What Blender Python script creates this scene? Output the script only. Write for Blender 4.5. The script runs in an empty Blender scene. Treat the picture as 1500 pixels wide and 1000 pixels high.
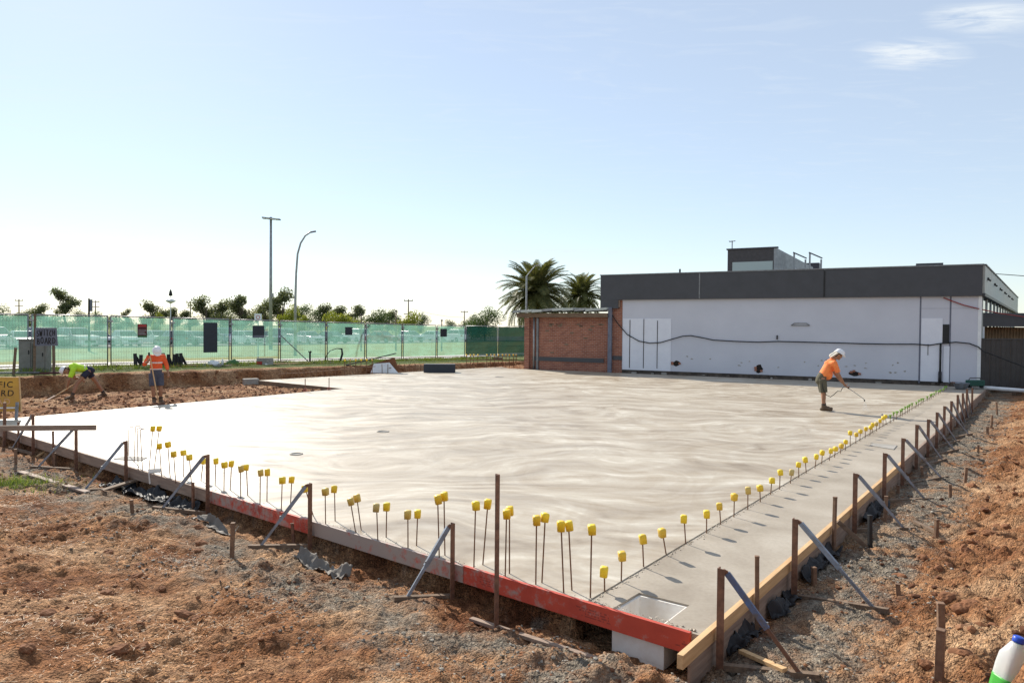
import bpy, bmesh, math, random
import numpy as np
from mathutils import Vector, Matrix

random.seed(7)
RNG = np.random.default_rng(11)
S = bpy.context.scene
COL = S.collection

# ------------------------------------------------------------------ camera
F = 1040.0
CAMZ = 2.2
PITCH = math.atan(21.0 / F)
ROLL = math.radians(0.5)
fwd = Vector((0, math.cos(PITCH), -math.sin(PITCH)))
r0 = Vector((1, 0, 0)); u0 = r0.cross(fwd)
rgt = r0 * math.cos(ROLL) + u0 * math.sin(ROLL)
upv = rgt.cross(fwd)
cam = bpy.data.cameras.new('camera')
cam.sensor_width = 36.0
cam.lens = 36.0 * F / 1500.0
cam.clip_start = 0.05
cam.clip_end = 9000
camo = bpy.data.objects.new('camera', cam)
M4 = Matrix.Identity(4)
for i, v in enumerate((rgt, upv, -fwd)):
    M4[0][i], M4[1][i], M4[2][i] = v.x, v.y, v.z
M4[2][3] = CAMZ
camo.matrix_world = M4
COL.objects.link(camo)
S.camera = camo

# ------------------------------------------------------------------ sky, sun, exposure
SUN_AZ = math.radians(34)      # left of the view axis
SUN_EL = math.radians(34)
sund = Vector((-math.sin(SUN_AZ) * math.cos(SUN_EL), math.cos(SUN_AZ) * math.cos(SUN_EL), math.sin(SUN_EL)))
S.view_settings.view_transform = 'Standard'
S.view_settings.look = 'None'
S.view_settings.gamma = 1
S.view_settings.exposure = 0.62
W = bpy.data.worlds.new('World'); S.world = W; W.use_nodes = True
nt = W.node_tree; nt.nodes.clear()

def node(t, typ, **kw):
    n = t.nodes.new(typ)
    for k, v in kw.items():
        setattr(n, k, v)
    return n

def mathn(t, op, a, b=None, c=None, clamp=False):
    n = t.nodes.new('ShaderNodeMath'); n.operation = op; n.use_clamp = clamp
    for i, v in enumerate((a, b, c)):
        if v is None: continue
        if isinstance(v, (int, float)): n.inputs[i].default_value = v
        else: t.links.new(v, n.inputs[i])
    return n.outputs[0]

sky = node(nt, 'ShaderNodeTexSky', sky_type='NISHITA', sun_disc=False, sun_elevation=SUN_EL,
           sun_rotation=-SUN_AZ, altitude=50, air_density=1.0, dust_density=0.15, ozone_density=2.0)
geo = node(nt, 'ShaderNodeTexCoord')
sep = node(nt, 'ShaderNodeSeparateXYZ'); nt.links.new(geo.outputs['Generated'], sep.inputs[0])
zc = mathn(nt, 'MAXIMUM', sep.outputs[2], 0.03)
cx = mathn(nt, 'DIVIDE', sep.outputs[0], zc); cy = mathn(nt, 'DIVIDE', sep.outputs[1], zc)
cmb = node(nt, 'ShaderNodeCombineXYZ'); nt.links.new(cx, cmb.inputs[0]); nt.links.new(cy, cmb.inputs[1])
mp = node(nt, 'ShaderNodeMapping'); mp.inputs['Rotation'].default_value = (0, 0, 0.5); mp.inputs['Scale'].default_value = (1.6, 5.0, 1)
nt.links.new(cmb.outputs[0], mp.inputs[0])
cn = node(nt, 'ShaderNodeTexNoise'); cn.inputs['Scale'].default_value = 1.6; cn.inputs['Detail'].default_value = 7
cn.inputs['Roughness'].default_value = 0.6; cn.inputs['Distortion'].default_value = 1.1
nt.links.new(mp.outputs[0], cn.inputs['Vector'])
def wisp(px, py, rx, ry, rot):
    m = node(nt, 'ShaderNodeMapping', vector_type='TEXTURE')
    m.inputs['Location'].default_value = (px, py, 0); m.inputs['Rotation'].default_value = (0, 0, rot); m.inputs['Scale'].default_value = (rx, ry, 1)
    nt.links.new(cmb.outputs[0], m.inputs[0])
    L = node(nt, 'ShaderNodeVectorMath', operation='LENGTH'); nt.links.new(m.outputs[0], L.inputs[0])
    e = mathn(nt, 'SUBTRACT', 1.0, L.outputs['Value'], clamp=True)
    return mathn(nt, 'MULTIPLY', e, 1.0)
w1 = wisp(1.45, 2.60, 0.27, 0.15, 0.35)
w2 = wisp(1.52, 2.30, 0.26, 0.14, 0.35)
w3 = wisp(0.35, 9.5, 2.6, 1.0, 0.1)
ws = mathn(nt, 'ADD', mathn(nt, 'ADD', w1, w2), mathn(nt, 'MULTIPLY', w3, 0.35))
nz = mathn(nt, 'SUBTRACT', cn.outputs[0], 0.36)
cl = mathn(nt, 'MULTIPLY', mathn(nt, 'MULTIPLY', nz, 4.5, clamp=True), ws, clamp=True)
bgm = mathn(nt, 'MULTIPLY', mathn(nt, 'SUBTRACT', cn.outputs[0], 0.52, clamp=True), 0.5, clamp=True)
clt = mathn(nt, 'ADD', mathn(nt, 'ADD', mathn(nt, 'MULTIPLY', cl, 0.9), bgm), 0.46, clamp=True)
mixc = node(nt, 'ShaderNodeMix', data_type='RGBA')
nt.links.new(clt, mixc.inputs[0]); nt.links.new(sky.outputs[0], mixc.inputs[6]); mixc.inputs[7].default_value = (5.4, 5.85, 6.3, 1)
bg = node(nt, 'ShaderNodeBackground'); bg.inputs[1].default_value = 0.10
nt.links.new(mixc.outputs[2], bg.inputs[0])
wo = node(nt, 'ShaderNodeOutputWorld'); nt.links.new(bg.outputs[0], wo.inputs[0])

sl = bpy.data.lights.new('sun', 'SUN'); sl.energy = 4.6; sl.angle = math.radians(0.55); sl.color = (1.0, 0.93, 0.82)
so = bpy.data.objects.new('sun', sl); COL.objects.link(so)
so.rotation_euler = (-sund).to_track_quat('-Z', 'Y').to_euler(); so.location = (-20, 30, 40)

# ------------------------------------------------------------------ pixel to place
def ray(px, py):
    return fwd * F + rgt * (px - 750.0) - upv * (py - 500.0)
def P(px, py, z=0.0):
    d = ray(px, py); t = (z - CAMZ) / d.z
    return Vector((d.x * t, d.y * t, z))
def zat(p, px, py):
    """height at which the ray of (px,py) passes over the ground distance of p"""
    d = ray(px, py); t = p.y / d.y
    return CAMZ + d.z * t
def PD(px, py, depth):
    d = ray(px, py); t = depth / d.y
    return Vector((d.x * t, depth, CAMZ + d.z * t))

# ------------------------------------------------------------------ numeric noise
def _grad(ix, iy, seed):
    h = (ix.astype(np.int64) * 374761393 + iy.astype(np.int64) * 668265263 + seed * 974634777) & 0xffffffff
    h = ((h ^ (h >> 13)) * 1274126177) & 0xffffffff
    h = h ^ (h >> 16)
    a = (h & 0xffff) / 65536.0 * 2 * np.pi
    return np.cos(a), np.sin(a)
def perlin(x, y, seed=0):
    ix = np.floor(x); iy = np.floor(y); fx = x - ix; fy = y - iy
    sx = fx * fx * fx * (fx * (fx * 6 - 15) + 10); sy = fy * fy * fy * (fy * (fy * 6 - 15) + 10)
    def g(a, b):
        gx, gy = _grad(ix + a, iy + b, seed)
        return gx * (fx - a) + gy * (fy - b)
    n0 = g(0, 0) * (1 - sx) + g(1, 0) * sx
    n1 = g(0, 1) * (1 - sx) + g(1, 1) * sx
    return (n0 * (1 - sy) + n1 * sy) * 1.5
def fbm(x, y, scale, octs, seed=0, rough=0.5):
    v = 0; a = 1; f = scale
    for i in range(octs):
        v = v + a * perlin(x * f, y * f, seed + i * 7); a *= rough; f *= 2.03
    return v

# ------------------------------------------------------------------ materials
def mat(name):
    m = bpy.data.materials.new(name); m.use_nodes = True
    t = m.node_tree; b = t.nodes['Principled BSDF']
    return m, t, b
def ramp(t, fac, stops):
    r = t.nodes.new('ShaderNodeValToRGB'); e = r.color_ramp.elements
    while len(e) < len(stops): e.new(0.5)
    for el, (p, c) in zip(e, stops):
        el.position = p; el.color = (*c, 1) if len(c) == 3 else c
    t.links.new(fac, r.inputs[0]); return r.outputs[0]
def coords(t, kind='Object', scale=(1, 1, 1), rot=(0, 0, 0)):
    c = t.nodes.new('ShaderNodeTexCoord'); m = t.nodes.new('ShaderNodeMapping')
    m.inputs['Scale'].default_value = scale; m.inputs['Rotation'].default_value = rot
    t.links.new(c.outputs[kind], m.inputs[0]); return m.outputs[0]
def noise(t, vec, scale, detail=5, rough=0.55, dist=0.0):
    n = t.nodes.new('ShaderNodeTexNoise'); n.inputs['Scale'].default_value = scale; n.inputs['Detail'].default_value = detail
    n.inputs['Roughness'].default_value = rough; n.inputs['Distortion'].default_value = dist
    if vec is not None: t.links.new(vec, n.inputs['Vector'])
    return n.outputs[0]
def mixrgb(t, fac, a, b, mode='MIX'):
    n = t.nodes.new('ShaderNodeMix'); n.data_type = 'RGBA'; n.blend_type = mode
    for s, v in ((0, fac), (6, a), (7, b)):
        if isinstance(v, (int, float)): n.inputs[s].default_value = v
        elif isinstance(v, tuple): n.inputs[s].default_value = (*v, 1) if len(v) == 3 else v
        else: t.links.new(v, n.inputs[s])
    return n.outputs[2]
def bump(t, b, h, strength=0.5, dist=0.02):
    n = t.nodes.new('ShaderNodeBump'); n.inputs['Strength'].default_value = strength; n.inputs['Distance'].default_value = dist
    t.links.new(h, n.inputs['Height']); t.links.new(n.outputs[0], b.inputs['Normal'])

def worn(name, c, c2=None, rough=0.6, metal=0.0, scale=6, bstr=0.15, bdist=0.004, amount=0.5, stretch=(1, 1, 1), spec=0.4):
    """a colour with grain and wear of its own"""
    m, t, b = mat(name)
    if c2 is None: c2 = tuple(x * 0.7 for x in c)
    v = coords(t, scale=stretch)
    n = noise(t, v, scale, 6, 0.6)
    t.links.new(ramp(t, n, [(0.5 - amount * 0.4, c2), (0.5 + amount * 0.3, c)]), b.inputs['Base Color'])
    b.inputs['Roughness'].default_value = rough; b.inputs['Metallic'].default_value = metal
    b.inputs['Specular IOR Level'].default_value = spec
    bump(t, b, noise(t, v, scale * 6, 4), bstr, bdist)
    return m

MT = {}
MT['rust'] = worn('rusty_steel', (0.25, 0.125, 0.075), (0.10, 0.052, 0.036), 0.7, 0.0, 14)
MT['stake'] = worn('brown_stake', (0.26, 0.155, 0.095), (0.12, 0.07, 0.045), 0.8, 0, 12)
MT['brace'] = worn('blue_grey_steel', (0.27, 0.32, 0.39), (0.15, 0.14, 0.14), 0.5, 0.1, 9)
MT['bluebrace'] = worn('worn_blue_paint', (0.09, 0.16, 0.33), (0.13, 0.11, 0.10), 0.5, 0.0, 14, amount=0.45)
MT['rebar'] = worn('rebar', (0.22, 0.11, 0.055), (0.11, 0.06, 0.04), 0.7, 0.0, 40)
MT['capy'] = worn('yellow_plastic', (0.78, 0.47, 0.02), (0.52, 0.30, 0.03), 0.5, 0, 28, 0.1, 0.001, 0.7)
def capmat():
    m, t, b = mat('yellow_cap_plastic'); o = t.nodes.new('ShaderNodeObjectInfo'); n = noise(t, coords(t), 30, 5, 0.65)
    c = ramp(t, o.outputs['Random'], [(0.0, (0.90, 0.58, 0.015)), (0.55, (0.92, 0.66, 0.03)), (0.85, (0.78, 0.50, 0.03)), (1.0, (0.55, 0.42, 0.16))])
    d = mathn(t, 'MULTIPLY', mathn(t, 'SUBTRACT', n, 0.56), 7, clamp=True)
    t.links.new(mixrgb(t, mathn(t, 'MULTIPLY', d, 0.55), c, (0.42, 0.35, 0.26)), b.inputs['Base Color']); b.inputs['Roughness'].default_value = 0.5; bump(t, b, n, 0.15, 0.002)
    return m
MT['capy'] = capmat()
MT['capg'] = worn('green_plastic', (0.22, 0.42, 0.05), (0.14, 0.28, 0.03), 0.45, 0, 20)
MT['timber'] = worn('pine_timber', (0.66, 0.44, 0.23), (0.47, 0.28, 0.13), 0.65, 0, 3, 0.2, 0.002, 0.6, (1, 12, 12))
MT['timber_old'] = worn('grey_brown_timber', (0.34, 0.25, 0.19), (0.19, 0.13, 0.10), 0.8, 0, 3, 0.3, 0.002, 0.6, (1, 12, 12))
MT['timber_dark'] = worn('muddy_timber', (0.22, 0.15, 0.10), (0.10, 0.068, 0.047), 0.85, 0, 4, 0.4, 0.004, 0.6, (1, 6, 6))
MT['dark_metal'] = worn('charcoal_metal', (0.062, 0.064, 0.074), (0.052, 0.054, 0.062), 0.45, 0.0, 2, 0.03, 0.002)
MT['grey_metal'] = worn('grey_steel', (0.24, 0.25, 0.26), (0.15, 0.15, 0.16), 0.45, 0.6, 6)
MT['galv'] = worn('galvanised', (0.36, 0.37, 0.38), (0.25, 0.26, 0.27), 0.45, 0.5, 5)
MT['lightpanel'] = worn('pale_panel', (0.50, 0.53, 0.50), (0.40, 0.43, 0.41), 0.5, 0, 3)
MT['white'] = worn('white_plastic', (0.78, 0.79, 0.80), (0.66, 0.67, 0.68), 0.4, 0, 4)
MT['foam'] = worn('white_foam', (0.82, 0.80, 0.76), (0.64, 0.57, 0.49), 0.85, 0, 4, 0.3, 0.003, 0.5)
MT['black'] = worn('black_rubber', (0.02, 0.02, 0.022), (0.012, 0.012, 0.013), 0.6, 0, 8)
MT['dark_fence'] = worn('dark_fence_sheet', (0.06, 0.053, 0.05), (0.045, 0.04, 0.038), 0.5, 0.1, 3)
MT['concrete_old'] = worn('old_concrete', (0.36, 0.34, 0.31), (0.25, 0.235, 0.21), 0.85, 0, 3)
MT['skin'] = worn('tanned_skin', (0.34, 0.17, 0.10), (0.27, 0.13, 0.075), 0.5, 0, 10)
MT['orange'] = worn('orange_hi_vis', (0.95, 0.27, 0.075), (0.78, 0.19, 0.05), 0.8, 0, 9, 0.5, 0.012)
MT['orange2'] = worn('red_orange_hi_vis', (0.82, 0.13, 0.035), (0.66, 0.09, 0.025), 0.8, 0, 9, 0.5, 0.012)
MT['lime'] = worn('lime_hi_vis', (0.50, 0.80, 0.04), (0.38, 0.66, 0.03), 0.8, 0, 9, 0.5, 0.012)
MT['khaki'] = worn('khaki_cloth', (0.115, 0.105, 0.07), (0.075, 0.07, 0.05), 0.9, 0, 8, 0.5, 0.012)
MT['navy'] = worn('navy_cloth', (0.03, 0.035, 0.065), (0.02, 0.022, 0.04), 0.9, 0, 8, 0.5, 0.012)
MT['greycloth'] = worn('grey_cloth', (0.085, 0.09, 0.125), (0.055, 0.06, 0.085), 0.9, 0, 8, 0.5, 0.012)
MT['boot'] = worn('brown_boot', (0.13, 0.08, 0.045), (0.08, 0.05, 0.03), 0.7, 0, 12)
MT['sock'] = worn('dark_sock', (0.03, 0.03, 0.032), None, 0.9, 0, 12)
MT['hat'] = worn('white_hard_hat', (0.80, 0.80, 0.82), (0.70, 0.70, 0.73), 0.35, 0, 4)
MT['flap'] = worn('cream_cloth', (0.74, 0.68, 0.58), (0.62, 0.56, 0.47), 0.9, 0, 6)
MT['hair'] = worn('dark_hair', (0.03, 0.02, 0.014), None, 0.7, 0, 20)
MT['reflect'] = worn('silver_tape', (0.75, 0.70, 0.68), (0.60, 0.5, 0.48), 0.4, 0, 20)
MT['signyellow'] = worn('yellow_sign', (0.60, 0.33, 0.04), (0.46, 0.24, 0.05), 0.5, 0, 3)
MT['signgrey'] = worn('grey_blue_board', (0.17, 0.18, 0.23), (0.12, 0.125, 0.165), 0.7, 0, 4)
MT['ink'] = worn('dark_paint', (0.018, 0.016, 0.016), None, 0.7, 0, 10)
MT['faded'] = worn('faded_orange_paint', (0.75, 0.42, 0.22), None, 0.7, 0, 10)
MT['signblack'] = worn('dark_sign', (0.030, 0.036, 0.05), (0.025, 0.03, 0.04), 0.6, 0, 4)
MT['maroon'] = worn('maroon_sign', (0.11, 0.025, 0.03), None, 0.6, 0, 4)
MT['cabinet'] = worn('grey_cabinet', (0.24, 0.235, 0.22), (0.17, 0.165, 0.15), 0.6, 0.1, 4)
MT['red'] = worn('red_plastic', (0.5, 0.05, 0.04), None, 0.5, 0, 5)
MT['greencloth'] = worn('green_bag', (0.06, 0.16, 0.06), None, 0.8, 0, 5)
MT['brickblock'] = worn('brick_block', (0.38, 0.17, 0.11), (0.25, 0.11, 0.075), 0.9, 0, 12)
MT['blue'] = worn('blue_cap', (0.02, 0.08, 0.55), None, 0.35, 0, 6)
MT['bark'] = worn('tree_bark', (0.17, 0.13, 0.10), (0.08, 0.06, 0.045), 0.9, 0, 2, 0.6, 0.05)
MT['palmbark'] = worn('palm_bark', (0.15, 0.10, 0.065), (0.07, 0.045, 0.03), 0.95, 0, 3, 0.8, 0.06)
MT['tyre'] = worn('tyre', (0.02, 0.02, 0.02), None, 0.8, 0, 10)
MT['hub'] = worn('wheel_rim', (0.4, 0.4, 0.42), None, 0.35, 0.7, 10)
MT['lamp'] = worn('lamp_lens', (0.7, 0.7, 0.66), None, 0.2, 0, 10)
MT['tail'] = worn('tail_lens', (0.4, 0.02, 0.02), None, 0.25, 0, 10)
MT['wood_slats'] = worn('timber_screen', (0.38, 0.22, 0.12), (0.22, 0.13, 0.07), 0.7, 0, 3)

def paint(name, c):
    m, t, b = mat(name); b.inputs['Base Color'].default_value = (*c, 1)
    b.inputs['Roughness'].default_value = 0.25; b.inputs['Metallic'].default_value = 0.0
    b.inputs['Coat Weight'].default_value = 0.6; b.inputs['Coat Roughness'].default_value = 0.05
    n = noise(t, coords(t), 3, 4); bump(t, b, n, 0.02, 0.01)
    return m
def glass(name, c, rough=0.03):
    m, t, b = mat(name); b.inputs['Base Color'].default_value = (*c, 1)
    b.inputs['Roughness'].default_value = rough; b.inputs['Specular IOR Level'].default_value = 0.9
    n = noise(t, coords(t), 1.2, 3); bump(t, b, n, 0.03, 0.01)
    return m
MT['carglass'] = glass('car_glass', (0.02, 0.025, 0.03))
MT['window'] = glass('window_glass', (0.05, 0.07, 0.075))
MT['skylight'] = glass('clerestory_glass', (0.38, 0.44, 0.42), 0.15)

def leafmat(name, a, b_, c, trans=0.35):
    m, t, b = mat(name)
    g = t.nodes.new('ShaderNodeNewGeometry')
    col = ramp(t, g.outputs['Random Per Island'], [(0.0, a), (0.55, b_), (1.0, c)])
    t.links.new(col, b.inputs['Base Color']); b.inputs['Roughness'].default_value = 0.55; b.inputs['Specular IOR Level'].default_value = 0.25
    tr = t.nodes.new('ShaderNodeBsdfTranslucent'); t.links.new(mixrgb(t, 1.0, col, (1.1, 1.15, 0.6), 'MULTIPLY'), tr.inputs[0])
    mx = t.nodes.new('ShaderNodeMixShader'); mx.inputs[0].default_value = trans
    t.links.new(b.outputs[0], mx.inputs[1]); t.links.new(tr.outputs[0], mx.inputs[2])
    t.links.new(mx.outputs[0], t.nodes['Material Output'].inputs[0])
    return m
MT['gum'] = leafmat('gum_leaves', (0.076, 0.093, 0.051), (0.128, 0.145, 0.076), (0.221, 0.212, 0.119))
MT['darkleaf'] = leafmat('dark_leaves', (0.048, 0.08, 0.035), (0.08, 0.12, 0.048), (0.144, 0.176, 0.072))
MT['limeleaf'] = leafmat('lime_leaves', (0.16, 0.19, 0.03), (0.26, 0.28, 0.045), (0.34, 0.34, 0.07))
MT['palmleaf'] = leafmat('palm_leaves', (0.08, 0.09, 0.036), (0.131, 0.138, 0.052), (0.217, 0.196, 0.072), 0.25)
MT['grassblade'] = leafmat('grass_blades', (0.10, 0.16, 0.025), (0.18, 0.24, 0.04), (0.30, 0.28, 0.09), 0.4)
MT['straw'] = leafmat('straw_bits', (0.30, 0.19, 0.10), (0.42, 0.28, 0.15), (0.55, 0.41, 0.26), 0.1)
def stonemat(name, stops, rough=0.9):
    m, t, b = mat(name)
    g = t.nodes.new('ShaderNodeNewGeometry')
    col = ramp(t, g.outputs['Random Per Island'], stops)
    n = noise(t, coords(t), 40, 4)
    t.links.new(mixrgb(t, 0.35, col, ramp(t, n, [(0.35, (0.3, 0.3, 0.3)), (0.7, (1, 1, 1))]), 'MULTIPLY'), b.inputs['Base Color'])
    b.inputs['Roughness'].default_value = rough; b.inputs['Specular IOR Level'].default_value = 0.2
    bump(t, b, noise(t, coords(t), 120, 3), 0.4, 0.004)
    return m
MT['clod'] = stonemat('red_earth_clods', [(0, (0.10, 0.042, 0.022)), (0.45, (0.20, 0.088, 0.045)), (0.8, (0.31, 0.145, 0.072)), (1, (0.36, 0.22, 0.13))])
MT['gravel'] = stonemat('grey_gravel', [(0, (0.12, 0.105, 0.085)), (0.5, (0.26, 0.23, 0.19)), (1, (0.44, 0.40, 0.34))])

# ---- soil
def soil():
    m, t, b = mat('red_soil')
    v = coords(t)
    at = t.nodes.new('ShaderNodeAttribute'); at.attribute_name = 'gravel'
    n1 = noise(t, v, 0.9, 7, 0.62); n2 = noise(t, v, 9, 6, 0.65); n3 = noise(t, v, 45, 4, 0.6)
    red = ramp(t, n1, [(0.30, (0.19, 0.072, 0.032)), (0.46, (0.38, 0.185, 0.088)), (0.66, (0.64, 0.42, 0.25))])
    red = mixrgb(t, 0.75, red, ramp(t, n2, [(0.3, (0.42, 0.38, 0.36)), (0.6, (1, 1, 1)), (0.75, (1.25, 1.2, 1.12))]), 'MULTIPLY')
    gry = ramp(t, n2, [(0.3, (0.135, 0.11, 0.085)), (0.55, (0.28, 0.24, 0.19)), (0.75, (0.43, 0.38, 0.31))])
    def vor(sc):
        o = t.nodes.new('ShaderNodeTexVoronoi'); o.inputs['Scale'].default_value = sc; o.inputs['Randomness'].default_value = 1.0
        w = t.nodes.new('ShaderNodeVectorMath'); w.operation = 'ADD'; nn = t.nodes.new('ShaderNodeTexNoise'); nn.inputs['Scale'].default_value = sc * 0.6; t.links.new(v, nn.inputs['Vector'])
        k = t.nodes.new('ShaderNodeVectorMath'); k.operation = 'SCALE'; k.inputs['Scale'].default_value = 1.2 / sc; t.links.new(nn.outputs['Color'], k.inputs[0])
        t.links.new(v, w.inputs[0]); t.links.new(k.outputs[0], w.inputs[1]); t.links.new(w.outputs[0], o.inputs['Vector']); return o
    v1 = vor(24.0); v2 = vor(62.0)
    cell = t.nodes.new('ShaderNodeSeparateColor'); t.links.new(v2.outputs['Color'], cell.inputs[0])
    cell1 = t.nodes.new('ShaderNodeSeparateColor'); t.links.new(v1.outputs['Color'], cell1.inputs[0])
    gry = mixrgb(t, 0.75, gry, ramp(t, cell.outputs[0], [(0.0, (0.45, 0.43, 0.42)), (0.6, (1, 1, 1)), (1.0, (1.5, 1.46, 1.4))]), 'MULTIPLY')
    red = mixrgb(t, 0.55, red, ramp(t, cell1.outputs[0], [(0.0, (0.5, 0.44, 0.40)), (0.5, (1, 1, 1)), (1.0, (1.35, 1.32, 1.25))]), 'MULTIPLY')
    red = mixrgb(t, 0.45, red, ramp(t, cell.outputs[1], [(0.0, (0.45, 0.42, 0.40)), (0.6, (1, 1, 1)), (1.0, (1.6, 1.6, 1.55))]), 'MULTIPLY')
    f = mathn(t, 'ADD', at.outputs['Fac'], mathn(t, 'MULTIPLY', mathn(t, 'SUBTRACT', noise(t, v, 1.7, 7, 0.7), 0.5), 2.3))
    f = mathn(t, 'MULTIPLY', mathn(t, 'SUBTRACT', f, 0.36), 2.2, clamp=True)
    c = mixrgb(t, f, red, gry)
    c = mixrgb(t, 0.6, c, ramp(t, n3, [(0.3, (0.5, 0.47, 0.45)), (0.6, (1, 1, 1))]), 'MULTIPLY')
    gr = t.nodes.new('ShaderNodeAttribute'); gr.attribute_name = 'grass'
    gc = ramp(t, n2, [(0.3, (0.075, 0.10, 0.028)), (0.6, (0.15, 0.18, 0.05)), (0.8, (0.26, 0.24, 0.10))])
    c = mixrgb(t, mathn(t, 'MULTIPLY', mathn(t, 'ADD', gr.outputs['Fac'], mathn(t, 'MULTIPLY', mathn(t, 'SUBTRACT', n1, 0.5), 1.2)), gr.outputs['Fac'], clamp=True), c, gc)
    t.links.new(c, b.inputs['Base Color']); b.inputs['Roughness'].default_value = 0.95; b.inputs['Specular IOR Level'].default_value = 0.15
    h = mathn(t, 'ADD', mathn(t, 'MULTIPLY', n2, 1.0), mathn(t, 'MULTIPLY', n3, 0.55))
    h = mathn(t, 'SUBTRACT', h, mathn(t, 'ADD', mathn(t, 'MULTIPLY', v1.outputs[0], 0.45), mathn(t, 'MULTIPLY', v2.outputs[0], 0.35)))
    bump(t, b, h, 1.0, 0.055)
    return m
MT['soil'] = soil()

def concrete():
    m, t, b = mat('fresh_concrete')
    v = coords(t)
    wv = t.nodes.new('ShaderNodeTexNoise'); wv.inputs['Scale'].default_value = 0.28; wv.inputs['Detail'].default_value = 2
    t.links.new(v, wv.inputs['Vector'])
    off = t.nodes.new('ShaderNodeVectorMath'); off.operation = 'SCALE'; off.inputs['Scale'].default_value = 4.2
    t.links.new(wv.outputs['Color'], off.inputs[0])
    ad = t.nodes.new('ShaderNodeVectorMath'); ad.operation = 'ADD'; t.links.new(v, ad.inputs[0]); t.links.new(off.outputs[0], ad.inputs[1])
    mp = t.nodes.new('ShaderNodeMapping'); mp.inputs['Rotation'].default_value = (0, 0, 0.75); mp.inputs['Scale'].default_value = (0.11, 1.0, 1)
    t.links.new(ad.outputs[0], mp.inputs[0])
    sw = noise(t, mp.outputs[0], 2.0, 8, 0.62, 0.35)
    mp2 = t.nodes.new('ShaderNodeMapping'); mp2.inputs['Rotation'].default_value = (0, 0, 0.35); mp2.inputs['Scale'].default_value = (0.22, 1.5, 1)
    t.links.new(ad.outputs[0], mp2.inputs[0])
    sw2 = noise(t, mp2.outputs[0], 3.0, 6, 0.6, 0.5)
    big = noise(t, v, 0.22, 5, 0.55)
    fine = noise(t, v, 22, 5, 0.6)
    def arcs(sc, freq, seed):
        m_ = t.nodes.new('ShaderNodeMapping'); m_.inputs['Location'].default_value = (seed, seed * 1.7, 0); t.links.new(v, m_.inputs[0])
        w_ = t.nodes.new('ShaderNodeTexNoise'); w_.inputs['Scale'].default_value = 0.7; w_.inputs['Detail'].default_value = 3; t.links.new(v, w_.inputs['Vector'])
        k_ = t.nodes.new('ShaderNodeVectorMath'); k_.operation = 'SCALE'; k_.inputs['Scale'].default_value = 0.9; t.links.new(w_.outputs['Color'], k_.inputs[0])
        a_ = t.nodes.new('ShaderNodeVectorMath'); a_.operation = 'ADD'; t.links.new(m_.outputs[0], a_.inputs[0]); t.links.new(k_.outputs[0], a_.inputs[1])
        vo = t.nodes.new('ShaderNodeTexVoronoi'); vo.voronoi_dimensions = '2D'; vo.inputs['Scale'].default_value = sc; t.links.new(a_.outputs[0], vo.inputs['Vector'])
        cs = t.nodes.new('ShaderNodeSeparateColor'); t.links.new(vo.outputs['Color'], cs.inputs[0])
        n1 = t.nodes.new('ShaderNodeTexNoise'); n1.noise_dimensions = '1D'; n1.inputs['Scale'].default_value = 1.0; n1.inputs['Detail'].default_value = 3; n1.inputs['Roughness'].default_value = 0.6
        t.links.new(mathn(t, 'ADD', mathn(t, 'MULTIPLY', vo.outputs['Distance'], freq), mathn(t, 'MULTIPLY', cs.outputs[0], 40.0)), n1.inputs['W'])
        return n1.outputs[0]
    ar1 = arcs(0.30, 9.0, 3.0); ar2 = arcs(0.47, 8.0, 11.0)
    patch = noise(t, v, 0.9, 4, 0.6)
    mx = mathn(t, 'ADD', mathn(t, 'MULTIPLY', sw, 0.42), mathn(t, 'MULTIPLY', sw2, 0.22))
    mx = mathn(t, 'ADD', mx, mathn(t, 'ADD', mathn(t, 'MULTIPLY', ar1, 0.11), mathn(t, 'MULTIPLY', ar2, 0.07)))
    mx = mathn(t, 'ADD', mx, mathn(t, 'ADD', mathn(t, 'MULTIPLY', big, 0.12), mathn(t, 'MULTIPLY', patch, 0.06)))
    col = ramp(t, mx, [(0.39, (0.265, 0.20, 0.13)), (0.45, (0.35, 0.285, 0.205)), (0.50, (0.405, 0.345, 0.265)), (0.55, (0.465, 0.415, 0.335)), (0.62, (0.60, 0.56, 0.48))])
    col = mixrgb(t, 0.25, col, ramp(t, fine, [(0.3, (0.72, 0.7, 0.68)), (0.65, (1, 1, 1))]), 'MULTIPLY')
    t.links.new(col, b.inputs['Base Color'])
    rr = t.nodes.new('ShaderNodeMapRange'); t.links.new(sw, rr.inputs[0])
    rr.inputs[1].default_value = 0.35; rr.inputs[2].default_value = 0.65; rr.inputs[3].default_value = 0.36; rr.inputs[4].default_value = 0.62
    t.links.new(rr.outputs[0], b.inputs['Roughness']); b.inputs['Specular IOR Level'].default_value = 0.5
    bump(t, b, mathn(t, 'ADD', mathn(t, 'MULTIPLY', sw, 1.0), mathn(t, 'MULTIPLY', fine, 0.12)), 0.25, 0.012)
    return m
MT['slab'] = concrete()
def strip_mat():
    m, t, b = mat('floated_concrete')
    v = coords(t); n = noise(t, v, 1.1, 6, 0.55, 0.5); f = noise(t, v, 30, 5, 0.65)
    col = ramp(t, n, [(0.3, (0.28, 0.235, 0.18)), (0.52, (0.365, 0.315, 0.25)), (0.72, (0.45, 0.40, 0.33))])
    col = mixrgb(t, 0.4, col, ramp(t, f, [(0.3, (0.7, 0.68, 0.66)), (0.6, (1, 1, 1))]), 'MULTIPLY')
    t.links.new(col, b.inputs['Base Color']); b.inputs['Roughness'].default_value = 0.62
    bump(t, b, mathn(t, 'ADD', f, n), 0.25, 0.006)
    return m
MT['strip'] = strip_mat()
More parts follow.
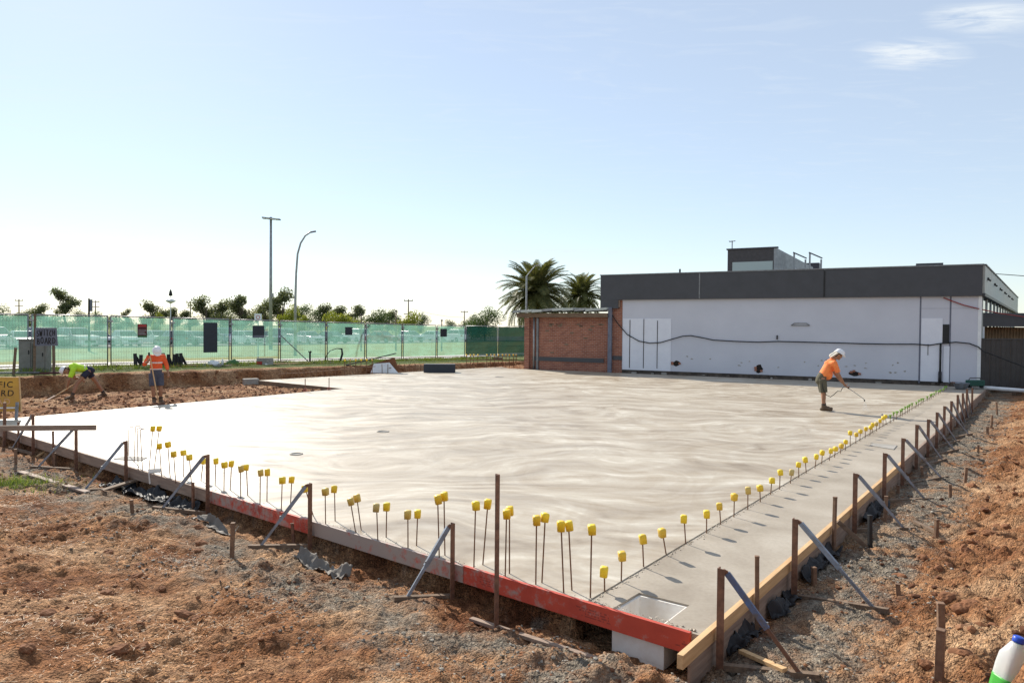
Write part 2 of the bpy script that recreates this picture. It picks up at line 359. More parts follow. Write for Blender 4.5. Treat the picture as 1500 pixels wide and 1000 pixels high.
def redboard():
    m, t, b = mat('red_form_paint')
    v = coords(t); n = noise(t, v, 2.2, 6, 0.65); n2 = noise(t, coords(t, scale=(1, 1, 1)), 9, 5, 0.7)
    col = ramp(t, n, [(0.30, (0.40, 0.045, 0.025)), (0.6, (0.56, 0.075, 0.04)), (0.75, (0.60, 0.14, 0.09))])
    at = t.nodes.new('ShaderNodeTexCoord'); sp = t.nodes.new('ShaderNodeSeparateXYZ'); t.links.new(at.outputs['Object'], sp.inputs[0])
    # cement splashed over the paint, in patches that lengthen along the board
    w = mathn(t, 'MULTIPLY', mathn(t, 'SUBTRACT', mathn(t, 'ADD', mathn(t, 'MULTIPLY', n2, 0.8), mathn(t, 'MULTIPLY', sp.outputs[0], 0.055)), 0.50), 6, clamp=True)
    col = mixrgb(t, w, col, (0.36, 0.29, 0.25))
    # faint rows of stamped print, too small to read
    cx_ = t.nodes.new('ShaderNodeCombineXYZ'); t.links.new(mathn(t, 'FLOOR', mathn(t, 'MULTIPLY', sp.outputs[0], 85.0)), cx_.inputs[0]); t.links.new(mathn(t, 'FLOOR', mathn(t, 'MULTIPLY', sp.outputs[2], 48.0)), cx_.inputs[1])
    wn = t.nodes.new('ShaderNodeTexWhiteNoise'); t.links.new(cx_.outputs[0], wn.inputs['Vector'])
    rowf = mathn(t, 'GREATER_THAN', mathn(t, 'FRACT', mathn(t, 'MULTIPLY', sp.outputs[2], 48.0)), 0.35)
    clus = mathn(t, 'GREATER_THAN', noise(t, v, 1.9, 1, 0.4), 0.53)
    zz_ = mathn(t, 'MULTIPLY', mathn(t, 'GREATER_THAN', sp.outputs[2], -0.115), mathn(t, 'LESS_THAN', sp.outputs[2], -0.035))
    pm_ = mathn(t, 'MULTIPLY', mathn(t, 'MULTIPLY', mathn(t, 'GREATER_THAN', wn.outputs[0], 0.42), rowf), mathn(t, 'MULTIPLY', clus, zz_))
    col = mixrgb(t, mathn(t, 'MULTIPLY', mathn(t, 'MULTIPLY', pm_, mathn(t, 'SUBTRACT', 1.0, w)), 0.5), col, (0.07, 0.02, 0.02))
    t.links.new(col, b.inputs['Base Color']); b.inputs['Roughness'].default_value = 0.65
    bump(t, b, n2, 0.2, 0.003)
    return m
MT['redboard'] = redboard()
def brick():
    m, t, b = mat('red_brick')
    br = t.nodes.new('ShaderNodeTexBrick')
    c = t.nodes.new('ShaderNodeTexCoord'); sp = t.nodes.new('ShaderNodeSeparateXYZ'); t.links.new(c.outputs['Object'], sp.inputs[0])
    cb = t.nodes.new('ShaderNodeCombineXYZ'); t.links.new(mathn(t, 'ADD', sp.outputs[0], sp.outputs[1]), cb.inputs[0]); t.links.new(sp.outputs[2], cb.inputs[1])
    t.links.new(cb.outputs[0], br.inputs['Vector'])
    br.inputs['Color1'].default_value = (0.36, 0.14, 0.085, 1); br.inputs['Color2'].default_value = (0.25, 0.09, 0.06, 1)
    br.inputs['Mortar'].default_value = (0.40, 0.30, 0.24, 1); br.inputs['Scale'].default_value = 1
    br.inputs['Mortar Size'].default_value = 0.006; br.inputs['Brick Width'].default_value = 0.24; br.inputs['Row Height'].default_value = 0.086
    n = noise(t, c.outputs['Object'], 2.2, 5, 0.6)
    col = mixrgb(t, 0.5, br.outputs[0], ramp(t, n, [(0.3, (0.55, 0.5, 0.5)), (0.6, (1, 1, 1))]), 'MULTIPLY')
    t.links.new(col, b.inputs['Base Color']); b.inputs['Roughness'].default_value = 0.9
    bump(t, b, br.outputs['Fac'], -0.4, 0.01)
    return m
MT['brick'] = brick()
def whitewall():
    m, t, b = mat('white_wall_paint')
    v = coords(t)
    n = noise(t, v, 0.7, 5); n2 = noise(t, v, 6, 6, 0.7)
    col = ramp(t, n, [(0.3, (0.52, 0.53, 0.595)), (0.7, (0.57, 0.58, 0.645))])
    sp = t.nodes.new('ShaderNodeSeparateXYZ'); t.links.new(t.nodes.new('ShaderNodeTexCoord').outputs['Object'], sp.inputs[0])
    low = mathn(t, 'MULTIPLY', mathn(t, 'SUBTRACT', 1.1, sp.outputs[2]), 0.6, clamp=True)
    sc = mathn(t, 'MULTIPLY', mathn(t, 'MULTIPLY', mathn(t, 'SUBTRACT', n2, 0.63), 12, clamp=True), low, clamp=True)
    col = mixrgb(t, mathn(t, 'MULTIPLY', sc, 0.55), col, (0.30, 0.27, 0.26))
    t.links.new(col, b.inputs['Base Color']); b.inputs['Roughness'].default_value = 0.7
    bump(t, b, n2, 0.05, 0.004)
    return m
MT['wall'] = whitewall()
def sheetm():
    m, t, b = mat('white_sheet_board'); v = coords(t); n = noise(t, v, 1.5, 6, 0.65)
    t.links.new(ramp(t, n, [(0.3, (0.66, 0.675, 0.75)), (0.7, (0.74, 0.755, 0.82))]), b.inputs['Base Color']); b.inputs['Roughness'].default_value = 0.6
    bump(t, b, n, 0.05, 0.004); return m
MT['sheetboard'] = sheetm()
def grassm():
    m, t, b = mat('field_grass')
    v = coords(t); n = noise(t, v, 0.12, 6, 0.6); n2 = noise(t, v, 2.5, 5, 0.7)
    col = ramp(t, n, [(0.3, (0.15, 0.175, 0.05)), (0.6, (0.21, 0.225, 0.075)), (0.75, (0.28, 0.26, 0.11))])
    col = mixrgb(t, 0.5, col, ramp(t, n2, [(0.3, (0.55, 0.6, 0.5)), (0.65, (1, 1, 1))]), 'MULTIPLY')
    t.links.new(col, b.inputs['Base Color']); b.inputs['Roughness'].default_value = 0.9; b.inputs['Specular IOR Level'].default_value = 0.1
    bump(t, b, n2, 0.6, 0.05)
    return m
MT['grass'] = grassm()
MT['path'] = worn('path_concrete', (0.52, 0.49, 0.45), (0.42, 0.395, 0.36), 0.85, 0, 1.2)
MT['asphalt'] = worn('asphalt', (0.075, 0.075, 0.075), (0.05, 0.05, 0.05), 0.9, 0, 3)
def cloth(name, c, cover):
    """woven shade cloth: open weave, part see-through"""
    m, t, b = mat(name)
    v = coords(t); n = noise(t, v, 1.1, 5, 0.6)
    col = ramp(t, n, [(0.3, tuple(x * 0.75 for x in c)), (0.65, c)])
    df = t.nodes.new('ShaderNodeBsdfDiffuse'); tl = t.nodes.new('ShaderNodeBsdfTranslucent'); tp = t.nodes.new('ShaderNodeBsdfTransparent')
    t.links.new(col, df.inputs[0]); t.links.new(col, tl.inputs[0])
    a = t.nodes.new('ShaderNodeMixShader'); a.inputs[0].default_value = 0.6
    t.links.new(df.outputs[0], a.inputs[1]); t.links.new(tl.outputs[0], a.inputs[2])
    o = t.nodes.new('ShaderNodeMixShader')
    t.links.new(mathn(t, 'ADD', mathn(t, 'MULTIPLY', mathn(t, 'SUBTRACT', n, 0.5), 0.25), cover, clamp=True), o.inputs[0])
    t.links.new(tp.outputs[0], o.inputs[1]); t.links.new(a.outputs[0], o.inputs[2])
    t.links.new(o.outputs[0], t.nodes['Material Output'].inputs[0])
    return m
MT['cloth'] = cloth('green_shade_cloth', (0.27, 0.56, 0.45), 0.46)
MT['cloth_dark'] = cloth('doubled_shade_cloth', (0.009, 0.045, 0.036), 0.90)
def plastic(name, c, ro=0.7):
    m, t, b = mat(name); n = noise(t, coords(t), 12, 4)
    b.inputs['Base Color'].default_value = (*c, 1); b.inputs['Roughness'].default_value = ro; b.inputs['Specular IOR Level'].default_value = 0.3; bump(t, b, n, 0.3, 0.012)
    return m
MT['film'] = plastic('black_film', (0.022, 0.022, 0.025), 0.6)
MT['film_white'] = plastic('pale_film', (0.16, 0.14, 0.12))
def bottlemat():
    m, t, b = mat('milky_plastic'); b.inputs['Base Color'].default_value = (0.82, 0.83, 0.82, 1)
    b.inputs['Roughness'].default_value = 0.32; b.inputs['Transmission Weight'].default_value = 0.45; b.inputs['Subsurface Weight'].default_value = 0.4; b.inputs['Subsurface Radius'].default_value = (0.03, 0.03, 0.03)
    bump(t, b, noise(t, coords(t), 14, 3), 0.1, 0.01)
    return m
MT['milk'] = bottlemat()
MT['greenlabel'] = worn('green_label', (0.06, 0.40, 0.05), (0.05, 0.33, 0.04), 0.4, 0, 4)

# ------------------------------------------------------------------ mesh helpers
class MB:
    def __init__(s): s.v = []; s.f = []
    def add(s, vs, fs):
        o = len(s.v); s.v += [tuple(v) for v in vs]; s.f += [tuple(i + o for i in f) for f in fs]; return s
    def box(s, a, b):
        (x0, y0, z0), (x1, y1, z1) = a, b
        return s.add([(x0, y0, z0), (x1, y0, z0), (x1, y1, z0), (x0, y1, z0), (x0, y0, z1), (x1, y0, z1), (x1, y1, z1), (x0, y1, z1)],
                     [(0, 3, 2, 1), (4, 5, 6, 7), (0, 1, 5, 4), (1, 2, 6, 5), (2, 3, 7, 6), (3, 0, 4, 7)])
    def bar(s, p0, p1, w, d, side=None):
        """rectangular bar from p0 to p1, w across `side`, d across the other way"""
        p0 = Vector(p0); p1 = Vector(p1); ax = (p1 - p0).normalized()
        if side is None: side = Vector((0, 0, 1)) if abs(ax.z) < 0.9 else Vector((1, 0, 0))
        side = Vector(side); b = ax.cross(side).normalized(); a = b.cross(ax).normalized()
        vs = []
        for p in (p0, p1):
            for i, j in ((-1, -1), (1, -1), (1, 1), (-1, 1)): vs.append(p + a * (i * w / 2) + b * (j * d / 2))
        return s.add(vs, [(0, 1, 2, 3), (7, 6, 5, 4), (0, 4, 5, 1), (1, 5, 6, 2), (2, 6, 7, 3), (3, 7, 4, 0)])
    def tube(s, pts, r, n=8, cap=True):
        pts = [Vector(p) for p in pts]; rs = r if isinstance(r, (list, tuple)) else [r] * len(pts)
        vs = []; fs = []; pa = None
        for i, p in enumerate(pts):
            t = (pts[min(i + 1, len(pts) - 1)] - pts[max(i - 1, 0)]).normalized()
            if pa is None: pa = t.orthogonal().normalized()
            a = (pa - t * pa.dot(t)).normalized(); pa = a; b = t.cross(a)
            for k in range(n):
                an = 2 * math.pi * k / n; vs.append(p + (a * math.cos(an) + b * math.sin(an)) * rs[i])
        for i in range(len(pts) - 1):
            for k in range(n):
                k2 = (k + 1) % n; fs.append((i * n + k, i * n + k2, (i + 1) * n + k2, (i + 1) * n + k))
        if cap: fs.append(tuple(range(n - 1, -1, -1))); fs.append(tuple(range((len(pts) - 1) * n, len(pts) * n)))
        return s.add(vs, fs)
    def lathe(s, prof, n=16, c=(0, 0, 0)):
        vs = []; fs = []
        for r, z in prof:
            for k in range(n):
                a = 2 * math.pi * k / n; vs.append((c[0] + r * math.cos(a), c[1] + r * math.sin(a), c[2] + z))
        for i in range(len(prof) - 1):
            for k in range(n):
                k2 = (k + 1) % n; fs.append((i * n + k, i * n + k2, (i + 1) * n + k2, (i + 1) * n + k))
        fs.append(tuple(range(n - 1, -1, -1))); fs.append(tuple(range((len(prof) - 1) * n, len(prof) * n)))
        return s.add(vs, fs)
    def prism(s, poly, z0, z1):
        n = len(poly); vs = [(p[0], p[1], z0) for p in poly] + [(p[0], p[1], z1) for p in poly]
        fs = [tuple(range(n - 1, -1, -1)), tuple(range(n, 2 * n))] + [(i, (i + 1) % n, n + (i + 1) % n, n + i) for i in range(n)]
        return s.add(vs, fs)
    def mesh(s, name, smooth=False):
        m = bpy.data.meshes.new(name); m.from_pydata(s.v, [], s.f); m.validate()
        if smooth: m.polygons.foreach_set('use_smooth', [True] * len(m.polygons))
        m.update(); return m
    def build(s, name, material, parent=None, smooth=False, bevel=0):
        return link(name, s.mesh(name, smooth), material, parent, bevel)

def link(name, me, material, parent=None, bevel=0):
    o = bpy.data.objects.new(name, me)
    if material is not None and not me.materials: me.materials.append(MT[material] if isinstance(material, str) else material)
    COL.objects.link(o)
    if parent is not None: o.parent = parent
    if bevel:
        b = o.modifiers.new('bevel', 'BEVEL'); b.width = bevel; b.segments = 2; b.limit_method = 'ANGLE'
    return o
def tag(o, label=None, cat=None, group=None, kind=None):
    if label: o['label'] = label
    if cat: o['category'] = cat
    if group: o['group'] = group
    if kind: o['kind'] = kind
    return o
def empty(name, loc=(0, 0, 0), rz=0, label=None, cat=None, group=None):
    o = bpy.data.objects.new(name, None); o.empty_display_size = 0.1; COL.objects.link(o)
    o.location = loc; o.rotation_euler = (0, 0, rz); return tag(o, label, cat, group)
def grid_mesh(name, X, Y, Z):
    ny, nx = X.shape
    co = np.stack([X, Y, Z], -1).reshape(-1, 3).astype(np.float32)
    i = np.arange(nx * ny).reshape(ny, nx)
    q = np.stack([i[:-1, :-1], i[:-1, 1:], i[1:, 1:], i[1:, :-1]], -1).reshape(-1, 4)
    return raw_mesh(name, co, q)
def raw_mesh(name, co, faces, smooth=True):
    m = bpy.data.meshes.new(name); n = faces.shape[1]
    m.vertices.add(len(co)); m.vertices.foreach_set('co', np.ascontiguousarray(co, dtype=np.float32).ravel())
    m.loops.add(faces.size); m.loops.foreach_set('vertex_index', np.ascontiguousarray(faces, dtype=np.int32).ravel())
    m.polygons.add(len(faces)); m.polygons.foreach_set('loop_start', np.arange(len(faces), dtype=np.int32) * n)
    m.polygons.foreach_set('loop_total', np.full(len(faces), n, dtype=np.int32))
    m.update(calc_edges=True)
    m.polygons.foreach_set('use_smooth', np.full(len(faces), smooth)); m.validate(); return m

# ------------------------------------------------------------------ lines of the slab
ORD = ['first', 'second', 'third', 'fourth', 'fifth', 'sixth', 'seventh', 'eighth', 'ninth', 'tenth', 'eleventh', 'twelfth', 'thirteenth', 'fourteenth', 'fifteenth', 'sixteenth', 'seventeenth', 'eighteenth', 'nineteenth']
def ordn(i):
    if i < 19: return ORD[i]
    t, u = divmod(i + 1, 10); tens = {2: ('twentieth', 'twenty'), 3: ('thirtieth', 'thirty')}[t]
    return tens[0] if u == 0 else tens[1] + ' ' + ORD[u - 1]
def V2(p): return Vector((p.x, p.y))
A_ = V2(P(1014, 925)); B0 = V2(P(15, 631))
vN = (B0 - A_).normalized()                               # along the near edge, to the left
nN = Vector((vN.y, -vN.x));  nN = nN if nN.dot(-A_) > 0 else -nN
RA = V2(P(1045, 912)); RB = V2(P(1414, 594.4))
vR = (RB - RA).normalized(); nR = Vector((vR.y, -vR.x))   # outward, to the right
CA = V2(P(30, 611.5)); D_ = V2(P(503, 569))
vC = (D_ - CA).normalized(); nC = Vector((-vC.y, vC.x))   # outward, to the left
E_ = V2(P(378, 557)); F_ = V2(P(735, 537.2))
vE = (F_ - E_).normalized(); nE = Vector((-vE.y, vE.x))
BK = E_ + nE * 0.9                                        # foot of the cut bank
PA = V2(P(860, 880)); PB = V2(P(1387, 567))               # pin line
vP = (PB - PA).normalized()
def isect(p, d, q, e):
    den = d.x * e.y - d.y * e.x; t = ((q.x - p.x) * e.y - (q.y - p.y) * e.x) / den; return p + d * t
B_ = isect(A_, vN, CA, vC)
NR = isect(A_, vN, RA, vR)                                # near right corner
# building wall line
WL = V2(PD(911, 541, 35.0)); WR = V2(PD(1435, 563, 28.0))
vW = (WR - WL).normalized(); nW = Vector((vW.y, -vW.x)); nW = nW if nW.dot(-WL) > 0 else -nW

HEAPS = [(*V2(P(905, 985, -0.15)), 0.15, 0.28), (*V2(P(985, 1000, -0.1)), 0.17, 0.26), (*V2(P(800, 985, -0.2)), 0.10, 0.35), (*V2(P(215, 770, -0.2)), 0.10, 0.6), (*V2(P(560, 960, -0.2)), 0.07, 0.5)]
HOLE = V2(P(953, 888)); MOUND = 1.46
def sd(x, y, p, n): return (x - p.x) * n.x + (y - p.y) * n.y
FENCE0 = V2(P(159, 538, 0.42)); FENCE1 = V2(PD(682, 525, 45.5))
vF = (FENCE1 - FENCE0).normalized(); nF = Vector((-vF.y, vF.x))
def banktop(x, y):
    s = (x - FENCE0.x) * vF.x + (y - FENCE0.y) * vF.y
    return 0.42 - 0.27 * np.clip(s / 21.0, 0, 1)
def hbase(x, y):
    x = np.asarray(x, dtype=float); y = np.asarray(y, dtype=float)
    dN = sd(x, y, A_, nN); dR = sd(x, y, RA, nR); dC = sd(x, y, CA, nC); dB = sd(x, y, BK, nE); dF = sd(x, y, FENCE0, nF)
    wob = 0.10 * perlin(x * 1.3, y * 1.3, 3)
    hN = np.interp(dN + wob * (dN > 0.5), [-0.35, -0.1, 0.12, 0.34, 0.55, 1.2, 2.2, 3.4, 5.0], [-0.6, -0.34, -0.32, -0.30, -0.27, -0.25, -0.16, 0.02, 0.30])
    hR = np.interp(dR + wob * 2 * (dR > 0.6), [-0.35, -0.08, 0.1, 0.35, 1.0, 1.6, 2.3, 3.4, 8], [-0.6, -0.34, -0.30, -0.25, -0.23, -0.08, 0.20, 0.44, 0.5])
    hC = np.interp(dC, [-0.4, -0.1, 0.4, 3], [-0.6, -0.25, -0.13, -0.18])
    sE = (x - E_.x) * vE.x + (y - E_.y) * vE.y
    hB = np.interp(dB + wob, [-0.8, -0.5, 0.0, 0.28, 0.5], [-0.6, -0.3, -0.2, 0.9, 1.0])
    hb = np.where(hB > -0.2, -0.2 + (hB + 0.2) / 1.2 * (banktop(x, y) + 0.2), hB)
    # beyond the fence the ground falls gently to the field
    k = np.clip((dF - 4.5) / 14.0, 0, 1); hb = np.where(dB > 0.5, banktop(x, y) * (1 - k) + 0.04 * k, hb)
    hb = np.where((dB > 0) , hb, np.minimum(hb, -0.2))
    right = sd(x, y, WL, -nW) > -0.05                     # under and behind the building
    h = np.maximum(np.maximum(hN, hR), np.maximum(hC, hb))
    inside = (dN < -0.03) & (dR < -0.03) & ((dC < -0.03) | ((sE > -0.02) & (sd(x, y, E_, nE) < -0.03) & (sd(x, y, D_, nN) < -0.03)))
    h = np.where(inside, -0.16, h)
    h = np.where(np.hypot(x - HOLE.x, y - HOLE.y) < 0.62, np.minimum(h, np.where(inside, -0.42, h)), h)
    h = np.where(right & (dB < 0.3), np.where(dR > 0, np.minimum(h, 0.1), 0.0 - 0.06), h)
    h = h + MOUND * np.exp(-(((x - 2.35) / 0.85) ** 2 + ((y - 2.0) / 1.1) ** 2))
    return h
def htop(x, y):
    """terrain with its lumps"""
    x = np.asarray(x, dtype=float); y = np.asarray(y, dtype=float)
    h = hbase(x, y)
    dN = sd(x, y, A_, nN); dR = sd(x, y, RA, nR); dF = sd(x, y, FENCE0, nF)
    near = np.clip(1.3 - np.hypot(x, y) / 45.0, 0.0, 1.0) * (dF < 0.8)
    loose = np.clip((dR - 0.8) / 1.2, 0, 1)
    h = h + near * (0.036 * fbm(x, y, 0.9, 3, 21) + 0.038 * fbm(x, y, 3.4, 3, 5, 0.6) * (1 + 2.2 * loose) + 0.032 * np.abs(fbm(x, y, 7.5, 3, 9, 0.62)) * (1 + loose) * (0.4 + 1.2 * np.clip(fbm(x, y, 0.7, 2, 51) + 0.4, 0, 1)))
    for hx, hy, ha, hr in HEAPS: h = h + ha * np.exp(-(((x - hx) ** 2 + (y - hy) ** 2) / hr ** 2)) * np.clip((dN - 0.12) / 0.25, 0, 1) * (1 + 0.5 * fbm(x, y, 4.0, 3, 88))
    inb = sd(x, y, BK, nE)
    h = h + near * np.exp(-((inb - 0.15) / 0.4) ** 2) * 0.12 * fbm(x, y, 1.7, 4, 31, 0.6) * (y > 15)
    h = h + np.where((sd(x, y, CA, nC) > 0.2) & (inb < 0), 0.05 * fbm(x, y, 2.2, 4, 41, 0.6), 0)
    h = h + 0.07 * np.clip(perlin(x * 2.1 + 5, y * 2.1, 77), 0, 1) * np.clip(1 - np.abs(dN - 1.5) / 1.2, 0, 1) * near
    return h
def G(x, y): return float(htop(np.array([x]), np.array([y]))[0])
def PG(px, py):
    """where the ray of a pixel meets the ground"""
    d = ray(px, py).normalized(); t = 1.5
    for _ in range(4000):
        x, y, z = d.x * t, d.y * t, CAMZ + d.z * t
        if z < float(hbase(x, y)): break
        t += 0.012 if t < 12 else 0.04
    return Vector((d.x * t, d.y * t, G(d.x * t, d.y * t)))

# ------------------------------------------------------------------ ground
def spaced(segs):
    out = []
    for a, b, st in segs: out += list(np.arange(a, b - 1e-6, st))
    return out
far = [70, 95, 130, 180, 260, 400, 700, 1200, 2200, 4500]
gx = np.array(sorted([-f for f in far] + spaced([(-48, -22, 1.2), (-22, -9, 0.16), (-9, 5.5, 0.034), (5.5, 17, 0.07), (17, 26, 0.3), (26, 60, 3)]) + far))
gy = np.array([-200, -60, -20, -8, -3] + spaced([(-1, 1.6, 0.2), (1.6, 9.5, 0.034), (9.5, 26, 0.08), (26, 47, 0.14), (47, 60, 1.0)]) + far)
X, Y = np.meshgrid(gx, gy); Z = htop(X, Y)
gm = grid_mesh('ground', X, Y, Z)
xx, yy = X.ravel(), Y.ravel()
dN = sd(xx, yy, A_, nN); dR = sd(xx, yy, RA, nR); dB = sd(xx, yy, BK, nE)
gv = np.clip(1.1 - np.abs(dN - 0.8) / 1.15, 0, 1) * (dN > -0.5) * (dR < 0.3) * 0.62
gv = np.maximum(gv, np.clip(1.35 - np.abs(dR - 0.45) / 0.75, 0, 1) * (dR > -0.5) * (dN < 0.6) * 0.72)
a = gm.attributes.new('gravel', 'FLOAT', 'POINT'); a.data.foreach_set('value', gv.astype(np.float32))
gs = np.clip((dB - 0.55) * 2.5, 0, 1) * (yy > 14) * (yy < 70)
gs = np.maximum(gs, (np.hypot(xx, yy) > 60) * 1.0)
lp = P(25, 705, -0.2); gs = np.maximum(gs, 1.2 * np.exp(-(((xx - lp.x) / 0.55) ** 2 + ((yy - lp.y) / 0.4) ** 2)))
a = gm.attributes.new('grass', 'FLOAT', 'POINT'); a.data.foreach_set('value', gs.astype(np.float32))
tag(link('ground', gm, 'soil'), 'red brown earth with grey crushed stone around the slab', kind='structure')

def sheet(name, s0, s1, d0, d1, dz, material, label, ns=60, nd=12):
    """a strip of ground parallel to the fence"""
    s = np.linspace(s0, s1, ns); d = np.linspace(d0, d1, nd); SS, DD = np.meshgrid(s, d)
    x = FENCE0.x + vF.x * SS + nF.x * DD; y = FENCE0.y + vF.y * SS + nF.y * DD
    z = hbase(x, y) + dz
    o = link(name, grid_mesh(name, x, y, z), material); return tag(o, label, kind='structure')
sheet('path', -12, 60, 0.9, 4.0, 0.035, 'path', 'pale concrete path behind the fence', 90, 10)
sheet('sports_field', -70, 120, 4.0, 36, 0.02, 'grass', 'mown grass field beyond the path', 120, 60)
sheet('car_park', -90, 160, 36, 72, 0.03, 'asphalt', 'asphalt car park beyond the field', 60, 12)
# kerb between field and car park
kb = MB(); k0 = FENCE0 + nF * 36; kb.bar((*(k0 - vF * 90), 0.10), (*(k0 + vF * 160), 0.10), 0.14, 0.25)
tag(kb.build('kerb', 'concrete_old'), 'pale concrete kerb between field and car park', kind='structure')

# ------------------------------------------------------------------ slab
wl0 = isect(WL, vW, F_, vE); far_r = V2(P(1387, 566)); far_rr = V2(P(1424, 584))
PN = isect(A_, vN, PA, vP)
G1 = WL + nW * 0.22 - vW * 6.2                               # along the brick wall, left end
G2 = isect(WL + nW * 0.22, vW, PA, vP)
G3 = isect(WL + nW * 0.22, vW, RA, vR)
def prism_obj(name, poly, z0, z1, m, label):
    b = MB().prism([(p.x, p.y) for p in poly], z0, z1); o = b.build(name, m); return tag(o, label, kind='structure')
slab = prism_obj('concrete_slab', [PN, G2, G1, F_, E_, D_, B_], -0.15, 0.0, 'slab', 'freshly poured pale concrete slab with trowel swirls')
inR = RA - nR * 0.001
strip = prism_obj('slab_rebate', [NR, G3, G2 + vP * 0.0, PN], -0.15, -0.009, 'strip', 'lower smooth concrete strip beside the row of capped bars')
# form pocket at the corner: cut from the slab
hole = [V2(P(897, 889)), V2(P(936, 866)), V2(P(1010, 884)), V2(P(973, 912))]
cut = MB().prism([(p.x, p.y) for p in hole][::-1], -0.8, 0.3)
cm = cut.mesh('cutter'); co_ = bpy.data.objects.new('cutter', cm); COL.objects.link(co_)
bm = bmesh.new(); bm.from_mesh(cm); bmesh.ops.recalc_face_normals(bm, faces=bm.faces); bm.to_mesh(cm); bm.free()
for ob in (slab, strip):
    bm = bmesh.new(); bm.from_mesh(ob.data); bmesh.ops.recalc_face_normals(bm, faces=bm.faces); bm.to_mesh(ob.data); bm.free()
    md = ob.modifiers.new('cut', 'BOOLEAN'); md.object = co_; md.operation = 'DIFFERENCE'; md.solver = 'EXACT'
bpy.context.view_layer.update()
dg = bpy.context.evaluated_depsgraph_get()
for ob in (slab, strip):
    nm = bpy.data.meshes.new_from_object(ob.evaluated_get(dg)); ob.modifiers.clear(); ob.data = nm
bpy.data.objects.remove(co_)
fb = empty('foam_void_box', (hole[0].x, hole[0].y, -0.33), 0, 'white foam box lining the square pocket in the slab corner', 'foam box')
def sub(o): return Vector((o.x - hole[0].x, o.y - hole[0].y, 0))
hc = sum((sub(h) for h in hole), Vector()) / 4
for i in range(4):
    a, b = sub(hole[i]), sub(hole[(i + 1) % 4]); ia = a + (hc - a).normalized() * 0.03; ib = b + (hc - b).normalized() * 0.03
    q = MB().prism([(a.x, a.y), (b.x, b.y), (ib.x, ib.y), (ia.x, ia.y)], 0.0, 0.30 + 0.004 * i); q.build('foam_panel', 'foam', fb)
q = MB().prism([(h.x, h.y) for h in (sub(h) for h in hole)], -0.03, -0.002); q.build('foam_base', 'foam', fb)

# laitance ridge along the pins: crumbly edge of the slab
def crumbs(name, p, q, n, w, size, m, label, z=-0.018, seed=1):
    r = np.random.default_rng(seed); t = r.random(n); off = r.normal(0, w, n)
    d = (q - p); L = d.length; d = d / L; nn = Vector((d.y, -d.x))
    cx = p.x + d.x * t * L + nn.x * off; cy = p.y + d.y * t * L + nn.y * off
    return stones(name, np.stack([cx, cy, np.full(n, z)], -1), size * (0.4 + r.random(n)), m, label, seed, 0.5)
ico = bmesh.new(); bmesh.ops.create_icosphere(ico, subdivisions=1, radius=1)
ICOV = np.array([v.co[:] for v in ico.verts]); ICOF = np.array([[l.index for l in f.verts] for f in ico.faces]); ico.free()
def stones(name, pos, size, m, label, seed=0, flat=0.7, kind='stuff'):
    r = np.random.default_rng(seed); n = len(pos)
    v = np.repeat(ICOV[None], n, 0) * (1 + r.uniform(-0.28, 0.28, (n, len(ICOV), 1)))
    v = v * r.uniform(0.6, 1.25, (n, 1, 3)); v[:, :, 2] *= flat
    an = r.uniform(0, 6.28, n); c, s = np.cos(an)[:, None], np.sin(an)[:, None]
    x = v[:, :, 0] * c - v[:, :, 1] * s; y = v[:, :, 0] * s + v[:, :, 1] * c
    v = np.stack([x, y, v[:, :, 2]], -1) * size[:, None, None] + pos[:, None, :]
    f = (ICOF[None] + (np.arange(n) * len(ICOV))[:, None, None]).reshape(-1, 3)
    return tag(link(name, raw_mesh(name, v.reshape(-1, 3), f, False), m), label, kind=kind)
crumbs('cement_crumbs', PN, G2, 2600, 0.03, 0.008, 'slab', 'crumbs of set cement along the capped bars', -0.006, 4)
crumbs('cement_crumbs', A_ + nN * -0.04, B_ + nN * -0.04, 900, 0.02, 0.009, 'slab', 'crumbs of set cement along the near form edge', -0.002, 5)

# flush fittings in the slab
def fitting(px, py, rx, ry, label):
    p = P(px, py, 0.0); b = MB()
    prof = [(rx, 0.0), (rx, 0.012), (rx * 0.8, 0.014), (rx * 0.78, 0.004)]
    b.lathe(prof, 20); o = b.build('floor_pipe_stub', 'concrete_old', None, True); o.location = p; o.scale = (1, ry / rx, 1)
    tag(o, label, 'pipe stub')
fitting(434, 665, 0.11, 0.11, 'round pipe stub flush in the slab before the paired bars')
fitting(561, 632, 0.13, 0.13, 'round pipe stub flush in the open middle of the slab')
fitting(731, 552, 0.2, 0.2, 'round dark pipe stub in the slab near the brick wall')
def cover(pts, label, m):
    q = [P(x, y, 0) for x, y in pts]; c = sum(q, Vector()) / 4; zz = -0.009 if pts[0][0] > 1200 else 0.0
    b = MB().prism([(p.x - c.x, p.y - c.y) for p in q], 0.001, 0.012); o = b.build('pit_cover', m); o.location = (c.x, c.y, zz)
    tag(o, label, 'pit cover')
cover([(1274, 652), (1279, 649), (1314, 652), (1309, 658)], 'grey rectangular pit cover set in the strip by the stakes', 'concrete_old')
cover([(166, 673), (178, 669), (216, 670), (207, 675)], 'grey rectangular board lying on the slab behind the hooked bars', 'concrete_old')

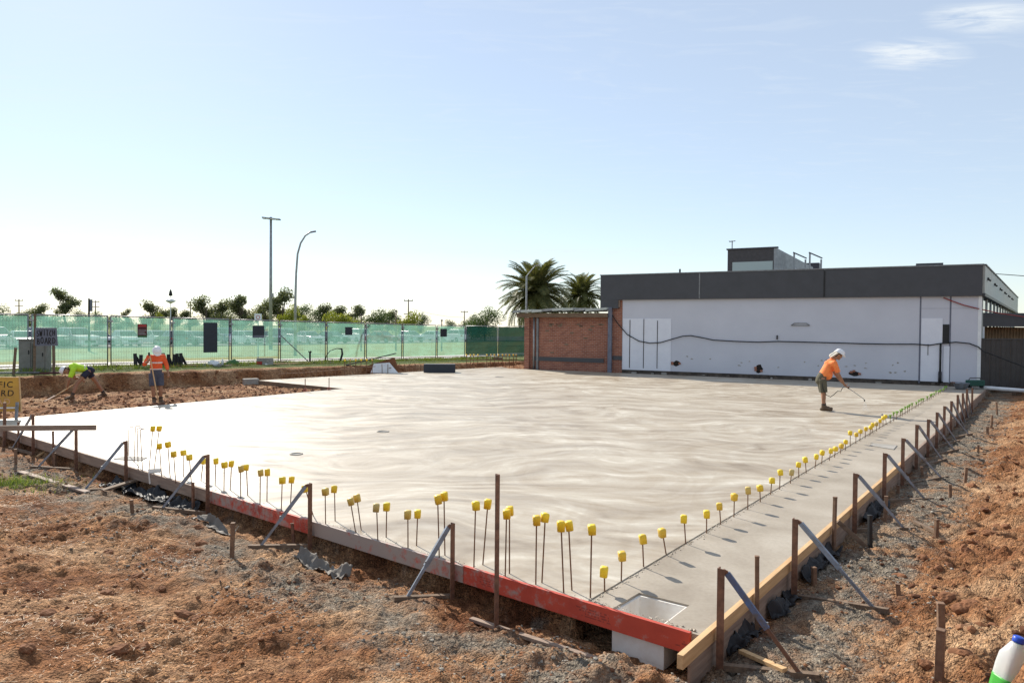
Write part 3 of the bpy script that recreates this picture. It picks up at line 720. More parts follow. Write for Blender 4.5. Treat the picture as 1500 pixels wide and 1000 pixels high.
# ------------------------------------------------------------------ formwork boards
def board(name, p, q, n, off, th, z0, z1, m, label, cat='form board', group=None, x0=0.0, bev=0.002):
    """board standing on edge from p to q, its inner face `off` outside the line"""
    d = (q - p); L = d.length; o_ = p + n * off
    rz = math.atan2(d.y, d.x); left = Vector((-d.y, d.x)) / L; sg = 1 if left.dot(n) > 0 else -1
    b = MB(); y0, y1 = (0, th) if sg > 0 else (-th, 0)
    b.box((x0, y0, z0), (x0 + L, y1, z1)); o = b.build(name, m, None, False, bev)
    o.location = (o_.x - d.x / L * x0, o_.y - d.y / L * x0, 0); o.rotation_euler = (0, 0, rz)
    return tag(o, label, cat, group)
def on_line(px, p, d, py=700):
    r = ray(px, py); return isect(Vector((0, 0)), Vector((r.x, r.y)), p, d)
nx = lambda px: on_line(px, A_, vN)
rx = lambda px: on_line(px, RA, vR)
board('form_board', A_ + vN * 0.003, nx(684), nN, 0.003, 0.036, -0.155, 0.004, 'redboard', 'bright red painted form board meeting the timber at the slab corner')
board('form_board', nx(683.3), nx(458), nN, 0.004, 0.036, -0.155, 0.0, 'redboard', 'cement splashed grey and red form board between two braced stakes', x0=4.4)
board('form_board', nx(457), nx(309), nN, 0.003, 0.036, -0.155, 0.003, 'redboard', 'streaky red form board behind the capped pairs of bars', x0=1.9)
board('form_board', nx(308), nx(112), nN, 0.004, 0.036, -0.16, 0.0, 'timber_old', 'weathered brown form board below the hooked bars')
board('form_board', nx(111.4), B_ + vN * 0.3, nN, 0.003, 0.036, -0.16, 0.004, 'timber_old', 'weathered brown form board under the raised timber rail')
c0 = RA - vR * (RA - V2(P(989, 958))).length
cuts = [c0, rx(1160), rx(1250), rx(1320), rx(1370), rx(1408), G3]
rl = ['fresh pine form board running past the red board at the slab corner'] + ['sawn pine form board of the strip, ' + ordn(i) + ' from the slab corner' for i in range(1, 6)]
for i in range(6):
    board('form_board', cuts[i] + vR * 0.004, cuts[i + 1], nR, 0.002 + 0.002 * (i % 2), 0.045, -0.092, 0.006 - 0.004 * (i % 2), 'timber' if i < 3 else 'timber_old', rl[i], group=None if i == 0 else 'pine form boards along the strip')
    board('plywood_form', cuts[i] + vR * (0.16 if i == 0 else 0.006), cuts[i + 1], nR, 0.012, 0.02, -0.40, -0.094, 'timber_old',
          'grey plywood form under the fresh pine board at the slab corner' if i == 0 else 'grey plywood form under the pine boards, ' + ordn(i) + ' from the slab corner', 'plywood', None if i == 0 else 'plywood forms along the strip')
# inner notch of the slab: form left standing
nDE = Vector(((E_ - D_).normalized().y, -(E_ - D_).normalized().x)); nDE = nDE if nDE.dot(-D_) > 0 else -nDE
board('form_board', D_ + vN * 0.01, E_, nDE, 0.003, 0.04, -0.28, 0.004, 'timber_dark', 'dark form board closing the slab beside the dug soil')
eb = MB().box((-0.28, -0.16, 0), (0.28, 0.16, 0.30)).build('concrete_block', 'concrete_old', None, False, 0.02)
eb.location = (E_.x - 0.25, E_.y - 0.1, -0.22); eb.rotation_euler = (0, 0, 0.6); tag(eb, 'pale concrete block at the end of the dark form board', 'block')

# ------------------------------------------------------------------ form stakes with braces
def stake(side, tpx, tpy, bpy_, brace=None, base=None, mpost='rust', mbrace='brace', tall=False, label=None, group=None, off=0.075, w=0.05):
    p, d, n = (A_, vN, nN) if side == 'N' else (RA, vR, nR)
    q = on_line(tpx, p + n * off, d, (tpy + bpy_) / 2)
    top = zat(Vector((q.x, q.y, 0)), tpx, tpy); g = G(q.x, q.y)
    rz = math.atan2(d.y, d.x)
    root = empty('form_stake', (q.x, q.y, g), rz, label, 'stake', group)
    inv = Matrix.Rotation(-rz, 4, 'Z')
    loc = lambda v: inv @ (Vector(v) - Vector((q.x, q.y, g)))
    nl = loc(Vector((q.x + n.x, q.y + n.y, g)))                      # outward in local axes
    h = top - g; jit = random.uniform(-0.012, 0.012); b = MB()
    sx = nl.y                                                     # +-1
    t = 0.007
    b.box((-w / 2 + jit * 0, -t / 2, -0.22), (w / 2, t / 2, h)); b.box((-w / 2, min(0, sx * w) + (t / 2 if sx > 0 else 0), -0.22), (-w / 2 + t, max(0, sx * w) - (t / 2 if sx < 0 else 0), h))
    po = b.build('post', mpost, root)
    for k in range(3):
        z = h - 0.04 - k * 0.11
        if z > 0.05: MB().tube([(0.004, -sx * (t / 2), z), (0.004, -sx * (t / 2 + 0.004), z)], 0.006, 8).build('nail_hole', 'black', po)
    if brace:
        f = PG(*brace); fl = loc(f)
        # a brace leans straight out from the form; keep the foot within reach
        v = Vector((fl.x, fl.y)); m_ = min(max(v.length, 0.35), 1.05); v = v.normalized() * m_
        wx, wy = (Matrix.Rotation(rz, 2) @ v); fx, fy = q.x + wx, q.y + wy; fz = G(fx, fy) - g + 0.01
        tp = Vector((0.0, sx * 0.03, h - 0.02)); kn = Vector((v.x * 0.10, v.y * 0.10, h - 0.035)); ft = Vector((v.x, v.y, fz))
        br = MB().bar(tp, kn, 0.034, 0.02).build('brace_head', mpost, root)
        mid = kn + (ft - kn) * 0.55
        br = MB().bar(kn, mid, 0.042, 0.03).build('brace', mbrace, root)
        MB().bar(mid - (ft - kn) * 0.06, ft, 0.028, 0.018).build('brace_shoe', 'rust' if mbrace != 'brace' else mbrace, root)
        MB().tube([mid + Vector((0, 0, -0.0)), mid + Vector((0.0, 0, 0.045))], 0.009, 8).build('bolt', 'galv', root)
        e = Vector((v.x, v.y, 0)).normalized()
        s0 = e * 0.02 + Vector((0, 0, 0.015)); s1 = e * (m_ + 0.12) + Vector((0, 0, fz + 0.012))
        MB().bar(s0, s1, 0.045, 0.05).build('ground_plate', 'timber_dark', root)
    return root
LN = 'rusty steel form stake with a grey diagonal brace on the near form'
GN = 'braced stakes along the near form'
stake('N', 50, 606.6, 672, (0, 655), label='rusty braced form stake behind the raised timber rail', group=None)
stake('N', 113, 626, 694, (55, 686), label='rusty braced form stake under the end of the raised timber rail', group=None)
for oi, t in enumerate([(186, 645, 698, (123, 717)), (305.5, 665, 735, (237, 751)), (455, 707, 786, (380, 804)), (663, 765.4, 866, (595.7, 882))]):
    stake('N', *t, label='rusty near form stake with grey diagonal brace, ' + ['by the hooked bars', 'where the red board begins', 'at the joint of streaky and grey boards', 'just left of the tall bare post'][oi], group=GN)
stake('N', 728, 694, 920, None, label='tall bare rusty steel post standing in front of the red board', w=0.045, off=0.30)
LR = 'rusty steel form stake with a dark diagonal brace on the timber form beside the strip'
GR = 'braced stakes along the strip'
stake('R', 1052.4, 830.5, 952, (1173, 991), mbrace='bluebrace', label='rusty form stake with a worn blue brace nearest the slab corner')
for oi, t in enumerate([(1161.6, 758.6, 830, (1280, 893)), (1250, 692.5, 769, (1325, 777)), (1293.5, 663, 722, (1355, 731)), (1320.5, 641.3, 685, (1378.7, 702)),
          (1341, 621.6, 656, (1392, 673.7)), (1358, 613.7, 646, (1404.8, 660)), (1370.8, 603.5, 638, (1415, 645.4)), (1381.7, 594.4, 627, (1430, 637.5)),
          (1392, 587, 618, (1431, 624)), (1401.4, 577.9, 608, (1435, 611)), (1409, 575.6, 600, (1441, 601)), (1415, 569.5, 595, (1445, 596)), (1423, 568, 588, None)]):
    stake('R', *t, label='rusty braced form stake beside the strip, ' + ordn(oi + 1) + ' from the slab corner' if t[3] else 'last bare rusty form stake of the strip by the building corner', group=GR if t[3] else None)

def peg(px, ty, by, label, m='stake', w=0.04, group=None, name='peg', onform=None):
    if onform:
        p, d, n = (A_, vN, nN) if onform == 'N' else (RA, vR, nR)
        q = on_line(px, p + n * 0.085, d, by); q = Vector((q.x, q.y, G(q.x, q.y)))
    else: q = PG(px, by)
    top = max(zat(q, px, ty), q.z + 0.05); b = MB(); h = top - q.z
    a = random.uniform(0, 1.5); lean = Vector((random.uniform(-0.03, 0.03), random.uniform(-0.03, 0.03), 0))
    b.bar((0, 0, -0.18), Vector((0, 0, h)) + lean, w, w, Vector((math.cos(a), math.sin(a), 0)))
    c = Vector((0, 0, h)) + lean
    b.bar(c - Vector((0, 0, 0.008)), c + Vector((0, 0, 0.007)), w * 1.12, w * 1.1, Vector((math.cos(a), math.sin(a), 0)))
    o = b.build(name, m, None, False, 0.004); o.location = q; return tag(o, label, 'peg', group)
GP = 'short pegs in the ground before the near form'; LP_ = 'short weathered timber peg driven into the earth before the near form'
for oi, (x, t, b) in enumerate([(339, 765.5, 816), (195.6, 732, 751), (81.6, 664, 681), (23.4, 658, 683)]): peg(x, t, b, 'short timber peg in the earth before the near form, ' + ordn(oi) + ' from the slab corner', group=GP)
for oi, (x, t, b) in enumerate([(432, 766, 797), (283.5, 707, 744), (78.6, 631.5, 668), (27, 618, 642)]): peg(x, t, b, 'thin rusty peg against the near form board, ' + ordn(oi) + ' from the slab corner', 'rust', 0.032, 'pegs against the near form', onform='N')
peg(6, 590, 640, 'dark post standing beside the raised timber rail end', 'rust', 0.05, onform='N')
GQ = 'short pegs in the stony ground beside the strip'; LQ = 'short weathered timber peg in the stony ground beside the strip'
for oi, (x, t, b) in enumerate(sorted([(1352.7, 684, 697.5), (1412.7, 684.6, 708), (1393, 710, 732.7), (1432, 652, 664.7), (1447, 625, 637.5), (1452, 608, 626), (1461, 589, 608),
                (1370, 760, 789), (1319.4, 857, 874), (1193.6, 831.7, 859), (1296, 727, 766), (1315, 711, 724.6)], key=lambda q: -q[2])): peg(x, t, b, 'short timber peg in the ground beside the strip, ' + ordn(oi) + ' from the slab corner', group=GQ)
peg(1275, 754.5, 800, 'black post standing alone in the grey stones', 'black', 0.04)
peg(1381, 883, 962, 'tall brown peg of the pair in the red earth', 'stake', 0.045)
peg(1374.5, 924, 990, 'short brown peg of the pair in the red earth', 'stake', 0.05)
peg(1110, 814.6, 880, 'bare brown stake against the pine form board at the corner', 'stake', 0.035, onform='R')
peg(1221, 729, 786, 'bare brown stake against the pine form with a short prop', 'stake', 0.035, onform='R')
pa = on_line(1227, RA + nR * 0.09, vR, 763); fo = PG(1269.4, 803); za = zat(Vector((pa.x, pa.y, 0)), 1227, 763)
b = MB().bar((0, 0, 0), Vector((fo.x - pa.x, fo.y - pa.y, fo.z - za + 0.02)), 0.05, 0.035); o = b.build('timber_prop', 'timber_dark', None, False, 0.003)
o.location = (pa.x, pa.y, za); tag(o, 'short timber prop leaning on the pine form', 'prop')

# raised timber rail over the left stakes
a_ = on_line(141, A_ + nN * 0.15, vN, 627); za = zat(Vector((a_.x, a_.y, 0)), 141, 626)
c_ = PD(-40, 629, a_.y * 1.22); c_ = PD(-60, 627.5, a_.y * 0.98)
dv = Vector((c_.x - a_.x, c_.y - a_.y, c_.z - za)); b = MB().bar((0, 0, 0), dv, 0.085, 0.035); o = b.build('timber_rail', 'timber_old', None, False, 0.003)
o.location = (a_.x, a_.y, za); tag(o, 'long raised timber rail nailed across the left stakes', 'rail')

# ------------------------------------------------------------------ starter bars with caps
def cap_mesh(kind):
    b = MB()
    if kind == 'yellow':
        n = 4; R_ = 0.041
        pts = []
        prof = [(0.030, -0.078), (0.034, -0.080), (0.0365, -0.012), (0.033, 0.002), (0.018, 0.008), (0.004, 0.009)]
        # rounded square section
        vs = []; N = 16
        for r, z in prof:
            for k in range(N):
                a = 2 * math.pi * k / N; c, s = math.cos(a), math.sin(a); q = (abs(c) ** 6 + abs(s) ** 6) ** (-1 / 6)
                vs.append((r * c * q, r * s * q, z))
        fs = [(i * N + k, i * N + (k + 1) % N, (i + 1) * N + (k + 1) % N, (i + 1) * N + k) for i in range(len(prof) - 1) for k in range(N)]
        fs += [tuple(range(N - 1, -1, -1)), tuple(range((len(prof) - 1) * N, len(prof) * N))]
        b.add(vs, fs)
    elif kind == 'green':
        b.lathe([(0.014, -0.075), (0.016, -0.03), (0.024, -0.012), (0.042, -0.006), (0.044, 0.002), (0.036, 0.008), (0.01, 0.011)], 14)
    else:
        b.lathe([(0.016, -0.05), (0.02, -0.045), (0.032, -0.02), (0.036, 0.0), (0.026, 0.016), (0.008, 0.02)], 12)
    return b.mesh('cap_' + kind, True)
CAPS = {k: cap_mesh(k) for k in ('yellow', 'green', 'round')}
CAPS['yellow'].materials.append(MT['capy']); CAPS['green'].materials.append(MT['capg']); CAPS['round'].materials.append(MT['capy'])
def rod(top, r=0.0065, hook=None):
    b = MB(); pts = [(0, 0, -0.03), top]
    if hook:
        t = Vector(top); pts = [(0, 0, -0.03), t - Vector((0, 0, 0.03)), t, t + Vector((hook * 0.04, 0, 0.012)), t + Vector((hook * 0.08, 0, -0.0))]
    return b.tube(pts, r, 6)
def starter(tx, ty, bx, by, kind, label, group, cap='yellow', z=0.0, r=0.0065, hook=None):
    p = P(bx, by, z); t = PD(tx, ty, p.y) - p
    t.y += random.uniform(-0.02, 0.02)
    e = empty('starter_bar', p, 0, label, 'starter bar', group)
    rod(t - Vector((0, 0, 0.0)), r, hook).build('rod', 'rebar', e)
    if cap:
        c = bpy.data.objects.new('safety_cap', CAPS[cap]); COL.objects.link(c); c.parent = e
        q = t.normalized(); c.location = t + q * 0.035
        if cap == 'yellow': c.scale = (.92, .92, .94 + random.uniform(-.04, .06))
        c.rotation_euler = (Vector((0, 0, 1)).rotation_difference((q + Vector((random.uniform(-.12, .12), random.uniform(-.12, .12), 0))).normalized()) @ Matrix.Rotation(random.uniform(-0.4, 0.4), 3, 'Z').to_quaternion()).to_euler()
    return e
LY = 'rusty steel starter bar with a yellow cap standing behind the near form'
near = [(223.5, 627.6, 218, 688), (232.5, 627.6, 225.6, 686), (234, 653, 237, 697.5), (245.7, 651, 249.6, 700.5), (254.4, 664.8, 257.4, 704.4), (268.5, 663, 268.5, 697.5),
        (276.6, 670, 280.5, 706.5), (298, 675, 294, 703.5), (316, 675, 315, 710.6), (328, 681, 328, 719.6), (339, 679, 337, 717.5), (352.6, 686, 352.6, 729.5), (360.4, 684.8, 363, 725.6),
        (381, 692.3, 380.8, 739.4), (391, 691.4, 391, 734), (413, 703.4, 412, 748.4), (427, 702.8, 425, 745), (447, 715, 460, 755), (476.5, 719.6, 477, 767), (489.4, 716.6, 491, 762.5),
        (514, 733.7, 521.5, 778.4), (522.4, 729.5, 529.6, 775.4), (552, 742.4, 553.6, 791), (566.8, 741, 565.6, 786.5), (597, 753.8, 597.7, 802), (611.7, 752.5, 610, 798.7),
        (641.3, 730.7, 643.6, 815.7), (650.4, 726.6, 651.8, 813), (696.7, 740, 694, 830.7), (714.7, 736.8, 706.9, 826.6), (746.3, 747.4, 746.3, 839.5), (742, 752, 740, 844),
        (786, 762.3, 784.8, 855.5), (798.7, 758, 793.6, 853), (822, 770, 826, 868), (833, 770, 838, 864), (866.4, 774.6, 864.7, 875)]
for oi, q in enumerate(near[::-1]): starter(*q, 'y', 'yellow capped starter bar, ' + ordn(oi) + ' from the slab corner along the near form', 'yellow capped bars along the near form')
for q in [(188.4, 626, 188, 667), (197.5, 624.5, 196.5, 676), (200, 628, 202.5, 687), (206, 629, 209, 689)]:
    starter(*q, 'h', 'bare hooked steel bar without a cap behind the weathered form board', 'hooked bars without caps', None, hook=1)
LS = 'short steel bar with a yellow cap along the step of the strip'
side = [(885.4, 836.8, 885.7, 864.7), (910.8, 814, 910, 850), (941.4, 789.4, 943, 829.6), (970, 779, 976.5, 811), (1002, 759.4, 1004.7, 794.8), (1035, 752.5, 1035, 779.2), (1054.3, 741.7, 1056, 766.6),
        (1075.5, 727.3, 1075, 755.8), (1096, 718, 1095.4, 745), (1113.4, 715, 1114, 734), (1131, 704, 1128.7, 723.4), (1143, 692, 1142, 715.6), (1159, 691, 1157.5, 706.6), (1170.6, 681, 1170, 698.6),
        (1179.5, 673, 1181.3, 691.9), (1195.4, 668.7, 1193.5, 685), (1204.4, 662.8, 1203.5, 678.7), (1216.4, 660, 1214.4, 673.7), (1224, 657.4, 1222.3, 669), (1231.8, 652.6, 1230.5, 663.5),
        (1238.6, 647, 1238, 658.3), (1246, 634, 1245.4, 653.3), (1253.4, 636.3, 1253.4, 648.8), (1260, 631.6, 1259.3, 645.4), (1268, 628, 1267, 640.9), (1275.4, 626, 1273.8, 637.5),
        (1277.9, 622, 1277.4, 633.4), (1283.5, 620.7, 1284.2, 631), (1288.3, 616, 1288.3, 627.3), (1293, 612, 1293.3, 624.3), (1297.6, 609.8, 1298.3, 621)]
for oi, q in enumerate(side): starter(*q, 'y', 'short yellow capped bar, ' + ordn(oi) + ' from the slab corner along the strip', 'yellow capped bars along the strip')
gxs = [638, 660, 677, 700, 716, 733, 748, 760, 778, 803, 818, 835, 850, 877, 893, 905, 918, 933, 948, 963, 978, 990, 1000]
for oi, x in enumerate(gxs[::-1]):
    k = (x - 638) / 362; tx = 1160 + x / 4.412; ty = 540 + (303 + (116 - 303) * k + random.uniform(-5, 5)) / 4.412; by = 540 + (350 + (138 - 350) * k) / 4.412
    starter(tx, ty + 1.0, tx - 0.6, by, 'g', 'short green capped bar, ' + ordn(oi) + ' from the white wall along the strip', 'green capped bars along the strip', 'green')

# ------------------------------------------------------------------ back starter bars along the far left edge
def back_bar(px, ty, by, capd, label, group):
    q = on_line(px, E_ + nE * 0.06, vE, by); q = Vector((q.x, q.y, -0.02)); t = zat(q, px, ty)
    e = empty('starter_bar', q, 0, label, 'starter bar', group)
    MB().tube([(0, 0, -0.1), (random.uniform(-.02, .02), 0, t - q.z)], 0.017, 5).build('rod', 'rebar', e)
    if capd:
        c = bpy.data.objects.new('safety_cap', CAPS['round']); COL.objects.link(c); c.parent = e; c.location = (0, 0, t - q.z + 0.01); c.scale = (1.3, 1.3, 1.3)
for i, x in enumerate(list(range(410, 500, 9)) + list(range(505, 552, 8))):
    yb = 556 - (x - 378) * 0.052
    if x < 500: back_bar(x, yb - 11, yb, False, 'thin bare bar before the cut bank, ' + ordn(i) + ' from the pale concrete block', 'bare bars before the cut bank')
    else: back_bar(x, 527 - (x - 505) * 0.01, yb, True, 'bar with a pale yellow cap before the leaning board, ' + ordn(i - 10) + ' from the pale block', 'capped bars before the leaning board')
for oi, x in enumerate(list(range(560, 622, 8))[::-1]): back_bar(x, 533, 546, False, 'bare bar in the row, ' + ordn(oi) + ' from the black box', 'bare bars beside the dark box')
for oi, x in enumerate((683, 689, 694, 700, 713, 719, 724, 730, 736, 741, 746, 752, 756)[::-1]): back_bar(x, 519.5, 537.5, True, 'bar with pale yellow cap before the dark cloth, ' + ordn(oi) + ' from the brick annex', 'capped bars before the doubled cloth')
# lapped horizontal bars tied to that row
def hbar(pts, label):
    q = []
    for x, y in pts:
        a = on_line(x, E_ + nE * 0.075, vE, y); q.append(Vector((a.x, a.y, zat(Vector((a.x, a.y, 0)), x, y))))
    o = MB().tube([p - q[0] for p in q], 0.015, 5).build('tie_bar', 'rebar'); o.location = q[0]; tag(o, label, 'steel bar')
hbar([(408, 547.5), (450, 545.5), (500, 541), (550, 536.5)], 'long thin steel bar tied along the upright bars before the bank')
hbar([(570, 538.5), (600, 539), (622, 541)], 'thin steel bar tied along the bars beside the dark box')
hbar([(683, 527), (720, 527), (757, 526)], 'thin steel bar tied along the capped row before the doubled cloth')
# dark box and white sheet on the slab's far edge
p = P(644, 545); b = MB().box((-0.75, -0.3, 0), (0.75, 0.3, 0.40)).build('form_box', 'signblack', None, False, 0.01); b.location = p; b.rotation_euler = (0, 0, 0.05); tag(b, 'black rectangular box at the far edge of the slab', 'box')
q0 = on_line(560, E_ + nE * 0.3, vE, 546); o = MB().add([(-0.55, 0, 0), (0.75, 0, 0.0), (0.30, 0.22, 0.48), (-0.45, 0.25, 0.42), (-0.55, 0.03, -0.01), (0.75, 0.03, -0.01), (0.30, 0.25, 0.47), (-0.45, 0.28, 0.41)],
    [(0, 1, 2, 3), (7, 6, 5, 4), (0, 4, 5, 1), (1, 5, 6, 2), (2, 6, 7, 3), (3, 7, 4, 0)]).build('white_sheet', 'white'); o.location = (q0.x, q0.y, 0.0); tag(o, 'pale sheet leaning against the bank behind the bars', 'sheet')
q0 = on_line(538, BK + nE * 0.15, vE, 530); o = MB().add([(-1.6, 0, -0.1), (1.5, 0, 0.0), (1.25, 0.1, 0.62), (0.0, 0.12, 0.22), (-1.5, 0.06, 0.0), (-1.6, .1, -.1), (1.5, .1, 0), (1.25, .2, .62), (0, .22, .22), (-1.5, .16, 0)],
    [(0, 1, 2, 3, 4), (9, 8, 7, 6, 5), (0, 5, 6, 1), (1, 6, 7, 2), (2, 7, 8, 3), (3, 8, 9, 4), (4, 9, 5, 0)]).build('earth_spoil', 'clod')
o.location = (q0.x, q0.y, 0.1); tag(o, 'dark red spoil heap under the leaning board', 'spoil heap')
o = MB().bar((-1.0, 0, 0.22), (1.3, 0.05, 0.78), 0.05, 0.5, Vector((0, 0, 1))).build('dark_board', 'signblack'); o.location = (q0.x, q0.y + 0.15, 0.12); tag(o, 'dark board leaning up over the spoil heap', 'board')
for px, by in ((447, 573), (482, 571)):
    q = P(px, by + 1, -0.02); e = empty('tied_bar', q, 0, 'short steel post tied with pink tape beside the dark form board', 'post', 'taped posts beside the dark form')
    MB().tube([(0, 0, -0.1), (0, 0, 0.44)], 0.016, 6).build('rod', 'rust', e); MB().tube([(0.0, 0, 0.12), (0.05, 0.01, 0.06), (0.03, 0, -0.0), (-0.06, 0, 0.05), (0, 0, 0.13)], 0.013, 5).build('tape', worn('pink_tape', (0.6, 0.2, 0.18)), e)

# ------------------------------------------------------------------ building
RZ = math.atan2(vW.y, vW.x)
def WP(px, py, off=0.0):
    """point of the front wall plane (set `off` metres in front of it) seen at a pixel -> local (x, z)"""
    p = WL + nW * off; d = ray(px, py); t = (p.x * nW.x + p.y * nW.y) / (d.x * nW.x + d.y * nW.y)
    q = Vector((d.x * t, d.y * t)); return (q - p).dot(vW), CAMZ + d.z * t
bld = empty('clubhouse', (WL.x, WL.y, 0), RZ, 'flat roofed building with a white wall and charcoal fascia beyond the slab', 'building')
XR = (WR - WL).length; XL = WP(881, 450)[0]
sideV = Vector((0.605, 0.796)); SV = Vector((sideV.dot(vW), sideV.dot(-nW)))            # local direction of the right side
ZF, ZT = 3.58, 4.79
DEP = 34.0
def side_pt(t): return (XR + SV.x * t, SV.y * t)
# white front wall with its skirting gap, built above a dark footing
b = MB(); b.add([(0, 0, 0.16), (XR, 0, 0.16), (XR, 0, ZF + 0.2), (0, 0, ZF + 0.2), (0, 0.25, 0.16), (XR, 0.25, 0.16), (XR, 0.25, ZF + 0.2), (0, 0.25, ZF + 0.2)],
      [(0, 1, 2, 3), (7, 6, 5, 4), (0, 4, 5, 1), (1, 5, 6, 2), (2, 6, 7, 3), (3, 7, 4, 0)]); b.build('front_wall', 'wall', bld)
b = MB().box((-0.02, 0.05, -0.3), (XR + 0.02, 0.3, 0.158)); b.build('footing', worn('dirty_footing', (0.13, 0.105, 0.085), (0.05, 0.042, 0.038), 0.9, 0, 4, 0.6, 0.03), bld)
for i in range(26):
    x = random.uniform(0.2, XR - 0.3); b = MB().box((x, -0.06 - random.random() * 0.04, -0.02), (x + random.uniform(0.08, 0.35), 0.05, random.uniform(0.03, 0.10))); b.build('mortar_lump', bpy.data.materials['dirty_footing'] if i % 4 else 'concrete_old', bld, False, 0.015)
# charcoal fascia, in sheets with narrow joints
jx = [XL, WP(1026, 420)[0], WP(1208, 420)[0], XR + 0.02]
for i in range(3):
    b = MB().box((jx[i] + (0.012 if i else 0), -0.16, ZF), (jx[i + 1] - 0.012, -0.02, ZT)); b.build('fascia', 'dark_metal', bld)
for i in (1, 2):
    b = MB().box((jx[i] - 0.03, -0.185, ZF + 0.02), (jx[i] + 0.03, -0.161, ZT - 0.02)); b.build('fascia_joint', 'grey_metal' if i == 1 else 'black', bld)
b = MB().box((XL - 0.03, -0.19, ZT + 0.002), (XR + 0.05, -0.0, ZT + 0.05)); b.build('parapet_cap', 'grey_metal', bld)
# deeper return at the left end of the fascia
xl2 = WP(907, 445)[0]
b = MB().box((XL, -0.158, WP(890, 452)[1]), (xl2, 0.9, ZF - 0.002)); b.build('fascia_return', 'dark_metal', bld)
b = MB().box((xl2 + 0.002, -0.10, ZF - 0.36), (xl2 + 0.06, 0.0, ZF - 0.004)); b.build('fascia_end_trim', 'timber_old', bld)
b = MB().add([(XL, -0.01, ZT - 0.01), (XR, -0.01, ZT - 0.01), (*side_pt(DEP), ZT - 0.01), (XL + SV.x * DEP, SV.y * DEP, ZT - 0.01)], [(0, 1, 2, 3)]); b.build('roof', 'grey_metal', bld)
b = MB().box((XL, -0.015, ZF), (XL + 0.1, 12, ZT)); b.build('fascia_left', 'dark_metal', bld)
b = MB().box((XL + 0.3, 0.3, -0.2), (XL + 0.5, 14, ZF)); b.build('left_wall', 'brick', bld)
# brick pier left of the white wall
x0 = WP(893, 500)[0]
b = MB().box((x0, 0.02, -0.3), (-0.012, 0.28, ZF)); b.build('brick_pier', 'brick', bld)
xa, xb = WP(890, 500, 0.2)[0], WP(895.5, 500, 0.2)[0]
b = MB().box((xa, -0.2, -0.05), (xb, -0.08, ZF - 0.36)); b.build('steel_post', 'signgrey', bld, False, 0.01)
z1 = WP(902, 527)[1]; b = MB().box((xb + 0.01, -0.03, z1), (-0.014, 0.019, z1 + 0.2)); b.build('dark_band', 'dark_metal', bld)
# white sheets over the old openings
def sheetp(x0, y0, x1, y1, off, m='white', name='wall_sheet', th=0.02, dz=0):
    a = WP(x0, y1, off); c = WP(x1, y0, off)
    b = MB().box((a[0], -off - th, a[1] + dz), (c[0], -off, c[1])); return b.build(name, m, bld)
sheetp(912, 466.5, 983.5, 541, 0.004, 'sheetboard')
for x, y0, y1 in ((922.5, 468.5, 538.5), (942.8, 467, 539), (962.8, 469.5, 539.5)):
    sheetp(x - 0.9, y0, x + 0.9, y1, 0.026, 'black', 'sheet_gap', 0.012)
sheetp(1348, 466, 1381, 558, 0.004, 'sheetboard', 'door_sheet')
sheetp(1381.4, 507, 1391, 559.5, 0.003, 'sheetboard', 'door_sheet')
sheetp(1380.2, 475, 1390.6, 503, 0.006, 'black', 'dark_opening', 0.018)
for x in (1347.5, 1391.5): sheetp(x - 0.13, 434, x + 0.13, 561, 0.003, 'signgrey', 'wall_joint', 0.004)
sheetp(1348, 451.3, 1434, 451.9, 0.003, 'signgrey', 'wall_joint', 0.004)
xa = WP(1377.2, 530)[0]
b = MB().tube([(xa, -0.06, WP(1377, 503)[1]), (xa, -0.06, 0.55)], 0.035, 8).tube([(xa, -0.065, 0.56), (xa, -0.065, 0.1)], 0.062, 8); b.build('conduit', 'black', bld, True)
sheetp(1358.6, 504, 1359.9, 520, 0.003, 'black', 'pipe_stub', 0.03)
# ragged holes and a vent
def holep(x, y, w, h, seed):
    r = random.Random(seed); a = WP(x, y, 0.003); k = 34.0 / F * 0.95; vs = []; n = 11
    for i in range(n):
        t = 2 * math.pi * i / n; vs.append((a[0] + math.cos(t) * w / 2 * k * r.uniform(.8, 1.15), a[1] + math.sin(t) * h / 2 * k * r.uniform(.75, 1.1)))
    b = MB(); b.add([(p[0], -0.006, p[1]) for p in vs] + [(p[0], 0.0, p[1]) for p in vs], [tuple(range(n))] + [(i, n + i, n + (i + 1) % n, (i + 1) % n) for i in range(n)])
    b.build('wall_hole', worn('hole_dark', (0.03, 0.022, 0.018), (0.012, 0.01, 0.01), 0.95, 0, 8) if 'hole_dark' not in bpy.data.materials else bpy.data.materials['hole_dark'], bld)
    for j in range(3):
        q = random.choice(vs); b = MB().box((q[0] - .06, -0.05, q[1] - 0.05), (q[0] + 0.05, -0.007, q[1] + 0.04)); b.build('broken_brick', 'brickblock', bld, False, 0.012)
holep(991, 532, 12, 9, 1); holep(1112, 540, 10, 14, 2); holep(1252, 547, 14, 7, 3)
xv, zv = WP(1172.5, 475)
b = MB().box((xv - 0.38, -0.05, zv - 0.06), (xv + 0.38, -0.002, zv - 0.03)); b.bar((xv - 0.38, -0.03, zv - 0.045), (xv - 0.24, -0.03, zv + 0.05), 0.03, 0.04); b.bar((xv + 0.38, -0.03, zv - 0.045), (xv + 0.24, -0.03, zv + 0.05), 0.03, 0.04)
b.box((xv - 0.25, -0.05, zv + 0.04), (xv + 0.25, -0.003, zv + 0.065)); b.build('wall_vent', 'grey_metal', bld)
sheetp(1137.6, 491, 1139.4, 497, 0.003, 'black', 'pipe_stub', 0.06)
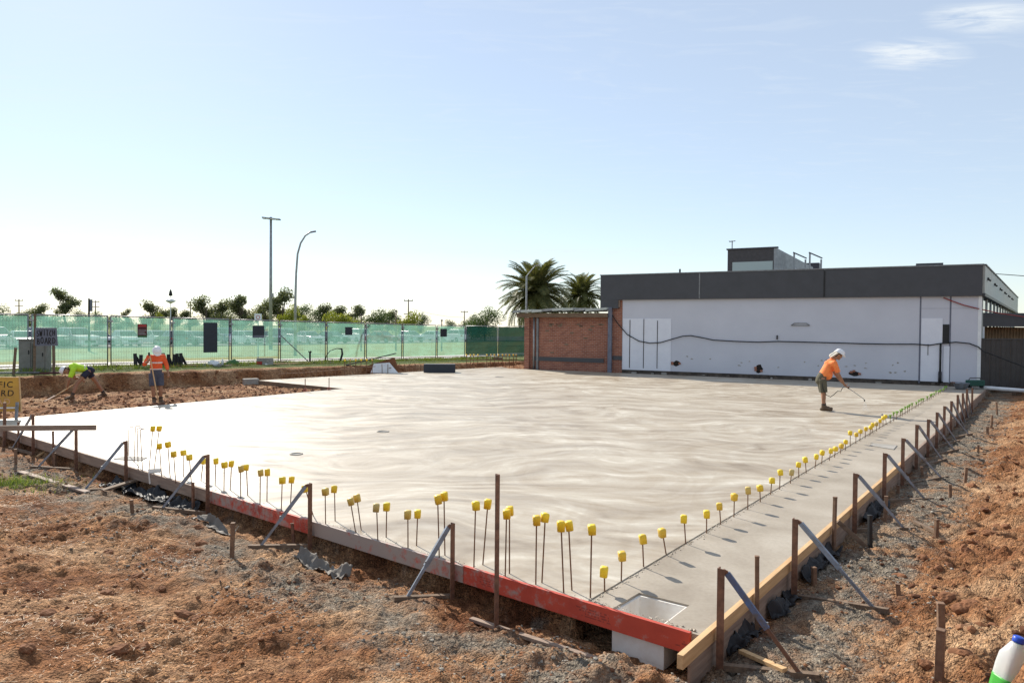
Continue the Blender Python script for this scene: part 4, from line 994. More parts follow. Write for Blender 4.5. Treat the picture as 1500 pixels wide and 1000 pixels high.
# patches of rubbed paint and scuffs
for i in range(20):
    x = random.uniform(985, 1330); y = 540 + (x - 985) * 0.03 - random.uniform(2, 20); a = WP(x, y)
    b = MB(); n = 7; vs = [(a[0] + math.cos(t * 6.28 / n) * random.uniform(.02, .09), -0.004, a[1] + math.sin(t * 6.28 / n) * random.uniform(.01, .05)) for t in range(n)]
    b.add(vs + [(v[0], 0, v[2]) for v in vs], [tuple(range(n))] + [(i_, n + i_, n + (i_ + 1) % n, (i_ + 1) % n) for i_ in range(n)]); b.build('paint_chip', 'concrete_old', bld)
# right side of the building: pale fascia panels, spot lights, windows below
ang = math.atan2(SV.y, SV.x)
sidee = empty('side_wall', (XR, 0, 0), ang); sidee.parent = bld
def sbox(name, m, t0, t1, y0, y1, z0, z1):
    b = MB().box((t0, y0, z0), (t1, y1, z1)); return b.build(name, m, sidee)
nP = 10
for i in range(nP): sbox('fascia_panel', 'lightpanel', i * 3.4 + 0.02, (i + 1) * 3.4 - 0.03, -0.10, 0.0, ZF + 0.12, ZT - 0.005)
sbox('side_cap', 'dark_metal', 0.02, 34, -0.14, 0.0, ZT, ZT + 0.05)
sbox('side_soffit', 'dark_metal', 0.02, 34, -0.12, 0.3, ZF, ZF + 0.118)
for i in range(6):
    b = MB().box((1.2 + i * 4.3, -0.16, ZF + 0.70), (1.4 + i * 4.3, -0.10, ZF + 0.80)).bar((1.3 + i * 4.3, -0.15, ZF + 0.72), (1.3 + i * 4.3, -0.22, ZF + 0.66), 0.07, 0.09); b.build('spot_light', 'black', sidee)
for i in range(12): sbox('window', 'window', 1.3 + i * 2.6, 3.5 + i * 2.6, 0.06, 0.1, 1.6, ZF - 0.01)
for i in range(13): sbox('mullion', 'lightpanel', 0.95 + i * 2.6, 1.25 + i * 2.6, 0.02, 0.12, 1.6, ZF - 0.012)
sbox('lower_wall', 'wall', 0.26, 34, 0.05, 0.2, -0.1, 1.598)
sbox('corner_trim', 'white', -0.03, 0.04, -0.02, 0.1, 0.1, ZF + 0.1)
# roof plant
p0 = WP(1066, 398); p1 = WP(1140, 396)
def roofp(px, py, back):
    d = ray(px, py); p = WL - nW * back; t = (p.x * nW.x + p.y * nW.y) / (d.x * nW.x + d.y * nW.y); q = Vector((d.x * t, d.y * t))
    return (q - WL).dot(vW), back, CAMZ + d.z * t
a = roofp(1066, 366, 5.0); c = roofp(1138, 363.5, 5.0); top = (a[2] + c[2]) / 2
b = MB().box((a[0], 5.0, ZT), (c[0], 5.12, top)); b.build('clerestory_front', worn('brown_grey_cladding', (0.085, 0.075, 0.075)), bld)
b = MB().box((a[0] + 0.02, 5.121, ZT), (c[0] - 0.15, 8, top - 0.02)); b.build('clerestory_body', 'galv', bld)
d_ = roofp(1073, 384.5, 5.0); e_ = roofp(1132, 382, 5.0)
b = MB().box((d_[0], 4.97, ZT + 0.02), (e_[0], 4.998, (d_[2] + e_[2]) / 2)); b.build('clerestory_window', 'skylight', bld)
b = MB().box((a[0] - 0.06, 4.95, top), (c[0] + 0.06, 5.2, top + 0.07)); b.build('clerestory_cap', 'dark_metal', bld)
b = MB().add([(c[0], 4.98, ZT), (c[0], 4.98, top - 0.005), (c[0] + 1.4, 8.5, top - 0.75), (c[0] + 1.4, 8.5, ZT), (c[0] - .14, 4.99, ZT), (c[0] - .14, 4.99, top - 0.005), (c[0] + 1.2, 8.5, top - 0.75), (c[0] + 1.2, 8.5, ZT)], [(0, 3, 2, 1), (4, 5, 6, 7), (1, 2, 6, 5), (0, 1, 5, 4), (2, 3, 7, 6)]); b.build('clerestory_side', 'galv', bld)
# rooftop frames
for px in (1163, 1186):
    q = roofp(px, 395, 6.0); tz = roofp(px, 370.5, 6.0)[2]; x = q[0]; dx = roofp(px + 17, 377, 6.0)[0] - x; h = tz - ZT
    fr = empty('roof_frame', (x, 6.0, ZT), 0); fr.parent = bld
    MB().bar((0, 0, 0), (0, 0, h), 0.08, 0.08).build('upright', 'galv', fr); MB().bar((dx, 0, 0), (dx, 0, h * 0.74), 0.08, 0.08).build('upright', 'galv', fr)
    MB().bar((-0.05, 0.005, h + 0.03), (dx + 0.05, 0.005, h * 0.76 + 0.03), 0.06, 0.1).build('top_rail', 'dark_metal', fr)
    MB().bar((0.05, 0.05, h * 0.42), (dx, 0.05, h * 0.18), 0.06, 0.05).build('cross_brace', 'white', fr); MB().bar((0.0, 0.03, h * 0.45), (-dx * 0.45, 0.03, 0.0), 0.06, 0.05).build('diagonal', 'white', fr)
a = roofp(1310, 390, 6); c = roofp(1382, 384.5, 6); b = MB().box((a[0], 6, ZT), (a[0] + (c[0] - a[0]) * 0.45, 8, a[2] - 0.0)).build('roof_unit', 'timber_old', bld)
b = MB().box((a[0] + (c[0] - a[0]) * 0.452, 6.1, ZT), (c[0], 8.2, c[2])).build('roof_unit', 'dark_metal', bld)
a = roofp(1150, 390, 9.0); c = roofp(1200, 386, 9.0); MB().box((a[0], 9.0, ZT), (c[0], 10.5, c[2] + 0.05)).build('roof_unit', 'dark_metal', bld)
a = roofp(996, 394, 4); MB().tube([(a[0], 4, ZT - 0.1), (a[0], 4, a[2])], 0.05, 8).build('vent_pipe', 'dark_metal', bld)
a = roofp(1072.6, 354, 7); an = MB().tube([(a[0], 7, ZT), (a[0], 7, a[2])], 0.03, 6).bar((a[0] - .16, 7, a[2]), (a[0] + .16, 7, a[2] + 0.03), 0.03, 0.05)
for k in (-.14, 0, .14): an.bar((a[0] + k, 6.8, a[2] + .02), (a[0] + k, 7.2, a[2] + .06), 0.02, 0.02)
an.build('antenna', 'grey_metal', bld)

# cable slung along the wall
cab = [(893, 456), (905, 474), (919, 490), (936, 499.5), (952, 502.5), (968, 501.5), (985, 496.5), (1000, 492.3), (1012, 491.5), (1026, 494), (1045, 498), (1075, 499.8), (1110, 501), (1140, 500), (1180, 501), (1220, 502), (1260, 503.2), (1300, 504), (1340, 504), (1362, 505.5), (1378, 503), (1400, 501), (1420, 503), (1433, 508), (1440, 514)]
pts = []
for x, y in cab:
    a = WP(x, y, 0.09); q = WL + nW * 0.09 + vW * a[0]; pts.append(Vector((q.x, q.y, a[1])))
pts.append(Vector((pts[-1].x + 1.2, pts[-1].y - 0.35, 0.9))); pts.append(Vector((pts[-1].x + 0.9, pts[-1].y - 0.3, 0.45)))
cu = MB().tube([p - pts[0] for p in pts], 0.024, 7); o = cu.build('cable', 'black', None, True); o.location = pts[0]; tag(o, 'thick black cable slung in a wave along the white wall', 'cable')
pts = []
for x, y in ((1382, 436), (1395, 441), (1412, 447), (1433, 452)):
    a = WP(x, y, 0.06); q = WL + nW * 0.06 + vW * a[0]; pts.append(Vector((q.x, q.y, a[1])))
pts += [PD(1465, 459, 29.2), PD(1500, 464, 29.3), PD(1560, 468, 29.4)]
o = MB().tube([p - pts[0] for p in pts], 0.022, 6).build('lead', worn('red_lead', (0.35, 0.06, 0.05)), None, True); o.location = pts[0]; tag(o, 'thin red lead running off the wall towards the canopy', 'lead')

# ------------------------------------------------------------------ brick annex
ax_l, _ = WP(769, 520); an = empty('brick_annex', (WL.x, WL.y, 0), RZ, 'low red brick annex with an old flat roof left of the white wall', 'building')
xR_ = x0 - 0.003
b = MB().box((ax_l + 0.3, 0.03, -0.3), (xR_, 0.26, 2.72)); b.build('front_wall', 'brick', an)
b = MB().box((ax_l + 0.3, 0.262, -0.3), (ax_l + 0.55, 9, 2.72)); b.build('side_wall', 'brick', an)
zb0, zb1 = WP(860, 530.5)[1], WP(860, 524.5)[1]
b = MB().box((ax_l + 0.45, -0.02, zb0), (xR_ - 0.3, 0.028, zb1)); b.build('dark_band', 'dark_metal', an)
b = MB().box((ax_l - 0.35, -0.35, 2.72), (xR_, -0.27, 2.93)); b.build('fascia', 'timber_dark', an)
b = MB().box((ax_l - 0.35, -0.268, 2.725), (xR_, 9, 2.80)); b.build('soffit', 'dark_metal', an)
L_ = xR_ - ax_l + 0.5; n = 9
for i in range(n):
    w = L_ / n; xa = ax_l - 0.5 + i * w; zz = 2.99 + random.uniform(0, 0.07) + 0.010 * i; ov = random.uniform(-0.16, 0.12)
    b = MB().add([(xa + .01, -0.5 + ov, zz - .06), (xa + w - .01, -0.48 + ov, zz - 0.02), (xa + w - .01, 9, zz + .2), (xa + .01, 9, zz + .2), (xa + .01, -0.5 + ov, zz + .05), (xa + w - .01, -0.48 + ov, zz + .10), (xa + w - .01, 9, zz + .25), (xa + .01, 9, zz + .25)],
        [(0, 3, 2, 1), (4, 5, 6, 7), (0, 1, 5, 4), (1, 2, 6, 5), (2, 3, 7, 6), (3, 0, 4, 7)]); b.build('roof_sheet', 'lightpanel' if i % 3 else 'galv', an)
b = MB().tube([(ax_l + 0.55, -0.06, -0.1), (ax_l + 0.55, -0.06, 2.72)], 0.05, 8); b.build('downpipe', 'galv', an, True)
b = MB().box((ax_l + 0.68, -0.05, 0.0), (ax_l + 0.8, 0.028, 2.7)); b.build('corner_strip', 'grey_metal', an)
b = MB().box((ax_l + 0.02, -0.14, -0.2), (ax_l + 0.30, 0.14, 2.7)); b.build('corner_pier', 'brick', an)
for i in range(34):
    xa = random.uniform(ax_l + 0.9, xR_ - 0.4); zz = random.choice([random.uniform(0.9, 2.5), 2.2, 2.35]); zz = round(zz / 0.086) * 0.086 + 0.006
    b = MB().box((xa, 0.018, zz), (xa + 0.2, 0.0295, zz + 0.07)); b.build('odd_brick', 'timber_dark' if i % 2 else 'brickblock', an)

# ------------------------------------------------------------------ right edge: canopy, fence, pipe
c0_ = PD(1437, 520, 29.6); can = empty('canopy', (c0_.x, c0_.y, 0), 0.0, 'low dark canopy with a glazed screen beside the building corner', 'canopy')
k = 31.0 / F
zc1 = zat(c0_, 1450, 458); zc0 = zat(c0_, 1450, 478)
MB().box((0, 0, zc0), (9, 0.12, zc1)).build('fascia', 'dark_metal', can); MB().box((0, 0.121, zc1 - 0.1), (9, 8, zc1 - 0.01)).build('roof', 'dark_metal', can)
MB().box((0.02, 0.02, 0), (0.14, 0.10, zc0)).build('post', 'white', can)
for i in range(24): MB().box((0.35 + i * 0.13, 1.0, 0), (0.45 + i * 0.13, 1.05, zc0 - 0.02)).build('timber_slat', 'wood_slats', can)
MB().box((3.5, 1.0, 0), (8, 1.04, zc0 - 0.02)).build('glass_screen', 'window', can)
f0 = PD(1434, 560, 28.15); fn = empty('sheet_fence', (f0.x, f0.y, 0), -0.03, 'dark brown ribbed metal fence beside the building corner', 'fence')
zf = zat(f0, 1450, 497.5)
for i in range(16):
    x = i * 0.40; MB().add([(x, 0, 0), (x + .05, -.04, 0), (x + .19, -.04, 0), (x + .23, 0, 0), (x + .395, 0, 0), (x, 0, zf), (x + .05, -.04, zf), (x + .19, -.04, zf), (x + .23, 0, zf), (x + .395, 0, zf)],
        [(i_, i_ + 1, i_ + 6, i_ + 5) for i_ in range(4)]).build('fence_sheet', 'dark_fence', fn)
MB().box((-0.02, -0.06, zf), (6.5, 0.05, zf + 0.06)).build('top_rail', 'dark_fence', fn); MB().box((-0.10, -0.06, 0), (-0.025, 0.05, zf + 0.06)).build('post', 'maroon', fn)
a = PD(1421, 566, 27.2); c = PD(1580, 578, 26.0)
o = MB().tube([(0, 0, 0), c - a], 0.075, 12).build('drain_pipe', 'white', None, True); o.location = a; tag(o, 'long white plastic drain pipe lying by the dark fence', 'pipe')
for px in (1440, 1490):
    q = PD(px, 570, 26.9); g = G(q.x, q.y); b = MB().box((-0.12, -0.12, g - 0.1), (0.12, 0.12, q.z - 0.07)); o = b.build('timber_chock', 'timber_dark', None, False, 0.01); o.location = (q.x, q.y, 0); tag(o, 'muddy timber chock holding up the white drain pipe', 'chock', 'chocks under the drain pipe')
p = PD(1408, 566, 26.9); tb = empty('mortar_tub', (p.x, p.y, -0.02), 0.2, 'tapered grey mortar tub at the end of the strip by the wall', 'tub')
b = MB(); b.lathe([(0.17, 0.0), (0.27, 0.24), (0.30, 0.25), (0.27, 0.252), (0.25, 0.24), (0.15, 0.04), (0.02, 0.035)], 18); b.build('tub', 'brace', tb, True); MB().tube([(-.28, 0, .24), (-.38, 0, .29), (-.45, 0, .27)], 0.02, 6).build('handle', 'rust', tb)
p = PD(1428, 561, 27.0); tl = empty('power_tool', (p.x, p.y, 0.04), 0.1, 'dark green machine resting on the white drain pipe', 'machine')
MB().box((-0.3, -0.13, 0.08), (0.32, 0.13, 0.30)).build('body', worn('dark_green_paint', (0.02, 0.09, 0.065)), tl, False, 0.03); MB().tube([(-.25, 0, .30), (-.2, 0, .38), (.2, 0, .38), (.25, 0, .30)], 0.016, 6).build('handle', 'black', tl)
MB().box((-.28, -.1, 0.0), (-.2, .1, .08)).build('foot', 'black', tl); MB().box((.2, -.1, 0.0), (.28, .1, .08)).build('foot', 'black', tl)
# power line off the roof
a = PD(1444, 400, 36); c = PD(1560, 405.5, 34); o = MB().tube([Vector((0, 0, 0)), (c - a) * 0.5 + Vector((0, 0, -0.05)), c - a], 0.018, 5).build('power_line', 'black'); o.location = a; tag(o, 'dark overhead wire running off the building roof', 'wire')

# ------------------------------------------------------------------ temporary fence
def fence_at(px, py=500):
    return on_line(px, FENCE0, vF, py)
FH = 2.1
def fence_panel(p, q, z0, z1, label, group, foot_label, cover='cloth', low=0.30, wires=True, seed=0):
    """one panel from p to q; z0, z1 its ground heights"""
    r = random.Random(seed); d = q - p; L = d.length; rz = math.atan2(d.y, d.x)
    e = empty('temporary_fence', (p.x, p.y, z0), rz, label, 'fence', group)
    dz = z1 - z0
    def pt(x, z, y=0): return (x, y, z + dz * x / L)
    R_ = 0.024
    MB().tube([pt(0.04, 0.03), pt(0.04, FH)], R_, 7).build('upright', 'grey_metal', e, True)
    MB().tube([pt(L - 0.04, 0.03), pt(L - 0.04, FH)], R_, 7).build('upright', 'grey_metal', e, True)
    MB().tube([pt(0.04, FH - 0.01), pt(L - 0.04, FH - 0.01)], R_, 7).build('top_rail', 'galv', e, True)
    MB().tube([pt(0.04, 0.16), pt(L - 0.04, 0.16)], R_ * 0.8, 7).build('bottom_rail', 'grey_metal', e, True)
    MB().bar(pt(-0.06, FH - 0.22, -0.02), pt(0.10, FH - 0.22, -0.02), 0.07, 0.05).build('clamp', 'galv', e)
    if wires:
        b = MB(); n = int(L / 0.10)
        for i in range(1, n): x = 0.04 + (L - 0.08) * i / n; b.bar(pt(x, 0.17), pt(x, FH - 0.02), 0.004, 0.004)
        for i in range(1, 8): b.bar(pt(0.05, 0.16 + i * 0.24), pt(L - 0.05, 0.16 + i * 0.24), 0.005, 0.004)
        tag(b.build('wire_mesh', 'grey_metal', e), kind='stuff')
    # shade cloth tied to the panel: sagging, wrinkled
    nx_, nz_ = 44, 30; xs = np.linspace(0.03, L - 0.03, nx_); zs = np.linspace(low, FH - 0.05, nz_); XX, ZZ = np.meshgrid(xs, zs)
    wr = 0.030 * fbm(XX + seed * 3.1, ZZ * 2.5, 1.6, 4, seed) + 0.012 * fbm(XX, ZZ * 3, 5, 3, seed + 9)
    ZZ2 = ZZ + dz * XX / L + (ZZ < low + 0.05) * 0.02 * perlin(XX * 3, ZZ, seed) - (ZZ > FH - 0.1) * 0.03 * np.abs(perlin(XX * 1.7 + seed, ZZ * 0, 4))
    cm_ = grid_mesh('shade_cloth', XX, 0.035 + wr, ZZ2); c = link('shade_cloth', cm_, cover); c.location = e.location; c.rotation_euler = e.rotation_euler
    tag(c, ('dark doubled green shade cloth tied to ' if cover != 'cloth' else 'see through green shade cloth, ') + foot_label[0], 'shade cloth', foot_label[1])
    f = MB(); f.box((-0.32, -0.12, -0.03), (0.32, 0.12, 0.10))
    if 'brown_fence_foot' not in bpy.data.materials: worn('brown_fence_foot', (0.16, 0.09, 0.06))
    f.build('foot_block', bpy.data.materials['brown_fence_foot'], e, False, 0.015)
    return e
pxs = [45, 161, 252, 338, 410, 478.5, 536, 590, 640, 682]
pf = [fence_at(x) for x in pxs]; pf.insert(0, pf[0] - vF * 2.5); pf.insert(0, pf[0] - vF * 2.5)
for i in range(len(pf) - 1):
    p, q = pf[i], pf[i + 1]
    fence_panel(p, q - vF * 0.05, float(banktop(p.x, p.y)), float(banktop(q.x, q.y)), 'temporary fence with green cloth on the bank, ' + ordn(len(pf) - 2 - i) + ' from the folded dark cloth', 'fence panels along the bank',
                (ordn(len(pf) - 2 - i) + ' from the folded dark cloth', 'green cloths along the bank', 'fence feet along the bank'), 'cloth', 0.34 if i < 6 else 0.22, i < 7, i)
T = pf[-1]; ends = [T, V2(PD(729, 520, 45.2)), V2(PD(775, 520, 44.6))]
for i in range(2):
    fence_panel(ends[i], ends[i + 1], 0.16, 0.16, ('temporary fence panel with folded dark cloth' if i == 0 else 'temporary fence panel with dark cloth touching the brick annex'), None,
                ('the folded cloth panel' if i == 0 else 'the panel touching the annex', None, None), 'cloth_dark', 0.2, False, 30 + i)
# fence stay
p = fence_at(412); z = float(banktop(p.x, p.y)); q = p - nF * 1.1 + vF * 0.9
o = MB().tube([(0, 0, 1.35), (q.x - p.x, q.y - p.y, 0.02)], 0.024, 7).tube([(q.x - p.x, q.y - p.y, 0.03), (q.x - p.x - .25 * vF.x, q.y - p.y - .25 * vF.y, 0.03)], 0.03, 6).build('fence_stay', 'grey_metal'); o.location = (p.x, p.y, z); tag(o, 'diagonal steel stay propping the fence', 'stay')
# boards hung on the fence
def hung(x0, y0, x1, y1, m, label, name='sign_board', lines=None):
    xm = (x0 + x1) / 2; p = fence_at(xm) - nF * 0.05; dpt = p.y
    a = PD(x0, y1, dpt); c = PD(x1, y0, dpt); w = (c.x - a.x) / max(vF.x, 0.3) * 0.62 + (c.x - a.x) * 0.0; w = (c.x - a.x) * 1.0
    # width along the fence that spans the same pixels
    pa, pb = fence_at(x0), fence_at(x1); L = (pb - pa).length; h = c.z - a.z
    e = empty(name, (p.x, p.y, a.z), math.atan2(vF.y, vF.x), label, 'sign'); MB().box((-L / 2, -0.02, 0), (L / 2, -0.005, h)).build('board', m, e, False, 0.003)
    for (u0, v0, u1, v1, mm) in lines or []: MB().box((-L / 2 + L * u0, -0.024, h * v0), (-L / 2 + L * u1, -0.0205, h * v1)).build('printed_band', mm, e)
    return e
hung(297, 472.5, 317.5, 516, 'signblack', 'tall dark panel hung on the green fence')
hung(369, 477, 386, 494.5, 'signblack', 'square dark sign on the fence beside the floodlight pole', lines=[(0.05, 0.02, 0.97, 0.2, 'signgrey')])
hung(504.5, 479, 515, 490.5, 'signblack', 'small square dark sign on the fence beyond the curved street lamp')
hung(644, 481.5, 653.5, 493, 'signblack', 'small tilted dark sign near the dark folded cloth')
hung(200.5, 474.5, 214.5, 494, 'maroon', 'faded maroon notice on the fence behind the orange worker', lines=[(0.08, 0.80, 0.92, 0.94, 'red'), (0.08, 0.5, 0.92, 0.55, 'galv'), (0.08, 0.35, 0.75, 0.4, 'galv'), (0.08, 0.22, 0.85, 0.27, 'galv'), (0.0, 0.0, 1.0, 0.14, 'greencloth')])
p = fence_at(398) + nF * 1.2; a = PD(398, 470, p.y); c = PD(398, 459.5, p.y)
e = empty('parking_sign', (p.x, p.y, float(hbase(p.x, p.y))), math.atan2(vF.y, vF.x) * 0.3, 'small white sign with red print showing above the fence', 'sign')
MB().tube([(0, 0, 0), (0, 0, c.z - e.location.z)], 0.03, 7).build('pole', 'galv', e); hh = c.z - a.z; zz = a.z - e.location.z
MB().box((-0.17, -0.05, zz), (0.17, -0.032, zz + hh)).build('board', 'white', e); MB().tube([(0, -0.052, zz + hh * .5), (0, -0.056, zz + hh * .5)], 0.10, 16).build('red_ring', 'red', e); MB().tube([(0, -0.0565, zz + hh * .5), (0, -0.059, zz + hh * .5)], 0.07, 16).build('white_disc', 'white', e)

# ------------------------------------------------------------------ hand lettered board, cabinets
STR = {'S': [[(.9, .9), (.5, 1), (.1, .8), (.3, .55), (.75, .45), (.85, .2), (.45, 0), (.05, .12)]], 'W': [[(0, 1), (.2, 0), (.5, .7), (.8, 0), (1, 1)]], 'I': [[(.5, 1), (.5, 0)]],
       'T': [[(0, .98), (1, 1)], [(.5, 1), (.5, 0)]], 'C': [[(.9, .85), (.5, 1), (.1, .6), (.15, .2), (.5, 0), (.9, .15)]], 'H': [[(.1, 1), (.1, 0)], [(.9, 1), (.9, 0)], [(.1, .5), (.9, .5)]],
       'B': [[(.1, 0), (.1, 1), (.7, .9), (.7, .6), (.1, .52), (.85, .4), (.8, .08), (.1, 0)]], 'O': [[(.5, 1), (.1, .7), (.1, .25), (.5, 0), (.9, .25), (.9, .7), (.5, 1)]],
       'A': [[(0, 0), (.5, 1), (1, 0)], [(.2, .38), (.8, .38)]], 'R': [[(.1, 0), (.1, 1), (.8, .88), (.75, .55), (.1, .48), (.95, 0)]], 'D': [[(.1, 0), (.1, 1), (.6, .9), (.95, .5), (.6, .08), (.1, 0)]]}
def letters(word, x0, x1, z0, h, y, parent, m, th):
    n = len(word); w = (x1 - x0) / n
    for i, ch in enumerate(word):
        b = MB(); jx, jz = random.uniform(-.06, .06) * w, random.uniform(-.08, .08) * h; hs = h * random.uniform(.85, 1.05)
        for st in STR[ch]:
            pts = [(x0 + w * (i + 0.1 + 0.74 * u) + jx, y, z0 + jz + hs * v) for u, v in st]
            for a, c in zip(pts[:-1], pts[1:]): b.bar(a, c, th, 0.004, (0, 1, 0) if False else None)
        tag(b.build('letter', m, parent), kind='stuff')
gp = PG(52, 548); dpt = fence_at(65).y - 2.0
sb = PD(65, 545, dpt); zb = float(banktop(sb.x, sb.y)); k = dpt / F
e = empty('switchboard_sign', (sb.x, sb.y, zb), 0.12, 'grey board hand lettered SWITCH BOARD on two timber posts', 'sign')
z0, z1 = PD(65, 506.5, dpt).z - zb, PD(65, 480, dpt).z - zb; x0_, x1_ = (53.5 - 65) * k, (84.5 - 65) * k
MB().add([(x0_, -0.05, z0), (x1_, -0.05, z0 + .01), (x1_ - .04, -0.05, z1), (x0_ + .0, -0.05, z1), (x0_, -0.03, z0), (x1_, -0.03, z0 + .01), (x1_ - .04, -0.03, z1), (x0_, -0.03, z1)], [(0, 1, 2, 3), (7, 6, 5, 4), (0, 4, 5, 1), (1, 5, 6, 2), (2, 6, 7, 3), (3, 7, 4, 0)]).build('board', 'signgrey', e)
MB().bar((x0_ - 0.06, -0.0, -0.55), (x0_ - 0.02, 0, PD(65, 460, dpt).z - zb), 0.07, 0.05).build('post', 'timber_dark', e); MB().bar((x1_ - 0.15, -0.0, -0.5), (x1_ - 0.17, 0, z1 - .05), 0.08, 0.05).build('post', 'timber_dark', e)
hl = (z1 - z0); letters('SWITCH', x0_ + .05, x1_ - .08, z0 + hl * .55, hl * .34, -0.055, e, 'ink', 0.026); letters('BOARD', x0_ + .05, x1_ - .06, z0 + hl * .12, hl * .34, -0.055, e, 'ink', 0.026)
def cabinet(x0, x1, y0, y1, dd, label):
    a = PD((x0 + x1) / 2, y1, dd); zz = float(hbase(a.x, a.y)); e = empty('switch_cabinet', (a.x, a.y, zz), 0.15, label, 'cabinet'); w = (x1 - x0) * dd / F / 2; h = PD(x0, y0, dd).z - zz
    MB().box((-w, -0.02, 0.02), (w, 0.38, h)).build('case', 'cabinet', e, False, 0.012); MB().box((-w + 0.05, -0.045, 0.12), (w - .05, -0.021, h - .08)).build('door', 'cabinet', e, False, 0.006)
    MB().box((-w - .03, -0.06, h + .001), (w + .03, .42, h + .04)).build('lid', 'cabinet', e); MB().box((w - .12, -0.07, h * .55), (w - .09, -0.046, h * .68)).build('handle', 'black', e); MB().box((-w - .05, -.05, -.15), (w + .05, .45, .018)).build('plinth', 'concrete_old', e)
dd = dpt + 0.9; cabinet(28.5, 47, 498, 547, dd, 'tall grey metal cabinet beside the lettered board'); cabinet(50, 67.5, 503, 546, dd - .1, 'grey metal cabinet half hidden by the lettered board')
# beam along the bank edge
a = PD(10, 549, dpt - .3); c = PD(98, 546, dpt - .2); o = MB().bar((0, 0, 0), c - a, 0.10, 0.07).build('timber_beam', 'maroon', None, False, .005); o.location = a; tag(o, 'dark red beam lying on the bank below the lettered board', 'beam')
a = PD(0, 546, dpt - .5); c = PD(58, 545, dpt - .3); o = MB().bar((0, 0, 0), c - a, 0.05, 0.06).build('pipe_rail', 'grey_metal'); o.location = a; tag(o, 'grey steel rail lying before the cabinets', 'rail')
q = PD(18, 552, dpt - 1.0); o = MB().bar((0, 0, -0.4), (0.12, 0, PD(22, 509, dpt - 1).z - q.z), 0.07, 0.05).build('timber_post', 'timber_dark'); o.location = q; MB().box((0.02, -.08, 0), (0.2, .04, .06)); tag(o, 'leaning dark post before the grey cabinet', 'post')

# ------------------------------------------------------------------ yellow warning sign (its left part is out of the frame)
p0 = P(2, 612, -0.02); dd = p0.y - 0.35
e = empty('warning_sign', PD(-30, 612, dd), 0.12, 'yellow traffic hazard warning sign on a trestle at the slab edge', 'sign'); e.location.z = -0.02; k = dd / F
tz, bz = PD(10, 553, dd).z + .02, PD(10, 603, dd).z + .02; tzz, bzz = tz, bz
xr0, xr1 = (20.5 + 30) * k, (27 + 30) * k; xl = -1.15
MB().add([(xl, 0, bzz), (xr1, 0, bzz), (xr0, 0.10, tzz), (xl + .08, 0.10, tzz), (xl, .02, bzz), (xr1, .02, bzz), (xr0, .12, tzz), (xl + .08, .12, tzz)], [(0, 1, 2, 3), (7, 6, 5, 4), (0, 4, 5, 1), (1, 5, 6, 2), (2, 6, 7, 3), (3, 7, 4, 0)]).build('board', 'signyellow', e)
MB().bar((xr1 + .004, -.004, bzz - .02), (xr0 + .012, .10, tzz), 0.018, 0.03).build('edge_trim', 'timber', e)
def text(word, right, z, size, m):
    cu = bpy.data.curves.new('lettering', 'FONT'); cu.body = word; cu.size = size; cu.extrude = 0.002; cu.align_x = 'RIGHT'; cu.space_character = 1.22
    t = bpy.data.objects.new('tmp', cu); COL.objects.link(t); bpy.context.view_layer.update()
    me = bpy.data.meshes.new_from_object(t.evaluated_get(bpy.context.evaluated_depsgraph_get())); bpy.data.objects.remove(t)
    me.materials.clear(); sl_ = math.atan2(0.10, tzz - bzz); o = link('lettering', me, m, e); o.rotation_euler = (math.pi / 2 - sl_, 0, 0)
    o.location = (right, (z - bzz) * math.tan(sl_) - 0.004, z); tag(o, kind='stuff')
H_ = tzz - bzz
text('TRAFFIC', (13.4 + 30) * k, bzz + H_ * .70, H_ * .25, 'ink'); text('HAZARD', (15.5 + 30) * k, bzz + H_ * .45, H_ * .25, 'ink'); text('AHEAD', (11.5 + 30) * k, bzz + H_ * .20, H_ * .25, 'faded')
MB().tube([(xl, -.06, bzz - .02 + .09), (xr0 + .03, -.06, bzz + .09)], 0.018, 8).build('clamp_bar', 'white', e, True)
MB().bar((xr0 + .02, -.06, -.06), (xr0 + .05, -.06, bzz + .22), .05, .05).build('leg', 'brace', e); MB().bar((xl + .1, -.06, -.06), (xl + .1, -.06, bzz + .2), .05, .05).build('leg', 'brace', e); MB().bar((xr0 + .02, -.06, .0), (xr0 - .1, -.4, -.02), .04, .04).build('foot', 'brace', e)

# ------------------------------------------------------------------ odds and ends on the bank
def lump(name, px, py, sx, sy, sz, m, label, cat, back=0.0, rz=0.0, seed=0, dz=0.0):
    q = PGB(px, py); r = random.Random(seed); me = bmesh.new(); bmesh.ops.create_icosphere(me, subdivisions=3, radius=1)
    for v in me.verts:
        c = v.co; k = 1 + 0.22 * float(perlin(np.array([c.x * 2.3 + seed * 7]), np.array([c.y * 2.3 + c.z * 1.7]), seed)[0]); c *= k
        c.x *= sx; c.y *= sy; c.z = max(c.z, -0.3) * sz
    m_ = bpy.data.meshes.new(name); me.to_mesh(m_); me.free(); m_.polygons.foreach_set('use_smooth', [True] * len(m_.polygons))
    o = link(name, m_, m); o.location = (q.x, q.y, q.z + sz * .25 + dz); o.rotation_euler = (0, 0, rz); return tag(o, label, cat)
def PGB(px, py):
    """on top of the bank, just in front of the fence"""
    q = on_line(px, FENCE0 - nF * 0.9, vF, py); return Vector((q.x, q.y, float(banktop(q.x, q.y))))
lump('white_sack', 313, 536, 0.28, 0.2, 0.2, 'white', 'crumpled white sack on the bank', 'sack', seed=2)
lump('green_bag', 341, 536, 0.30, 0.22, 0.22, 'greencloth', 'green bag lying on the bank beside a white bottle', 'bag', seed=3)
q = PGB(326, 536); b = MB().lathe([(.05, 0), (.055, .02), (.055, .2), (.025, .27), (.025, .31)], 14); o = b.build('drum_bottle', 'white', None, True); o.location = q; tag(o, 'white bottle standing between sack and green bag', 'bottle')
